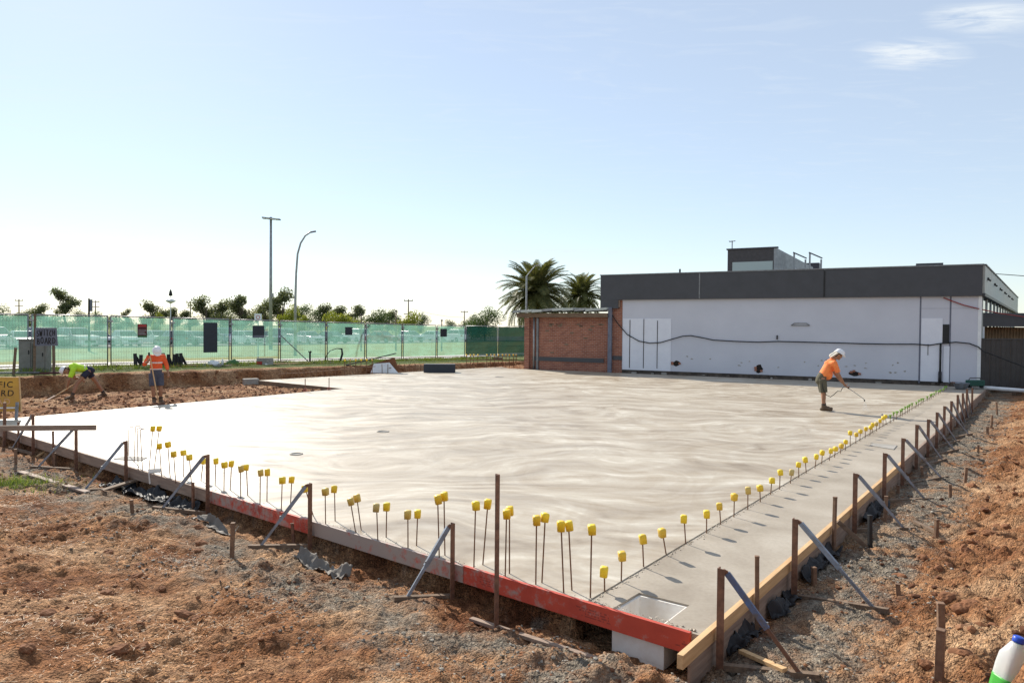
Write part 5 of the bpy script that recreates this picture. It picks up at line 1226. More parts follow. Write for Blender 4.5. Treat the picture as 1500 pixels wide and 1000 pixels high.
q = PGB(388, 532); e = empty('brick_stack', q, 0.3, 'short stack of pale blocks on the bank with a red end', 'stack')
for i in range(3):
    for j in range(2): MB().box((-.36 + i * .25, -.12, j * .16), (-.12 + i * .25, .12, j * .16 + .152)).build('block', 'concrete_old' if i + j else 'red', e, False, .006)
# black plastic barricade legs standing in a row behind the orange worker
for i, px in enumerate((199, 206, 240, 247, 254, 260, 266)):
    q = PGB(px, 540); r = random.Random(i); h = r.uniform(.52, .6); ln = (0.22, -.05, .16, .12, -.05, .14, .2)[i]
    b = MB().bar((0, 0, 0), (-ln * .2, .04, h), .13, .06, Vector((1, 0, 0))); b.bar((-ln * .2, .04, h - .06), (ln, .1, 0), .10, .05, Vector((1, 0, 0))); o = b.build('barrier_leg', 'black', None, False, .006); o.location = q
    o.rotation_euler = (0, 0, r.uniform(-.4, .4)); tag(o, 'black folded barrier foot by the fence, ' + ordn(i) + ' from the lettered board', 'barrier foot', 'barrier feet by the fence')
q = PGB(492, 528); pts = [Vector((-.55, 0, 0)), Vector((-.5, 0, .35)), Vector((-.3, 0, .62)), Vector((.05, 0, .74)), Vector((.3, 0, .72)), Vector((.33, 0, .45)), Vector((.22, 0, .1)), Vector((.15, 0, -.1))]
o = MB().tube(pts, [.02, .02, .02, .02, .05, .055, .05, .04], 7).build('bent_hose', 'black', None, True); o.location = q; tag(o, 'black hose bent in an arch on the bank', 'hose')
q = PGB(454, 530); b = MB().tube([(0, 0, -.1), (0, 0, .5), (.06, 0, .62)], .045, 7).tube([(0, 0, .5), (-.07, 0, .62)], .03, 7); o = b.build('tap_post', 'black'); o.location = q; tag(o, 'short black forked standpipe on the bank', 'standpipe')
for i, (px, py, L, rz, m) in enumerate(((290, 537, 1.6, .9, 'timber_old'), (270, 539, 1.2, .5, 'timber_dark'), (425, 535, 2.4, .65, 'timber'), (352, 541, 1.5, 1.2, 'timber_old'), (240, 541, 1.8, .75, 'timber_dark'), (465, 536, 1.8, .4, 'timber_old'))):
    q = PGB(px, py); o = MB().bar((-L / 2, 0, .04), (L / 2, 0, .05), .05, .12).build('plank', m, None, False, .004); o.location = (q.x, q.y - .3, q.z); o.rotation_euler = (0, 0, rz)
    tag(o, ['grey plank lying on the bank by the white sack', 'dark plank lying behind the orange worker', 'fresh long plank on the bank under the fence stay', 'grey plank lying beside the green bag', 'dark plank by the barrier feet', 'grey plank by the forked standpipe'][i], 'plank')
for i in range(8):
    q = PGB(262 + i * 5.5, 540); o = MB().box((-.11, -.055, 0), (.11, .055, .076)).build('loose_brick', 'brickblock', None, False, .005); o.location = (q.x, q.y - random.uniform(0, .5), q.z + .01); o.rotation_euler = (0, 0, random.uniform(0, 3)); tag(o, 'loose brick dropped on the bank behind the orange worker', 'brick', 'loose bricks on the bank')

rb = random.Random(17)
for i in range(16):
    px = rb.uniform(200, 500); q = PGB(px, 538); k = rb.uniform(.07, .16); b = MB()
    pts_ = [(rb.uniform(.7, 1.1) * math.cos(a) * k, rb.uniform(.7, 1.1) * math.sin(a) * k * .8) for a in (0.2, 1.1, 2.2, 3.3, 4.4, 5.4)]
    b.prism(pts_, 0, k * rb.uniform(.5, .9)); o = b.build('rubble_piece', 'concrete_old' if i % 3 else 'white', None, False, .012); o.location = (q.x + rb.uniform(-.3, .3) * nF.x, q.y - rb.uniform(0, .5), q.z); o.rotation_euler = (rb.uniform(-.3, .3), rb.uniform(-.3, .3), rb.uniform(0, 6))
    tag(o, 'pale chunk of broken concrete lying on the bank top', 'rubble', 'broken concrete on the bank')
# ------------------------------------------------------------------ poles
def ground_far(px, depth): p = PD(px, 490, depth); return Vector((p.x, p.y, float(hbase(p.x, p.y))))
def pole(name, px, top, depth, r, label, cat, m='galv', arm=None):
    g = ground_far(px, depth); h = PD(px, top, depth).z - g.z; e = empty(name, g, 0, label, cat); MB().tube([(0, 0, 0), (0, 0, h)], [r, r * .6], 8).build('pole', m, e, True); return e, h
e, h = pole('floodlight_pole', 396.5, 318, 62, 0.17, 'tall floodlight pole with a wide lamp frame behind the fence', 'floodlight')
MB().bar((-.75, .0, h - .05), (.75, .25, h - .18), .08, .5, Vector((0, 0, 1))).build('lamp_frame', 'signgrey', e)
for i in range(4): MB().box((-.68 + i * .36, -.3, h - .16 - i * .03), (-.42 + i * .36, .2, h - .09 - i * .03)).build('lamp', 'lamp', e)
MB().box((.02, -.15, h * .40), (.26, .0, h * .40 + .3)).build('bracket', 'galv', e)
g = ground_far(432.5, 47); e = empty('street_lamp', g, 0, 'curved grey street lamp arching over the fence', 'street lamp'); k = 47 / F
zz = lambda py: PD(432, py, 47).z - g.z
pts = [(0, 0, 0), (0.0, 0, zz(440)), (.05, 0, zz(400)), (.14, 0, zz(372)), (.34, 0, zz(356)), (.65, 0, zz(345)), (.95, 0, zz(340.5)), (1.0, 0, zz(340))]
MB().tube(pts, [.11, .085, .07, .065, .06, .055, .05, .05], 8).build('pole', 'galv', e, True); MB().bar((.98, 0, zz(340)), (1.35, 0, zz(338.5)), .10, .16).build('lamp_head', 'signgrey', e, False, .03)
for i, (px, top, dp, arms) in enumerate(((28, 438, 190, 2), (140, 440, 200, 2), (279, 441, 200, 2), (598, 438, 170, 2), (680, 455, 210, 1))):
    e, h = pole('power_pole', px, top, dp, .22, ['power pole with crossarm beside the leftmost low trees', 'power pole with crossarm beyond the dark banner pole', 'power pole with crossarm among the gum trees', 'tall power pole with two crossarms over the lime shrubs', 'power pole with one crossarm near the round tree'][i], 'power pole', 'timber_old')
    for j in range(arms): MB().box((-1.1, -.1, h - .5 - j * (3.2 if px == 598 else 1.4)), (1.1, .1, h - .3 - j * (3.2 if px == 598 else 1.4))).build('crossarm', 'timber_old', e); 
    for s_ in (-.95, 0, .95): MB().tube([(s_, -.0, h - .3), (s_, 0, h - .02)], .07, 6).build('insulator', 'concrete_old', e)
a = PD(603, 452, 170); c = PD(680, 465, 210); o = MB().tube([(0, 0, 0), (c - a) * .33 + Vector((0, 0, -.5)), (c - a) * .66 + Vector((0, 0, -.5)), c - a], .035, 5).build('power_line', 'black'); o.location = a; tag(o, 'sagging wire between the power pole and the pole by the round tree', 'wire')
e, h = pole('park_lamp', 250, 441, 120, .09, 'ornate white park lamp with a dark finial', 'lamp', 'white'); MB().lathe([(.1, 0), (.75, .35), (.8, .5), (.3, .75), (.1, .8)], 12, (0, 0, h - .4)).build('bowl', 'white', e, True); MB().lathe([(.28, 0), (.3, .2), (.2, .7), (.05, 1.1)], 10, (0, 0, h + .9)).build('finial', 'ink', e, True); MB().tube([(-.8, 0, h + .1), (.8, 0, h + .1)], .05, 6).build('arm', 'white', e); MB().tube([(0, 0, h + .38), (0, 0, h + .92)], .05, 6).build('stem', 'white', e)
e, h = pole('banner_pole', 130.5, 437, 55, .10, 'dark banner pole standing behind the fence', 'banner pole', 'ink'); MB().box((.08, -.03, h - 1.0), (.26, .03, h - .08)).build('banner', 'signgrey', e)
for px, top in ((580, 456.5), (529, 462), (647, 470)): 
    e, h = pole('bollard_post', px, top, 60, .07, {580: 'dark slim post before the dark hedge', 529: 'maroon slim post beside the lime shrubs', 647: 'slim post left of the folded cloth'}[px], 'post', 'timber_dark'); MB().lathe([(.09, 0), (.09, .08), (.03, .12)], 8, (0, 0, h)).build('finial', 'ink', e)
p = PD(771, 430, 43); e = empty('light_pole', (p.x, p.y, 0.1), 0, 'thin pale pole before the large palm', 'pole'); MB().tube([(0, 0, 0), (0, 0, PD(771, 404, 43).z - .1)], .055, 8).build('pole', 'galv', e); MB().tube([(0, 0, PD(771, 404, 43).z - .12), (.5, 0, PD(771, 392, 43).z), (.9, 0, PD(771, 389, 43).z)], .03, 6).build('arm', 'galv', e)

# ------------------------------------------------------------------ cars in the car park
def car(px, depth, yaw, col, kind, label):
    g = ground_far(px, depth); e = empty('parked_car', (g.x, g.y, g.z + .03), yaw, label, 'car', None)
    L, Wd, H = {'sedan': (4.6, 1.8, 1.45), 'suv': (4.7, 1.9, 1.75), 'hatch': (4.0, 1.72, 1.5)}[kind]; pm = paint('car_paint', col)
    hw = Wd / 2; belt = H * .60
    prof = [(-L / 2, .35), (-L / 2 + .03, belt * .8), (-L / 2 + .18, belt * .97), (-L * .24 if kind != 'suv' else -L * .2, belt + .05), (L * .40, belt + .06), (L / 2 - .05, belt * .95), (L / 2, .4), (L / 2 - .05, .22), (-L / 2 + .05, .22)]
    b = MB(); n = len(prof); vs = []
    for y, sc in ((-hw, .97), (-hw * .97, 1), (hw * .97, 1), (hw, .97)): vs += [(x * sc, y, .2 + (z - .2) * (sc if abs(y) == hw else 1)) for x, z in prof]
    fs = [tuple(range(n)), tuple(range(4 * n - 1, 3 * n - 1, -1))]
    for s_ in range(3): fs += [(s_ * n + i, (s_ + 1) * n + i, (s_ + 1) * n + (i + 1) % n, s_ * n + (i + 1) % n) for i in range(n)]
    b.add(vs, fs); b.build('body', pm, e, False, .04)
    rx0, rx1, r0_, r1_ = (-L * .24, L * .38, -L * .08, L * .20) if kind == 'sedan' else (-L * .22, L * .45, -L * .06, L * .36)
    def cabin(x0, x1, x2, x3, z0, z1, w0, w1): return [(x0, -w0, z0), (x1, -w0, z0), (x1, w0, z0), (x0, w0, z0), (x2, -w1, z1), (x3, -w1, z1), (x3, w1, z1), (x2, w1, z1)]
    B_F = [(0, 3, 2, 1), (4, 5, 6, 7), (0, 1, 5, 4), (1, 2, 6, 5), (2, 3, 7, 6), (3, 0, 4, 7)]
    MB().add(cabin(rx0, rx1, r0_, r1_, belt + .0, H - .06, hw * .93, hw * .74), B_F).build('window_glass', 'carglass', e, False, .03)
    MB().add(cabin(r0_ - .04, r1_ + .05, r0_ + .05, r1_ - .05, H - .075, H, hw * .76, hw * .70), B_F).build('roof', pm, e, False, .03)
    for sx in (-1, 1):
        for x0, x1, x2, x3 in ((rx0, rx0 + .09, r0_, r0_ + .09), ((rx0 + rx1) / 2 - .05, (rx0 + rx1) / 2 + .05, (r0_ + r1_) / 2 - .05, (r0_ + r1_) / 2 + .05), (rx1 - .12, rx1, r1_ - .12, r1_)):
            MB().bar(((x0 + x1) / 2, sx * hw * .94, belt + .02), ((x2 + x3) / 2, sx * hw * .755, H - .06), .07, .03).build('pillar', pm, e)
        for xw in (-L * .31, L * .31):
            w = MB().tube([(xw, sx * (hw - .2), .32), (xw, sx * (hw + .005), .32)], .32, 14).build('wheel', 'tyre', e, False, .02); MB().tube([(xw, sx * (hw + .006), .32), (xw, sx * (hw + .015), .32)], .2, 12).build('rim', 'hub', w)
        MB().box((-L / 2 - .01, min(sx * hw * .5, sx * hw * .9), belt * .68), (-L / 2 + .12, max(sx * hw * .5, sx * hw * .9), belt * .86)).build('headlight', 'lamp', e, False, .02)
        MB().box((L / 2 - .1, min(sx * hw * .6, sx * hw * .93), belt * .72), (L / 2 + .008, max(sx * hw * .6, sx * hw * .93), belt * .92)).build('tail_light', 'tail', e, False, .02)
        MB().box((rx0 + .2, min(sx * hw, sx * (hw + .16)), belt + .02), (rx0 + .32, max(sx * hw, sx * (hw + .16)), belt + .16)).build('mirror', pm, e, False, .02)
    MB().box((-L / 2 - .015, -hw * .5, .42), (-L / 2 + .06, hw * .5, .62)).build('grille', 'black', e)
CC = {'white': (.75, .75, .75), 'silver': (.42, .43, .45), 'dark grey': (.06, .065, .07), 'blue': (.04, .07, .2), 'red': (.3, .03, .03), 'black': (.02, .02, .022)}
cl_ = [(-8, 'white', 'suv'), (33, 'silver', 'sedan'), (66, 'dark grey', 'suv'), (96, 'blue', 'sedan'), (140, 'silver', 'sedan'), (185, 'white', 'hatch'), (228, 'white', 'sedan'), (252, 'dark grey', 'hatch'),
       (286, 'silver', 'sedan'), (328, 'blue', 'suv'), (362, 'white', 'hatch'), (394, 'dark grey', 'sedan'), (420, 'silver', 'suv'), (452, 'white', 'sedan'), (486, 'black', 'sedan'), (522, 'white', 'suv'), (560, 'red', 'sedan'), (602, 'silver', 'hatch'), (636, 'white', 'sedan'), (666, 'white', 'suv'), (112, 'white', 'suv')]
beh = ['at the far left end of the car park', 'behind the grey cabinets', 'behind the lettered board', 'behind the tall sparse gum', 'behind the banner pole', 'beyond the paired fence posts', 'behind the maroon notice', 'under the park lamp', 'left of the tall dark panel', 'right of the tall dark panel', 'behind the square dark sign', 'behind the floodlight pole', 'behind the curved street lamp', 'under the lime shrubs', 'left of the small square sign', 'right of the small square sign', 'under the dark hedge', 'under the tall power pole', 'behind the small tilted sign', 'beside the folded dark cloth', 'between lettered board and banner pole']
for i, (px, c, kd) in enumerate(cl_):
    pp = isect(Vector((0, 0)), Vector((ray(px, 490).x, ray(px, 490).y)), FENCE0 + nF * (40 if i % 3 else 46), vF)
    car(px, pp.y, math.atan2(vF.y, vF.x) + math.pi / 2 + (-.1 if i % 2 else .12) + (math.pi if i % 4 == 3 else 0), CC[c], kd, c + ' ' + kd + ' parked ' + beh[i])

# ------------------------------------------------------------------ trees
def leafcloud(centres, radii, n, size, seed, flat=0.75):
    r = np.random.default_rng(seed); k = r.integers(0, len(centres), n); c = np.array(centres)[k]; ra = np.array(radii)[k]
    d = r.normal(0, 1, (n, 3)); d /= np.linalg.norm(d, axis=1)[:, None]; rad = r.random(n) ** 0.45
    p = c + d * (ra * rad)[:, None] * np.array([1, 1, flat])
    a = r.normal(0, 1, (n, 3)); a /= np.linalg.norm(a, axis=1)[:, None]; b = np.cross(a, r.normal(0, 1, (n, 3))); b /= np.linalg.norm(b, axis=1)[:, None]
    s = size * (0.6 + 0.8 * r.random(n))[:, None]; a = a * s; b = b * s * 0.55
    v = np.stack([p - a, p + b * .9, p + a, p - b * .9], 1).reshape(-1, 3); f = np.arange(4 * n).reshape(-1, 4)
    return raw_mesh('crown', v, f, False)
def tree_proto(seed, h, w, style):
    r = random.Random(seed); tr = MB(); cs = []; rs = []
    th = h * {'gum': .20, 'tall': .38, 'dense': .16, 'shrub': .06}[style]
    lean = r.uniform(-.06, .06) * h; tr.tube([(0, 0, -.3), (lean * .4, 0, th * .5), (lean, 0, th), (lean * 1.3, r.uniform(-.2, .2), h * .72)], [h * .032, h * .025, h * .02, h * .008], 7)
    nb = {'gum': 11, 'tall': 12, 'dense': 10, 'shrub': 7}[style]
    for i in range(nb):
        a = 6.28 * i / nb + r.uniform(-.5, .5); t = r.random(); z0 = th * .8 + (h * .6 - th * .8) * t * .7
        zc = th + (h - th) * (0.18 + .76 * ((i + .5) / nb)) ; zc = min(zc, h * .93)
        prof = math.sin(math.pi * min(1, max(0.12, (zc - th * .6) / (h - th * .6) * .95))) ** .6
        rr = w * .5 * prof * r.uniform(.3, .85); e = (lean + math.cos(a) * rr, math.sin(a) * rr, zc)
        tr.tube([(lean * .9, 0, z0), (lean + (e[0] - lean) * .5, e[1] * .5, z0 + (zc - z0) * .6), e], [h * .012, h * .008, h * .003], 5)
        cs.append(e); rs.append(w * r.uniform(.17, .27) * (1.3 if style in ('dense', 'shrub') else 1))
        if style in ('gum', 'tall'):
            cs.append((e[0] * .7 + r.uniform(-.1, .1) * w, e[1] * .7 + r.uniform(-.1, .1) * w, zc - h * .05)); rs.append(w * r.uniform(.12, .2))
    if style in ('dense', 'shrub'): cs.append((lean, 0, h * .55)); rs.append(w * .33); cs.append((lean, 0, h * .28)); rs.append(w * .36)
    n = {'gum': 4200, 'tall': 2600, 'dense': 4200, 'shrub': 2600}[style]
    return tr.mesh('trunk', True), leafcloud(cs, rs, n, h * {'gum': .024, 'tall': .02, 'dense': .026, 'shrub': .045}[style], seed)
PROT = {}
for st, kinds in (('gum', 4), ('tall', 2), ('dense', 3), ('shrub', 2)):
    for i in range(kinds): PROT[(st, i)] = tree_proto(100 + i * 7 + len(st), {'gum': 10, 'tall': 12, 'dense': 7, 'shrub': 3.2}[st], {'gum': 8.5, 'tall': 7, 'dense': 8, 'shrub': 4.2}[st], st)
HT = {'gum': 10.0, 'tall': 12.0, 'dense': 7.0, 'shrub': 3.2}; WD = {'gum': 8.5, 'tall': 7.0, 'dense': 8.0, 'shrub': 4.2}
LM = {'gum': 'gum', 'tall': 'gum', 'dense': 'darkleaf', 'shrub': 'limeleaf'}
for (st, i), (a, b) in PROT.items(): a.materials.append(MT['bark']); b.materials.append(MT[LM[st]])
TL = {'gum': ('grey green gum tree beyond the car park', 'gum trees beyond the car park'), 'dense': ('dark round leafy tree beyond the car park', 'dark trees beyond the car park'), 'shrub': ('lime yellow shrub beyond the car park', 'lime shrubs beyond the car park')}
def tree(px, top, wpx, depth, st, var, label=None):
    g = ground_far(px, depth); g.z -= .1; h = PD(px, top, depth).z - g.z; w = wpx * depth / F
    if not label: TCNT[st] -= 1; label0 = {'gum': 'grey green gum tree, ', 'dense': 'dark round leafy tree, ', 'shrub': 'lime yellow shrub, '}[st] + ordn(TCNT[st]) + ' from the palms beyond the car park'
    e = empty('gum_tree' if st in ('gum', 'tall') else 'leafy_tree' if st == 'dense' else 'lime_shrub', g, random.uniform(0, 6.28), label or label0, 'shrub' if st == 'shrub' else 'tree', None if label else TL[st][1])
    e.scale = (w / WD[st] * 1.12, w / WD[st] * 1.12, h / HT[st])
    for nm, me in zip(('trunk', 'crown'), PROT[(st, var)]):
        o = bpy.data.objects.new(nm, me); COL.objects.link(o); o.parent = e
    return e
TREES = [
    (4, 451, 34, 150, 'dense', 0, None), (40, 455, 34, 165, 'dense', 1, None), (62, 446, 32, 150, 'gum', 1, None), (98, 421, 38, 140, 'tall', 0, 'tall sparse gum tree standing above the fence by the banner pole'), (118, 457, 28, 160, 'dense', 2, None), (148, 459, 24, 160, 'dense', 0, None),
    (185, 451, 14, 150, 'tall', 1, 'slim young tree alone above the paired fence posts'), (222, 442, 38, 150, 'gum', 2, None), (231, 460, 16, 120, 'shrub', 0, None), (256, 451, 26, 165, 'gum', 0, None), (277, 455, 30, 170, 'gum', 3, None),
    (301, 435, 42, 150, 'gum', 1, None), (325, 440, 40, 155, 'gum', 2, None), (353, 433, 46, 150, 'gum', 3, None), (386, 442, 34, 160, 'gum', 0, None), (410, 424, 46, 145, 'gum', 1, 'tallest bushy gum tree behind the floodlight pole'), (424, 452, 28, 130, 'shrub', 1, None),
    (445, 449, 36, 150, 'dense', 1, None), (441, 464, 18, 110, 'shrub', 0, None), (470, 455, 36, 160, 'dense', 2, None), (482, 446, 36, 160, 'gum', 2, None), (500, 449, 40, 135, 'gum', 0, None), (520, 447, 34, 165, 'gum', 3, None), (493, 461, 34, 118, 'shrub', 1, None), (512, 462, 36, 118, 'shrub', 0, None),
    (547, 457, 46, 140, 'dense', 0, None), (569, 455, 30, 150, 'gum', 2, None), (600, 461, 34, 125, 'shrub', 1, None), (617, 462, 22, 150, 'dense', 2, None), (657, 470, 18, 150, 'dense', 1, None), (710, 455, 46, 110, 'dense', 2, 'round tree with a pale crown left of the palms'), (336, 455, 60, 175, 'dense', 1, None), (690, 464, 26, 115, 'dense', 0, None), (585, 464, 40, 175, 'dense', 1, None), (175, 464, 40, 175, 'dense', 2, None), (20, 462, 50, 180, 'dense', 2, None), (80, 463, 60, 180, 'dense', 1, None)]
TREES.sort(key=lambda q: q[0])
TCNT = {k: sum(1 for q in TREES if q[4] == k and not q[6]) for k in ('gum', 'dense', 'shrub')}
for px, top, w, dp, st, va, lb in TREES:
    tree(px, top, w, dp, st, va, lb)

# ------------------------------------------------------------------ palms
def frond_mesh(L, droop, seed):
    r = random.Random(seed); vs = []; fs = []; pts = []; n = 34; x = z = 0.0; a = 0.0
    for i in range(n + 1):
        t = i / n; pts.append((x, z, a)); a = -droop * t ** 1.5; x += math.cos(a) * L / n; z += math.sin(a) * L / n
    b = MB(); b.tube([(p[0], 0, p[1]) for p in pts[::3]], [0.05 * (1 - i / (len(pts[::3]) + 1)) + .008 for i in range(len(pts[::3]))], 4)
    for i in range(3, n):
        t = i / n; px, pz, an = pts[i]; ll = L * .17 * (math.sin(math.pi * min(1, t * .9 + .1)) ** .6) * r.uniform(.85, 1.1) + .06; w = 0.032
        for s in (-1, 1):
            for k in (0, .5):
                fx = px + k * L / n; up = r.uniform(.15, .45); fw = .55 + .5 * t; d = Vector((math.cos(an) * fw, s * 1.0, math.sin(an) * fw + up)).normalized() * ll
                q = Vector((fx, 0, pz)); u = Vector((math.cos(an), 0, math.sin(an))) * w; tip = q + d + Vector((0, 0, -ll * .22)); md = q + d * .55
                b.add([q - u, q + u, md + u * .9, tip, md - u * .9], [(0, 1, 2, 3, 4)])
    m = b.mesh('frond'); m.materials.append(MT['palmleaf']); return m
FR = [frond_mesh(3.9, dr, i) for i, dr in enumerate((.7, 1.1, 1.5, 1.9, 2.3))]
def palm(px, cy, depth, sc, label, nfr, seed):
    r = random.Random(seed); g = ground_far(px, depth); hc = PD(px, cy, depth).z - g.z; e = empty('palm_tree', g, 0, label, 'palm')
    b = MB(); pr = []
    for i in range(30): z = i / 29 * (hc - .1); pr.append(((.42 + (.05 if i % 2 else -.03) + .12 * (i > 25)) * sc, z))
    b.lathe(pr, 14); b.build('trunk', 'palmbark', e)
    for i in range(nfr):
        t = (i + .5) / nfr; el = math.radians(86 - 128 * t ** .9) + r.uniform(-.1, .1); az = i * 2.39996 + r.uniform(-.2, .2)
        k = min(4, max(0, int(r.uniform(-.6, .6) + (1.4 if t < .3 else 2.0 if t < .6 else 1.2))))
        o = bpy.data.objects.new('frond', FR[k]); COL.objects.link(o); o.parent = e; s = sc * r.uniform(.88, 1.06)
        o.scale = (s, s, s); o.rotation_euler = (r.uniform(-.3, .3), -el, az); o.location = (math.cos(az) * .3 * sc, math.sin(az) * .3 * sc, hc + .25 * math.sin(el))
palm(784, 430, 66, .95, 'large feathery palm tree behind the brick annex', 115, 1)
palm(851, 434, 82, .78, 'smaller feathery palm tree beside the charcoal fascia', 100, 2)

# ------------------------------------------------------------------ people
def blob(name, prims, material, parent=None, voxel=0.012, smooth=6, cut=None):
    """one continuous surface grown round capsules and ellipsoids"""
    bm = bmesh.new()
    for pr in prims:
        if pr[0] == 'c':
            _, p0, p1, r0_, r1_ = pr[:5]; fl = pr[5] if len(pr) > 5 else 1.0
            p0 = Vector(p0); p1 = Vector(p1); ax = p1 - p0; L = max(ax.length, 1e-4); q = Vector((0, 0, 1)).rotation_difference(ax)
            if len(pr) > 6: # keep the flattening aligned with a given side axis
                z = ax.normalized(); x = (Vector(pr[6]) - z * Vector(pr[6]).dot(z)).normalized(); y = z.cross(x); q = Matrix((x, y, z)).transposed().to_quaternion()
            N = 14; rings = []
            prof = [(-r0_ * .97, .25 * r0_), (-r0_ * .7, .71 * r0_), (0, r0_), (L * .5, (r0_ + r1_) / 2), (L, r1_), (L + r1_ * .7, .71 * r1_), (L + r1_ * .97, .25 * r1_)]
            if len(pr) > 7 and pr[7] == 'flat': prof = [(0, r0_), (L * .5, (r0_ + r1_) / 2), (L, r1_)]
            for z, r in prof: rings.append([bm.verts.new(p0 + q @ Vector((r * math.cos(2 * math.pi * k / N), r * fl * math.sin(2 * math.pi * k / N), z))) for k in range(N)])
            for a, b in zip(rings[:-1], rings[1:]):
                for k in range(N): bm.faces.new((a[k], a[(k + 1) % N], b[(k + 1) % N], b[k]))
            bm.faces.new(rings[0][::-1]); bm.faces.new(rings[-1])
        else:
            _, c, rad = pr[:3]; M = Matrix.Translation(c) @ (pr[3].to_4x4() if len(pr) > 3 else Matrix.Identity(4)) @ Matrix.Diagonal((*rad, 1)); bmesh.ops.create_icosphere(bm, subdivisions=3, radius=1, matrix=M)
    me = bpy.data.meshes.new('tmp'); bm.to_mesh(me); bm.free(); t = bpy.data.objects.new('tmp', me); COL.objects.link(t)
    m = t.modifiers.new('r', 'REMESH'); m.mode = 'VOXEL'; m.voxel_size = voxel; s = t.modifiers.new('s', 'SMOOTH'); s.iterations = smooth; s.factor = .5
    bpy.context.view_layer.update(); out = bpy.data.meshes.new_from_object(t.evaluated_get(bpy.context.evaluated_depsgraph_get())); bpy.data.objects.remove(t)
    out.polygons.foreach_set('use_smooth', [True] * len(out.polygons)); return link(name, out, material, parent)
def hand(wrist, d, side, curl=.6, grip=None):
    """palm, four fingers and a thumb from a wrist along d"""
    d = Vector(d).normalized(); side = Vector(side); side = (side - d * side.dot(d)).normalized(); nrm = d.cross(side); w = Vector(wrist); pr = [('c', w, w + d * .075, .026, .034, .55, side)]
    for i, ln in enumerate((.068, .078, .073, .058)):
        b0 = w + d * .085 + side * (-.03 + .02 * i); d1 = (d * math.cos(curl) + nrm * math.sin(curl)); d2 = (d * math.cos(curl * 2.2) + nrm * math.sin(curl * 2.2)); m1 = b0 + d1 * ln * .55; pr += [('c', b0, m1, .0095, .009), ('c', m1, m1 + d2 * ln * .5, .009, .0075)]
    tb = w + d * .035 - side * .03; t1 = tb + (d * .6 - side * .6 + nrm * .4).normalized() * .04; pr += [('c', tb, t1, .012, .0105), ('c', t1, t1 + (d * .8 + nrm * .6).normalized() * .032, .0105, .008)]
    return pr
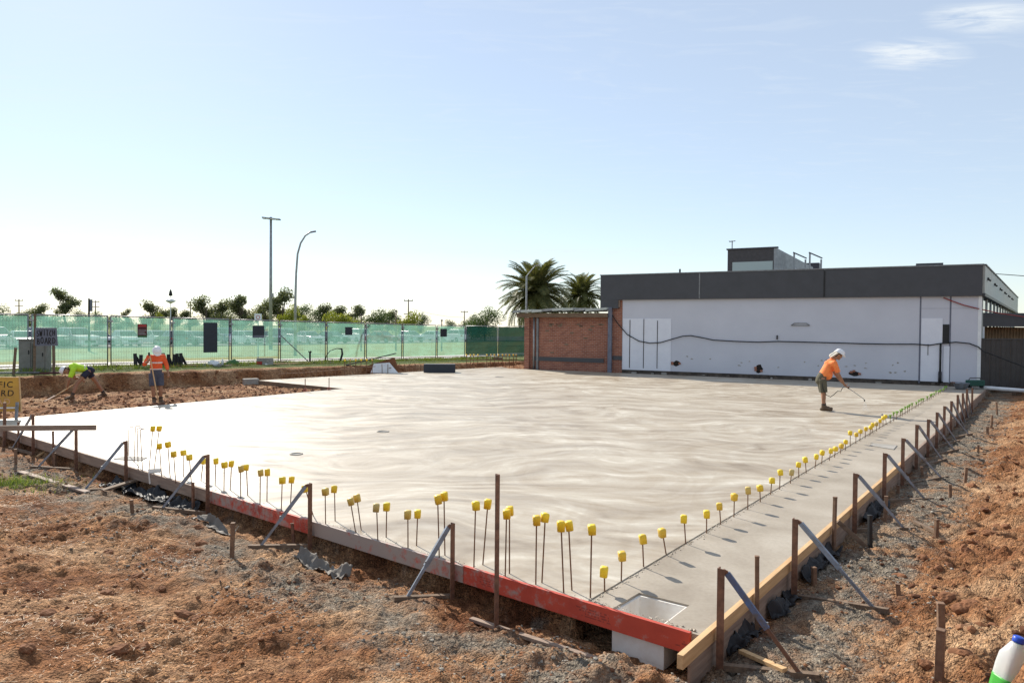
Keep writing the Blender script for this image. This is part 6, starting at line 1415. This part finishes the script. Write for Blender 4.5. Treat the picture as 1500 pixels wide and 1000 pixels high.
def person(loc, rz, J, mats, label, scale=1.0):
    """J: joints in metres, +x the way the person faces, +y their left"""
    V = {k: Vector(v) for k, v in J.items()}; hd = V['head']; fc = V['face'].normalized(); nk = V['neck']; ch = V['chest']; pv = V['pelvis']; lat = Vector(J.get('lat', (0, 1, 0)))
    upd = (hd - nk).normalized(); rt = fc.cross(upd).normalized(); upd = rt.cross(fc).normalized(); RM = Matrix((fc, -rt, upd)).transposed()
    H = lambda x, y, z: hd + fc * x + (-rt) * y + upd * z
    pr = [('e', hd, (.098, .078, .118), RM), ('c', H(.045, 0, -.075), H(.06, 0, -.085), .045, .04), ('c', H(.092, 0, .005), H(.108, 0, -.022), .012, .016), ('e', H(.085, 0, -.062), (.014, .026, .009), RM), ('e', H(.075, 0, .025), (.03, .06, .012), RM),
          ('e', H(-.005, .08, -.01), (.022, .012, .032), RM), ('e', H(-.005, -.08, -.01), (.022, .012, .032), RM), ('c', nk, hd, .057, .052), ('c', ch, nk, .10, .06, 1.2, lat), ('c', pv, ch, .13, .15, .72, lat)]
    for s in ('L', 'R'):
        sh, el, wr = V['sh' + s], V['el' + s], V['wr' + s]; hp, kn, ak = V['hip' + s], V['kn' + s], V['an' + s]; toe = V['toe' + s]
        pr += [('c', ch + (sh - ch) * .5, sh, .07, .062), ('c', sh, el, .052, .041), ('c', el, el + (wr - el) * .35, .042, .040), ('c', el + (wr - el) * .35, wr, .040, .027)] + hand(wr, V['hd' + s], V['hs' + s], .7)
        pr += [('c', hp, kn, .085, .056), ('c', kn, kn + (ak - kn) * .35, .055, .058), ('c', kn + (ak - kn) * .35, ak, .056, .036), ('c', ak, ak + (toe - ak) * .5, .04, .035)]
    body = blob('person', pr, mats['skin']); body.location = loc; body.rotation_euler = (0, 0, rz); body.scale = (scale,) * 3; tag(body, label, 'person')
    for s in (-1, 1):
        bm = bmesh.new(); bmesh.ops.create_icosphere(bm, subdivisions=2, radius=.011, matrix=Matrix.Translation(H(.086, s * .032, .008))); me = bpy.data.meshes.new('eye'); bm.to_mesh(me); bm.free(); link('eye', me, 'ink', body)
    blob('hair', [('e', H(-.012, 0, .022), (.098, .084, .106), RM), ('e', H(-.05, 0, -.04), (.06, .07, .06), RM)], 'hair', body, .012, 3)
    # shirt
    sp = [('c', pv + (ch - pv) * .05, ch, .155, .168, .74, lat), ('c', ch, nk - (nk - ch) * .25, .13, .078, 1.15, lat)]
    if J.get('belly'): sp.append(('e', V['belly'], (.13, .15, .16)))
    for s in ('L', 'R'):
        sh, el, wr = V['sh' + s], V['el' + s], V['wr' + s]; sp += [('c', ch + (sh - ch) * .4, sh, .10, .078)]
        k = mats.get('sleeve', .75)
        if k <= 1: sp += [('c', sh, sh + (el - sh) * k, .074, .070, 1.0, (1, 0.1, 0), 'flat')]
        else: sp += [('c', sh, el, .072, .058), ('c', el, el + (wr - el) * (k - 1), .058, .045, 1.0, (1, .1, 0), 'flat')]
    shirt = blob('shirt', sp, mats['shirt'], body, .013, 5)
    # shorts
    kk = mats.get('hem', .8); tp = [('c', pv - (ch - pv) * .12, pv + (ch - pv) * .22, .158, .155, .80, lat)]
    for s in ('L', 'R'): hp, kn = V['hip' + s], V['kn' + s]; tp += [('c', hp, hp + (kn - hp) * kk, .105, .098, 1.0, (1, .1, 0), 'flat')]
    blob('shorts', tp, mats['shorts'], body, .013, 4)
    for s in ('L', 'R'):
        ak, toe, kn = V['an' + s], V['toe' + s], V['kn' + s]; hl = ak + (ak - toe).normalized() * .05; z0 = min(ak.z, toe.z)
        blob('boot', [('c', ak + (kn - ak).normalized() * .09, ak, .054, .056), ('c', Vector((hl.x, hl.y, toe.z + .01)), toe, .045, .044, .9), ('c', ak, toe + (ak - toe) * .4, .055, .048)], mats.get('boot', 'boot'), body, .012, 4)
        blob('sock', [('c', ak + (kn - ak) * .30, ak + (kn - ak) * .16, .055, .052, 1, (1, .1, 0), 'flat')], 'sock', body, .012, 3)
    # hard hat: dome, brim, peak
    hat = MB(); hc_ = .055; N = 20; prof = [(.135, .018), (.132, .026), (.122, .03), (.118, .06), (.104, .10), (.074, .13), (.03, .146), (.002, .148)]; vs = []
    for r_, z in prof:
        for k in range(N):
            a = 2 * math.pi * k / N; pk = 1 + (.28 * max(0, math.cos(a)) ** 3 if z < .028 else 0) + (.10 * (abs(math.cos(a)) - .4)); vs.append(H(r_ * math.cos(a) * pk * 1.04, r_ * math.sin(a) * .94 * pk, z + .022))
    fs = [(i * N + k, i * N + (k + 1) % N, (i + 1) * N + (k + 1) % N, (i + 1) * N + k) for i in range(len(prof) - 1) for k in range(N)]; fs += [tuple(range(N))[::-1], tuple(range((len(prof) - 1) * N, len(prof) * N))]
    hat.add(vs, fs); ho = hat.build('hard_hat', 'hat', body, True); MB().bar(H(-.10, 0, .13), H(.11, 0, .13), .03, .02).build('crown_ridge', 'hat', ho)
    if mats.get('flap'):
        blob('neck_flap', [('c', H(-.06, .05, .03), H(-.13, .05, -.13), .055, .05, .5, lat), ('c', H(-.06, -.05, .03), H(-.13, -.05, -.13), .055, .05, .5, lat), ('c', H(-.08, 0, .03), H(-.15, 0, -.12), .05, .055)], 'flap', body, .013, 4)
    return body, V, shirt
# -- sprayer on the slab: bent, facing along the wall
p1 = P(1208, 601.5)
b1, V1, _ = person(p1, -.12, dict(pelvis=(-.10, 0, .90), chest=(.10, 0, 1.25), neck=(.22, 0, 1.42), head=(.335, 0, 1.525), face=(.85, -.05, -.52),
    shL=(.17, .19, 1.31), elL=(.30, .20, 1.02), wrL=(.47, .06, .76), shR=(.17, -.19, 1.31), elR=(.29, -.19, 1.00), wrR=(.50, -.03, .70), hdL=(.75, -.3, -.5), hsL=(0, 1, .3), hdR=(.8, .2, -.5), hsR=(0, 1, .2),
    hipL=(-.10, .095, .86), knL=(-.02, .11, .48), anL=(.03, .13, .085), toeL=(.22, .15, .045), hipR=(-.10, -.095, .86), knR=(-.06, -.10, .48), anR=(-.07, -.11, .085), toeR=(.12, -.13, .045), belly=(.06, 0, 1.0)),
    dict(skin='skin', shirt='orange', shorts='khaki', sleeve=.8, hem=.92, flap=True), 'worker in orange shirt and khaki shorts bending to spray the slab')
wd = empty('spray_wand', p1, -.12, 'thin spray wand held by the worker in orange and khaki', 'spray wand')
MB().tube([(.50, -.01, .70), (.62, .0, .62)], .018, 8).build('handle', 'black', wd); MB().tube([(.60, 0, .632), (.98, .0, .365), (1.02, 0, .32)], .009, 6).build('tube', 'galv', wd); MB().lathe([(.016, 0), (.02, .03), (.01, .05)], 8, (1.025, 0, .28)).build('nozzle', 'black', wd)
MB().tube([(.50, -.01, .69), (.42, -.03, .60), (.40, -.04, .54), (.30, -.08, .55), (.18, -.16, .46), (.08, -.21, .40), (-.03, -.22, .45), (-.12, -.20, .62), (-.14, -.17, .86)], .009, 6).build('hose', 'black', wd)
r = np.random.default_rng(3); n = 420; t = r.random(n) ** .7; a = r.uniform(0, 6.28, n); cr = np.cos(-.12); sr = np.sin(-.12); lx = 1.03 + t * .02 + np.cos(a) * t * .12 * r.random(n) ** .5; ly = np.sin(a) * t * .12 * r.random(n) ** .5; lz = .29 - t * .285
stones('spray_droplets', np.stack([p1.x + lx * cr - ly * sr, p1.y + lx * sr + ly * cr, lz], -1), np.full(n, .0032), 'white', 'fine white spray falling from the wand nozzle', 9)
# -- worker in red orange, facing the camera
p3 = P(229, 590, -.07); yaw3 = math.atan2(-p3.y, -p3.x) + .12; p3.z = G(p3.x, p3.y) if G(p3.x, p3.y) > -.2 else -.08
b3, V3, sh3 = person(p3, yaw3, dict(pelvis=(-.03, 0, .93), chest=(.0, 0, 1.27), neck=(.06, 0, 1.43), head=(.13, 0, 1.51), face=(.62, 0, -.78),
    shL=(.0, .18, 1.36), elL=(.02, .27, 1.10), wrL=(.10, .30, .88), shR=(.0, -.18, 1.36), elR=(.06, -.31, 1.15), wrR=(.20, -.24, 1.24), hdL=(.2, .05, -1), hsL=(.3, -1, 0), hdR=(.6, .4, .5), hsR=(0, .5, -1),
    hipL=(-.03, .095, .88), knL=(.02, .11, .50), anL=(-.02, .12, .085), toeL=(.15, .15, .045), hipR=(-.03, -.095, .88), knR=(.04, -.09, .50), anR=(.03, -.06, .085), toeR=(.19, -.08, .045)),
    dict(skin='skin', shirt='orange2', shorts='greycloth', sleeve=1.55, hem=.95), 'worker in long sleeved red orange shirt and grey shorts looking down')
blob('chest_stripe', [('c', (.0, 0, 1.17), (.0, 0, 1.215), .172, .173, .775, (0, 1, 0), 'flat')], 'reflect', b3, .012, 1); blob('waist_stripe', [('c', (-.02, 0, .99), (-.02, 0, 1.02), .170, .170, .80, (0, 1, 0), 'flat')], 'reflect', b3, .012, 1)
sc = empty('concrete_rake', p3, yaw3, 'long handled rake held upright by the worker in red orange', 'rake')
MB().tube([(.27, -.21, 1.48), (.34, .02, .05)], .016, 8).build('handle', 'timber', sc); MB().bar((.34, -.14, .03), (.34, .18, .03), .09, .02, Vector((0, 0, 1))).build('rake_head', 'rust', sc); MB().tube([(.27, -.212, 1.40), (.268, -.22, 1.50)], .026, 8).build('grip', 'black', sc)
# -- worker in lime, bent over a shovel; faces left along the bank
p2 = PG(128, 584); p2.z = G(p2.x, p2.y) + .0; yaw2 = math.atan2(-p2.y, -p2.x) - math.pi / 2 + .25
b2, V2_, _ = person(p2, yaw2, dict(pelvis=(-.02, 0, .90), chest=(.36, .02, 1.0), neck=(.50, .03, .97), head=(.60, .04, .90), face=(.45, .35, -.82),
    shL=(.44, .20, .93), elL=(.55, .22, .62), wrL=(.58, .12, .38), shR=(.42, -.17, .96), elR=(.30, -.22, .66), wrR=(.14, -.05, .60), hdL=(.2, -.4, -.8), hsL=(1, 0, .2), hdR=(-.3, .8, -.3), hsR=(1, .2, 0),
    hipL=(.0, .10, .86), knL=(.32, .16, .50), anL=(.48, .20, .085), toeL=(.66, .24, .045), hipR=(-.03, -.10, .86), knR=(-.30, -.12, .47), anR=(-.52, -.14, .085), toeR=(-.36, -.16, .045), lat=(0, 1, 0)),
    dict(skin='skin', shirt='lime', shorts='navy', sleeve=.75, hem=.5), 'worker in lime shirt and navy shorts bending over a shovel')
blob('back_stripe', [('c', (.10, 0, .945), (.13, 0, .955), .166, .166, .76, (0, 1, 0), 'flat')], 'reflect', b2, .012, 1)
sv = empty('shovel', p2, yaw2, 'shovel held by the bent worker in lime', 'shovel'); MB().tube([(.02, -.02, .70), (.62, .14, .33), (.95, .22, .13)], .017, 8).build('handle', 'timber', sv)
MB().add([(.93, .14, .15), (.93, .30, .15), (1.2, .36, .01), (1.24, .25, .0), (1.18, .16, .01), (.93, .14, .165), (.93, .30, .165), (1.2, .36, .022), (1.24, .25, .012), (1.18, .16, .022)], [(0, 1, 2, 3, 4), (9, 8, 7, 6, 5), (0, 5, 6, 1), (1, 6, 7, 2), (2, 7, 8, 3), (3, 8, 9, 4), (4, 9, 5, 0)]).build('blade', 'rust', sv)
MB().bar((.02, -.10, .71), (.02, .06, .70), .03, .03).build('grip', 'black', sv)

# ------------------------------------------------------------------ bottle on the mound
bp = PD(1467, 1000, 2.75); bp.z = G(bp.x, bp.y)
# stand it where its cap shows at the photograph's height
e = empty('plastic_bottle', (bp.x, bp.y, bp.z - .01), .5, 'large milky plastic bottle with blue cap and green band in the red earth', 'bottle'); e.rotation_euler = (.05, .20, .1)
k = 0.80
N = 20; prof = [(.052, 0), (.060, .012), (.061, .06), (.0605, .10), (.060, .16), (.059, .22), (.055, .27), (.045, .305), (.030, .335), (.021, .342)]
def sq(prof, lo, hi, nm, m, ex=0.0):
    vs = []; pr = [q for q in prof if lo <= q[1] <= hi]
    for r_, z in pr:
        for j in range(N): a = 2 * math.pi * j / N; c, s = math.cos(a), math.sin(a); q = (c ** 4 + s ** 4) ** -.25 if z < .28 else 1; vs.append(((r_ + ex) * c * q * k, (r_ + ex) * s * q * k, z * k))
    fs = [(i * N + j, i * N + (j + 1) % N, (i + 1) * N + (j + 1) % N, (i + 1) * N + j) for i in range(len(pr) - 1) for j in range(N)] + [tuple(range(N))[::-1], tuple(range((len(pr) - 1) * N, len(pr) * N))]
    return MB().add(vs, fs).build(nm, m, e, True)
sq(prof, 0, 1, 'body', 'milk'); sq([(.061, .055), (.061, .10), (.0605, .155), (.0602, .165)], 0, 1, 'green_band', 'greenlabel', .001); MB().lathe([(.026 * k, .343 * k), (.027 * k, .348 * k), (.026 * k, .368 * k), (.02 * k, .372 * k)], 18).build('cap', 'blue', e, True)

# ------------------------------------------------------------------ plastic film along the forms
def film(name, p, q, n, w, amp, m, label, seed, group=None):
    nu, nv = 60, 18; u = np.linspace(0, 1, nu); v = np.linspace(0, 1, nv); U, Vv = np.meshgrid(u, v); d = q - p
    off = .05 + Vv * w * .7 * (1 + .4 * perlin(U * 5, Vv * 0, seed)); x = p.x + d.x * U + n.x * off; y = p.y + d.y * U + n.y * off
    x = x + .05 * perlin(x * 6, y * 6, seed + 3); y = y + .05 * perlin(x * 6 + 9, y * 6, seed + 5)
    z = htop(x, y) + .012 + amp * .7 * np.abs(fbm(x, y, 5.0, 3, seed, .55)) + np.clip(1 - Vv * 2.2, 0, 1) * .08 * (1 + perlin(x * 4, y * 4, seed))
    o = link(name, grid_mesh(name, x, y, z), m); o.modifiers.new('thick', 'SOLIDIFY').thickness = .003; return tag(o, label, 'plastic film', group)
film('plastic_film', rx(1118), rx(1152), nR, .16, .07, 'film', 'crumpled black plastic film below the pine board before the second brace', 1)
film('plastic_film', rx(1166), rx(1212), nR, .18, .08, 'film', 'crumpled black plastic film at the foot of the plywood between braces', 2)
film('plastic_film', rx(1255), rx(1284), nR, .2, .09, 'film', 'shiny black plastic film bunched under the third brace', 3)
film('plastic_film', rx(1062), rx(1100), nR, .14, .06, 'film', 'black plastic film trailing behind the blue brace', 4)
film('plastic_film', nx(176), nx(262), nN, .34, .12, 'film', 'crumpled black plastic film heaped below the hooked bars', 5)
film('plastic_film', nx(262), nx(300), nN, .30, .09, 'film', 'torn black plastic film by the fourth braced stake', 6)
film('plastic_film', nx(560) + nN * .35, nx(480) + nN * .3, nN, .16, .05, 'film_white', 'torn pale plastic film lying before the near form', 7)
film('plastic_film', nx(395) + nN * .35, nx(330) + nN * .3, nN, .14, .05, 'film_white', 'grey dusty plastic film lying before the streaky red board', 8)
q = PG(228, 716); o = MB().box((-.09, -.012, 0), (.09, .012, .22)).build('foam_offcut', 'foam'); o.location = q; o.rotation_euler = (-.35, .1, .9); tag(o, 'white foam offcut propped on the black film', 'foam offcut')
def plank(px, py, qx, qy, w, t, m, label):
    a = PG(px, py); c = PG(qx, qy); a.z += t / 2; c.z += t / 2; o = MB().bar((0, 0, 0), c - a, t, w).build('plank', m, None, False, .003); o.location = a; tag(o, label, 'plank')
plank(30, 695, 128, 724, .09, .03, 'timber_old', 'long grey plank lying in the earth beside the grass tuft')
plank(54, 671, 76, 656, .06, .03, 'timber', 'fresh pine offcut leaning by the weathered form')
plank(1085, 962, 1150, 990, .05, .03, 'timber', 'thin pine batten beside the blue braced stake')
plank(690, 905, 905, 985, .05, .03, 'timber_old', 'half buried pale board in the trench before the red board')
plank(150, 720, 205, 708, .12, .03, 'timber_dark', 'muddy plank lying before the hooked bars')
plank(1340, 770, 1372, 785, .05, .04, 'timber_dark', 'muddy batten lying at the third brace')

# ------------------------------------------------------------------ loose stones, clods, straw, grass
def scatter(n, x0, x1, y0, y1, seed, fn):
    r = np.random.default_rng(seed); x = r.uniform(x0, x1, n); y = r.uniform(y0, y1, n)
    dN = sd(x, y, A_, nN); dR = sd(x, y, RA, nR); keep = ((dN > .10) | (dR > .09)) & (np.hypot(x, y) > 1.7) & (r.random(n) < fn(x, y, dN, dR)); x, y = x[keep], y[keep]; return np.stack([x, y, htop(x, y)], -1), r
pat = lambda x, y, s, sc: np.clip(.5 + 1.1 * fbm(x, y, sc, 3, s), 0, 1)
pos, r = scatter(170000, -9, 6, 2.4, 13, 1, lambda x, y, a, b: pat(x, y, 61, .8) ** 2 * np.clip(1.3 - np.hypot(x, y) / 15, .15, 1) * .55)
stones('earth_clods', pos - [0, 0, .004], .004 + .022 * r.random(len(pos)) ** 4.0, 'clod', 'loose red earth clods strewn over the ground', 21)
pos, r = scatter(230000, -9, 9, 3.5, 13, 2, lambda x, y, a, b: np.where(b > 0, np.clip(1.3 - np.abs(b - .5) / .75, 0, 1), np.clip(1.2 - np.abs(a - .85) / 1.0, 0, 1)) * pat(x, y, 71, .9) ** 1.5 * .62)
stones('gravel', pos, .004 + .015 * r.random(len(pos)) ** 2.6, 'gravel', 'grey crushed stone spread beside the forms', 22)
pos, r = scatter(90000, 1.5, 17, 2.5, 27, 3, lambda x, y, a, b: np.clip((b - .7) / .7, 0, 1) * (b < 5) * pat(x, y, 81, .9) * .5)
stones('bank_clods', pos, .007 + .05 * r.random(len(pos)) ** 5.0, 'clod', 'broken red earth clods on the right bank', 23)
pos, r = scatter(20000, 8, 17, 9, 26, 4, lambda x, y, a, b: np.clip(1.3 - np.abs(b - .5) / .75, 0, 1) * .5)
stones('gravel', pos, .01 + .02 * r.random(len(pos)) ** 2, 'gravel', 'grey crushed stone further along the strip', 24)
pos = np.stack([RNG.uniform(-16, -5, 9000), RNG.uniform(16, 30, 9000)], -1); dc = sd(pos[:, 0], pos[:, 1], CA, nC); db = sd(pos[:, 0], pos[:, 1], BK, nE); de = sd(pos[:, 0], pos[:, 1], D_, nDE); pos = pos[(dc > .15) & (db < .3) & (de > .1)]
stones('pit_clods', np.stack([pos[:, 0], pos[:, 1], htop(pos[:, 0], pos[:, 1])], -1), .015 + .06 * RNG.random(len(pos)) ** 3, 'clod', 'brown earth clods over the dug soil by the workers', 25)
# larger clods one can pick out
big = []
for i in range(4):
    bm = bmesh.new(); bmesh.ops.create_icosphere(bm, subdivisions=3, radius=1)
    for v in bm.verts:
        c = v.co.copy(); v.co *= 1 + .28 * float(perlin(np.array([c.x * 1.7 + i * 9]), np.array([c.y * 1.7 + c.z * 1.3]), i)[0]) + .12 * float(perlin(np.array([c.x * 5 + c.z * 3]), np.array([c.y * 5 + i]), i + 5)[0]); v.co.z *= .65
    me = bpy.data.meshes.new('earth_clod'); bm.to_mesh(me); bm.free(); me.materials.append(MT['clod']); big.append(me)
rr = random.Random(5)
for i in range(64):
    px, py = (rr.uniform(20, 420), rr.uniform(730, 960)) if i < 26 else (rr.uniform(1290, 1495), rr.uniform(640, 985))
    if i >= 26 and px < 1290 + (py < 760) * 70: continue
    q = PG(px, py)
    if sd(q.x, q.y, A_, nN) < .5 and sd(q.x, q.y, RA, nR) < .8: continue
    o = bpy.data.objects.new('earth_clod', big[i % 4]); COL.objects.link(o); s = rr.uniform(.03, .062) * (1 if i < 26 else 1.2); o.scale = (s * rr.uniform(.9, 1.5), s, s); o.location = q; o.rotation_euler = (rr.uniform(-.3, .3), rr.uniform(-.3, .3), rr.uniform(0, 6))
    if i < 26: tag(o, 'large red earth clod on the ground before the near form', 'clod', 'large clods before the near form')
    else: tag(o, 'large red earth clod on the bank beside the strip', 'clod', 'large clods on the bank')
def strips(name, pos, L, w, m, label, seed, up=.25):
    r = np.random.default_rng(seed); n = len(pos); a = r.uniform(0, 6.28, n); e = r.uniform(-.1, up, n) if up < 1 else r.uniform(.8, 1.5, n); ll = L * (.4 + r.random(n))
    d = np.stack([np.cos(a) * np.cos(e), np.sin(a) * np.cos(e), np.sin(e)], -1) * ll[:, None]; s = np.stack([-np.sin(a), np.cos(a), 0 * a], -1) * w; p = pos + [0, 0, .006]
    bend = np.stack([np.cos(a), np.sin(a), 0 * a], -1) * (ll * .25)[:, None] if up >= 1 else 0
    v = np.stack([p - s, p + s, p + d + bend + s * .3, p + d + bend - s * .3], 1).reshape(-1, 3); return tag(link(name, raw_mesh(name, v, np.arange(4 * n).reshape(-1, 4), False), m), label, kind='stuff')
pos, r = scatter(60000, -7, 5, 2.4, 10, 6, lambda x, y, a, b: pat(x, y, 91, .7) ** 2 * np.clip((np.maximum(a, b) - .3), 0, 1) * .9)
strips('straw', pos, .04, .0020, 'straw', 'straw and wood chips scattered on the foreground earth', 31)
lp = P(22, 708, -.2); r = np.random.default_rng(8); n = 900; x = lp.x + r.normal(0, .38, n); y = lp.y + r.normal(0, .26, n)
strips('grass_tuft', np.stack([x, y, htop(x, y) - .01], -1), .09, .004, 'grassblade', 'bright green grass tuft beside the long grey plank', 32, 1.2)
r = np.random.default_rng(9); n = 16000; s_ = r.uniform(-7, 24, n); d_ = -r.random(n) ** 1.4 * 2.2 + .2; x = FENCE0.x + vF.x * s_ + nF.x * d_; y = FENCE0.y + vF.y * s_ + nF.y * d_; k_ = (sd(x, y, BK, nE) > .40) & (fbm(x, y, .5, 3, 3) > -.12); x, y = x[k_], y[k_]
strips('bank_grass', np.stack([x, y, htop(x, y) - .01], -1), .15, .009, 'grassblade', 'yellow green grass growing along the top of the cut bank', 33, 1.2)
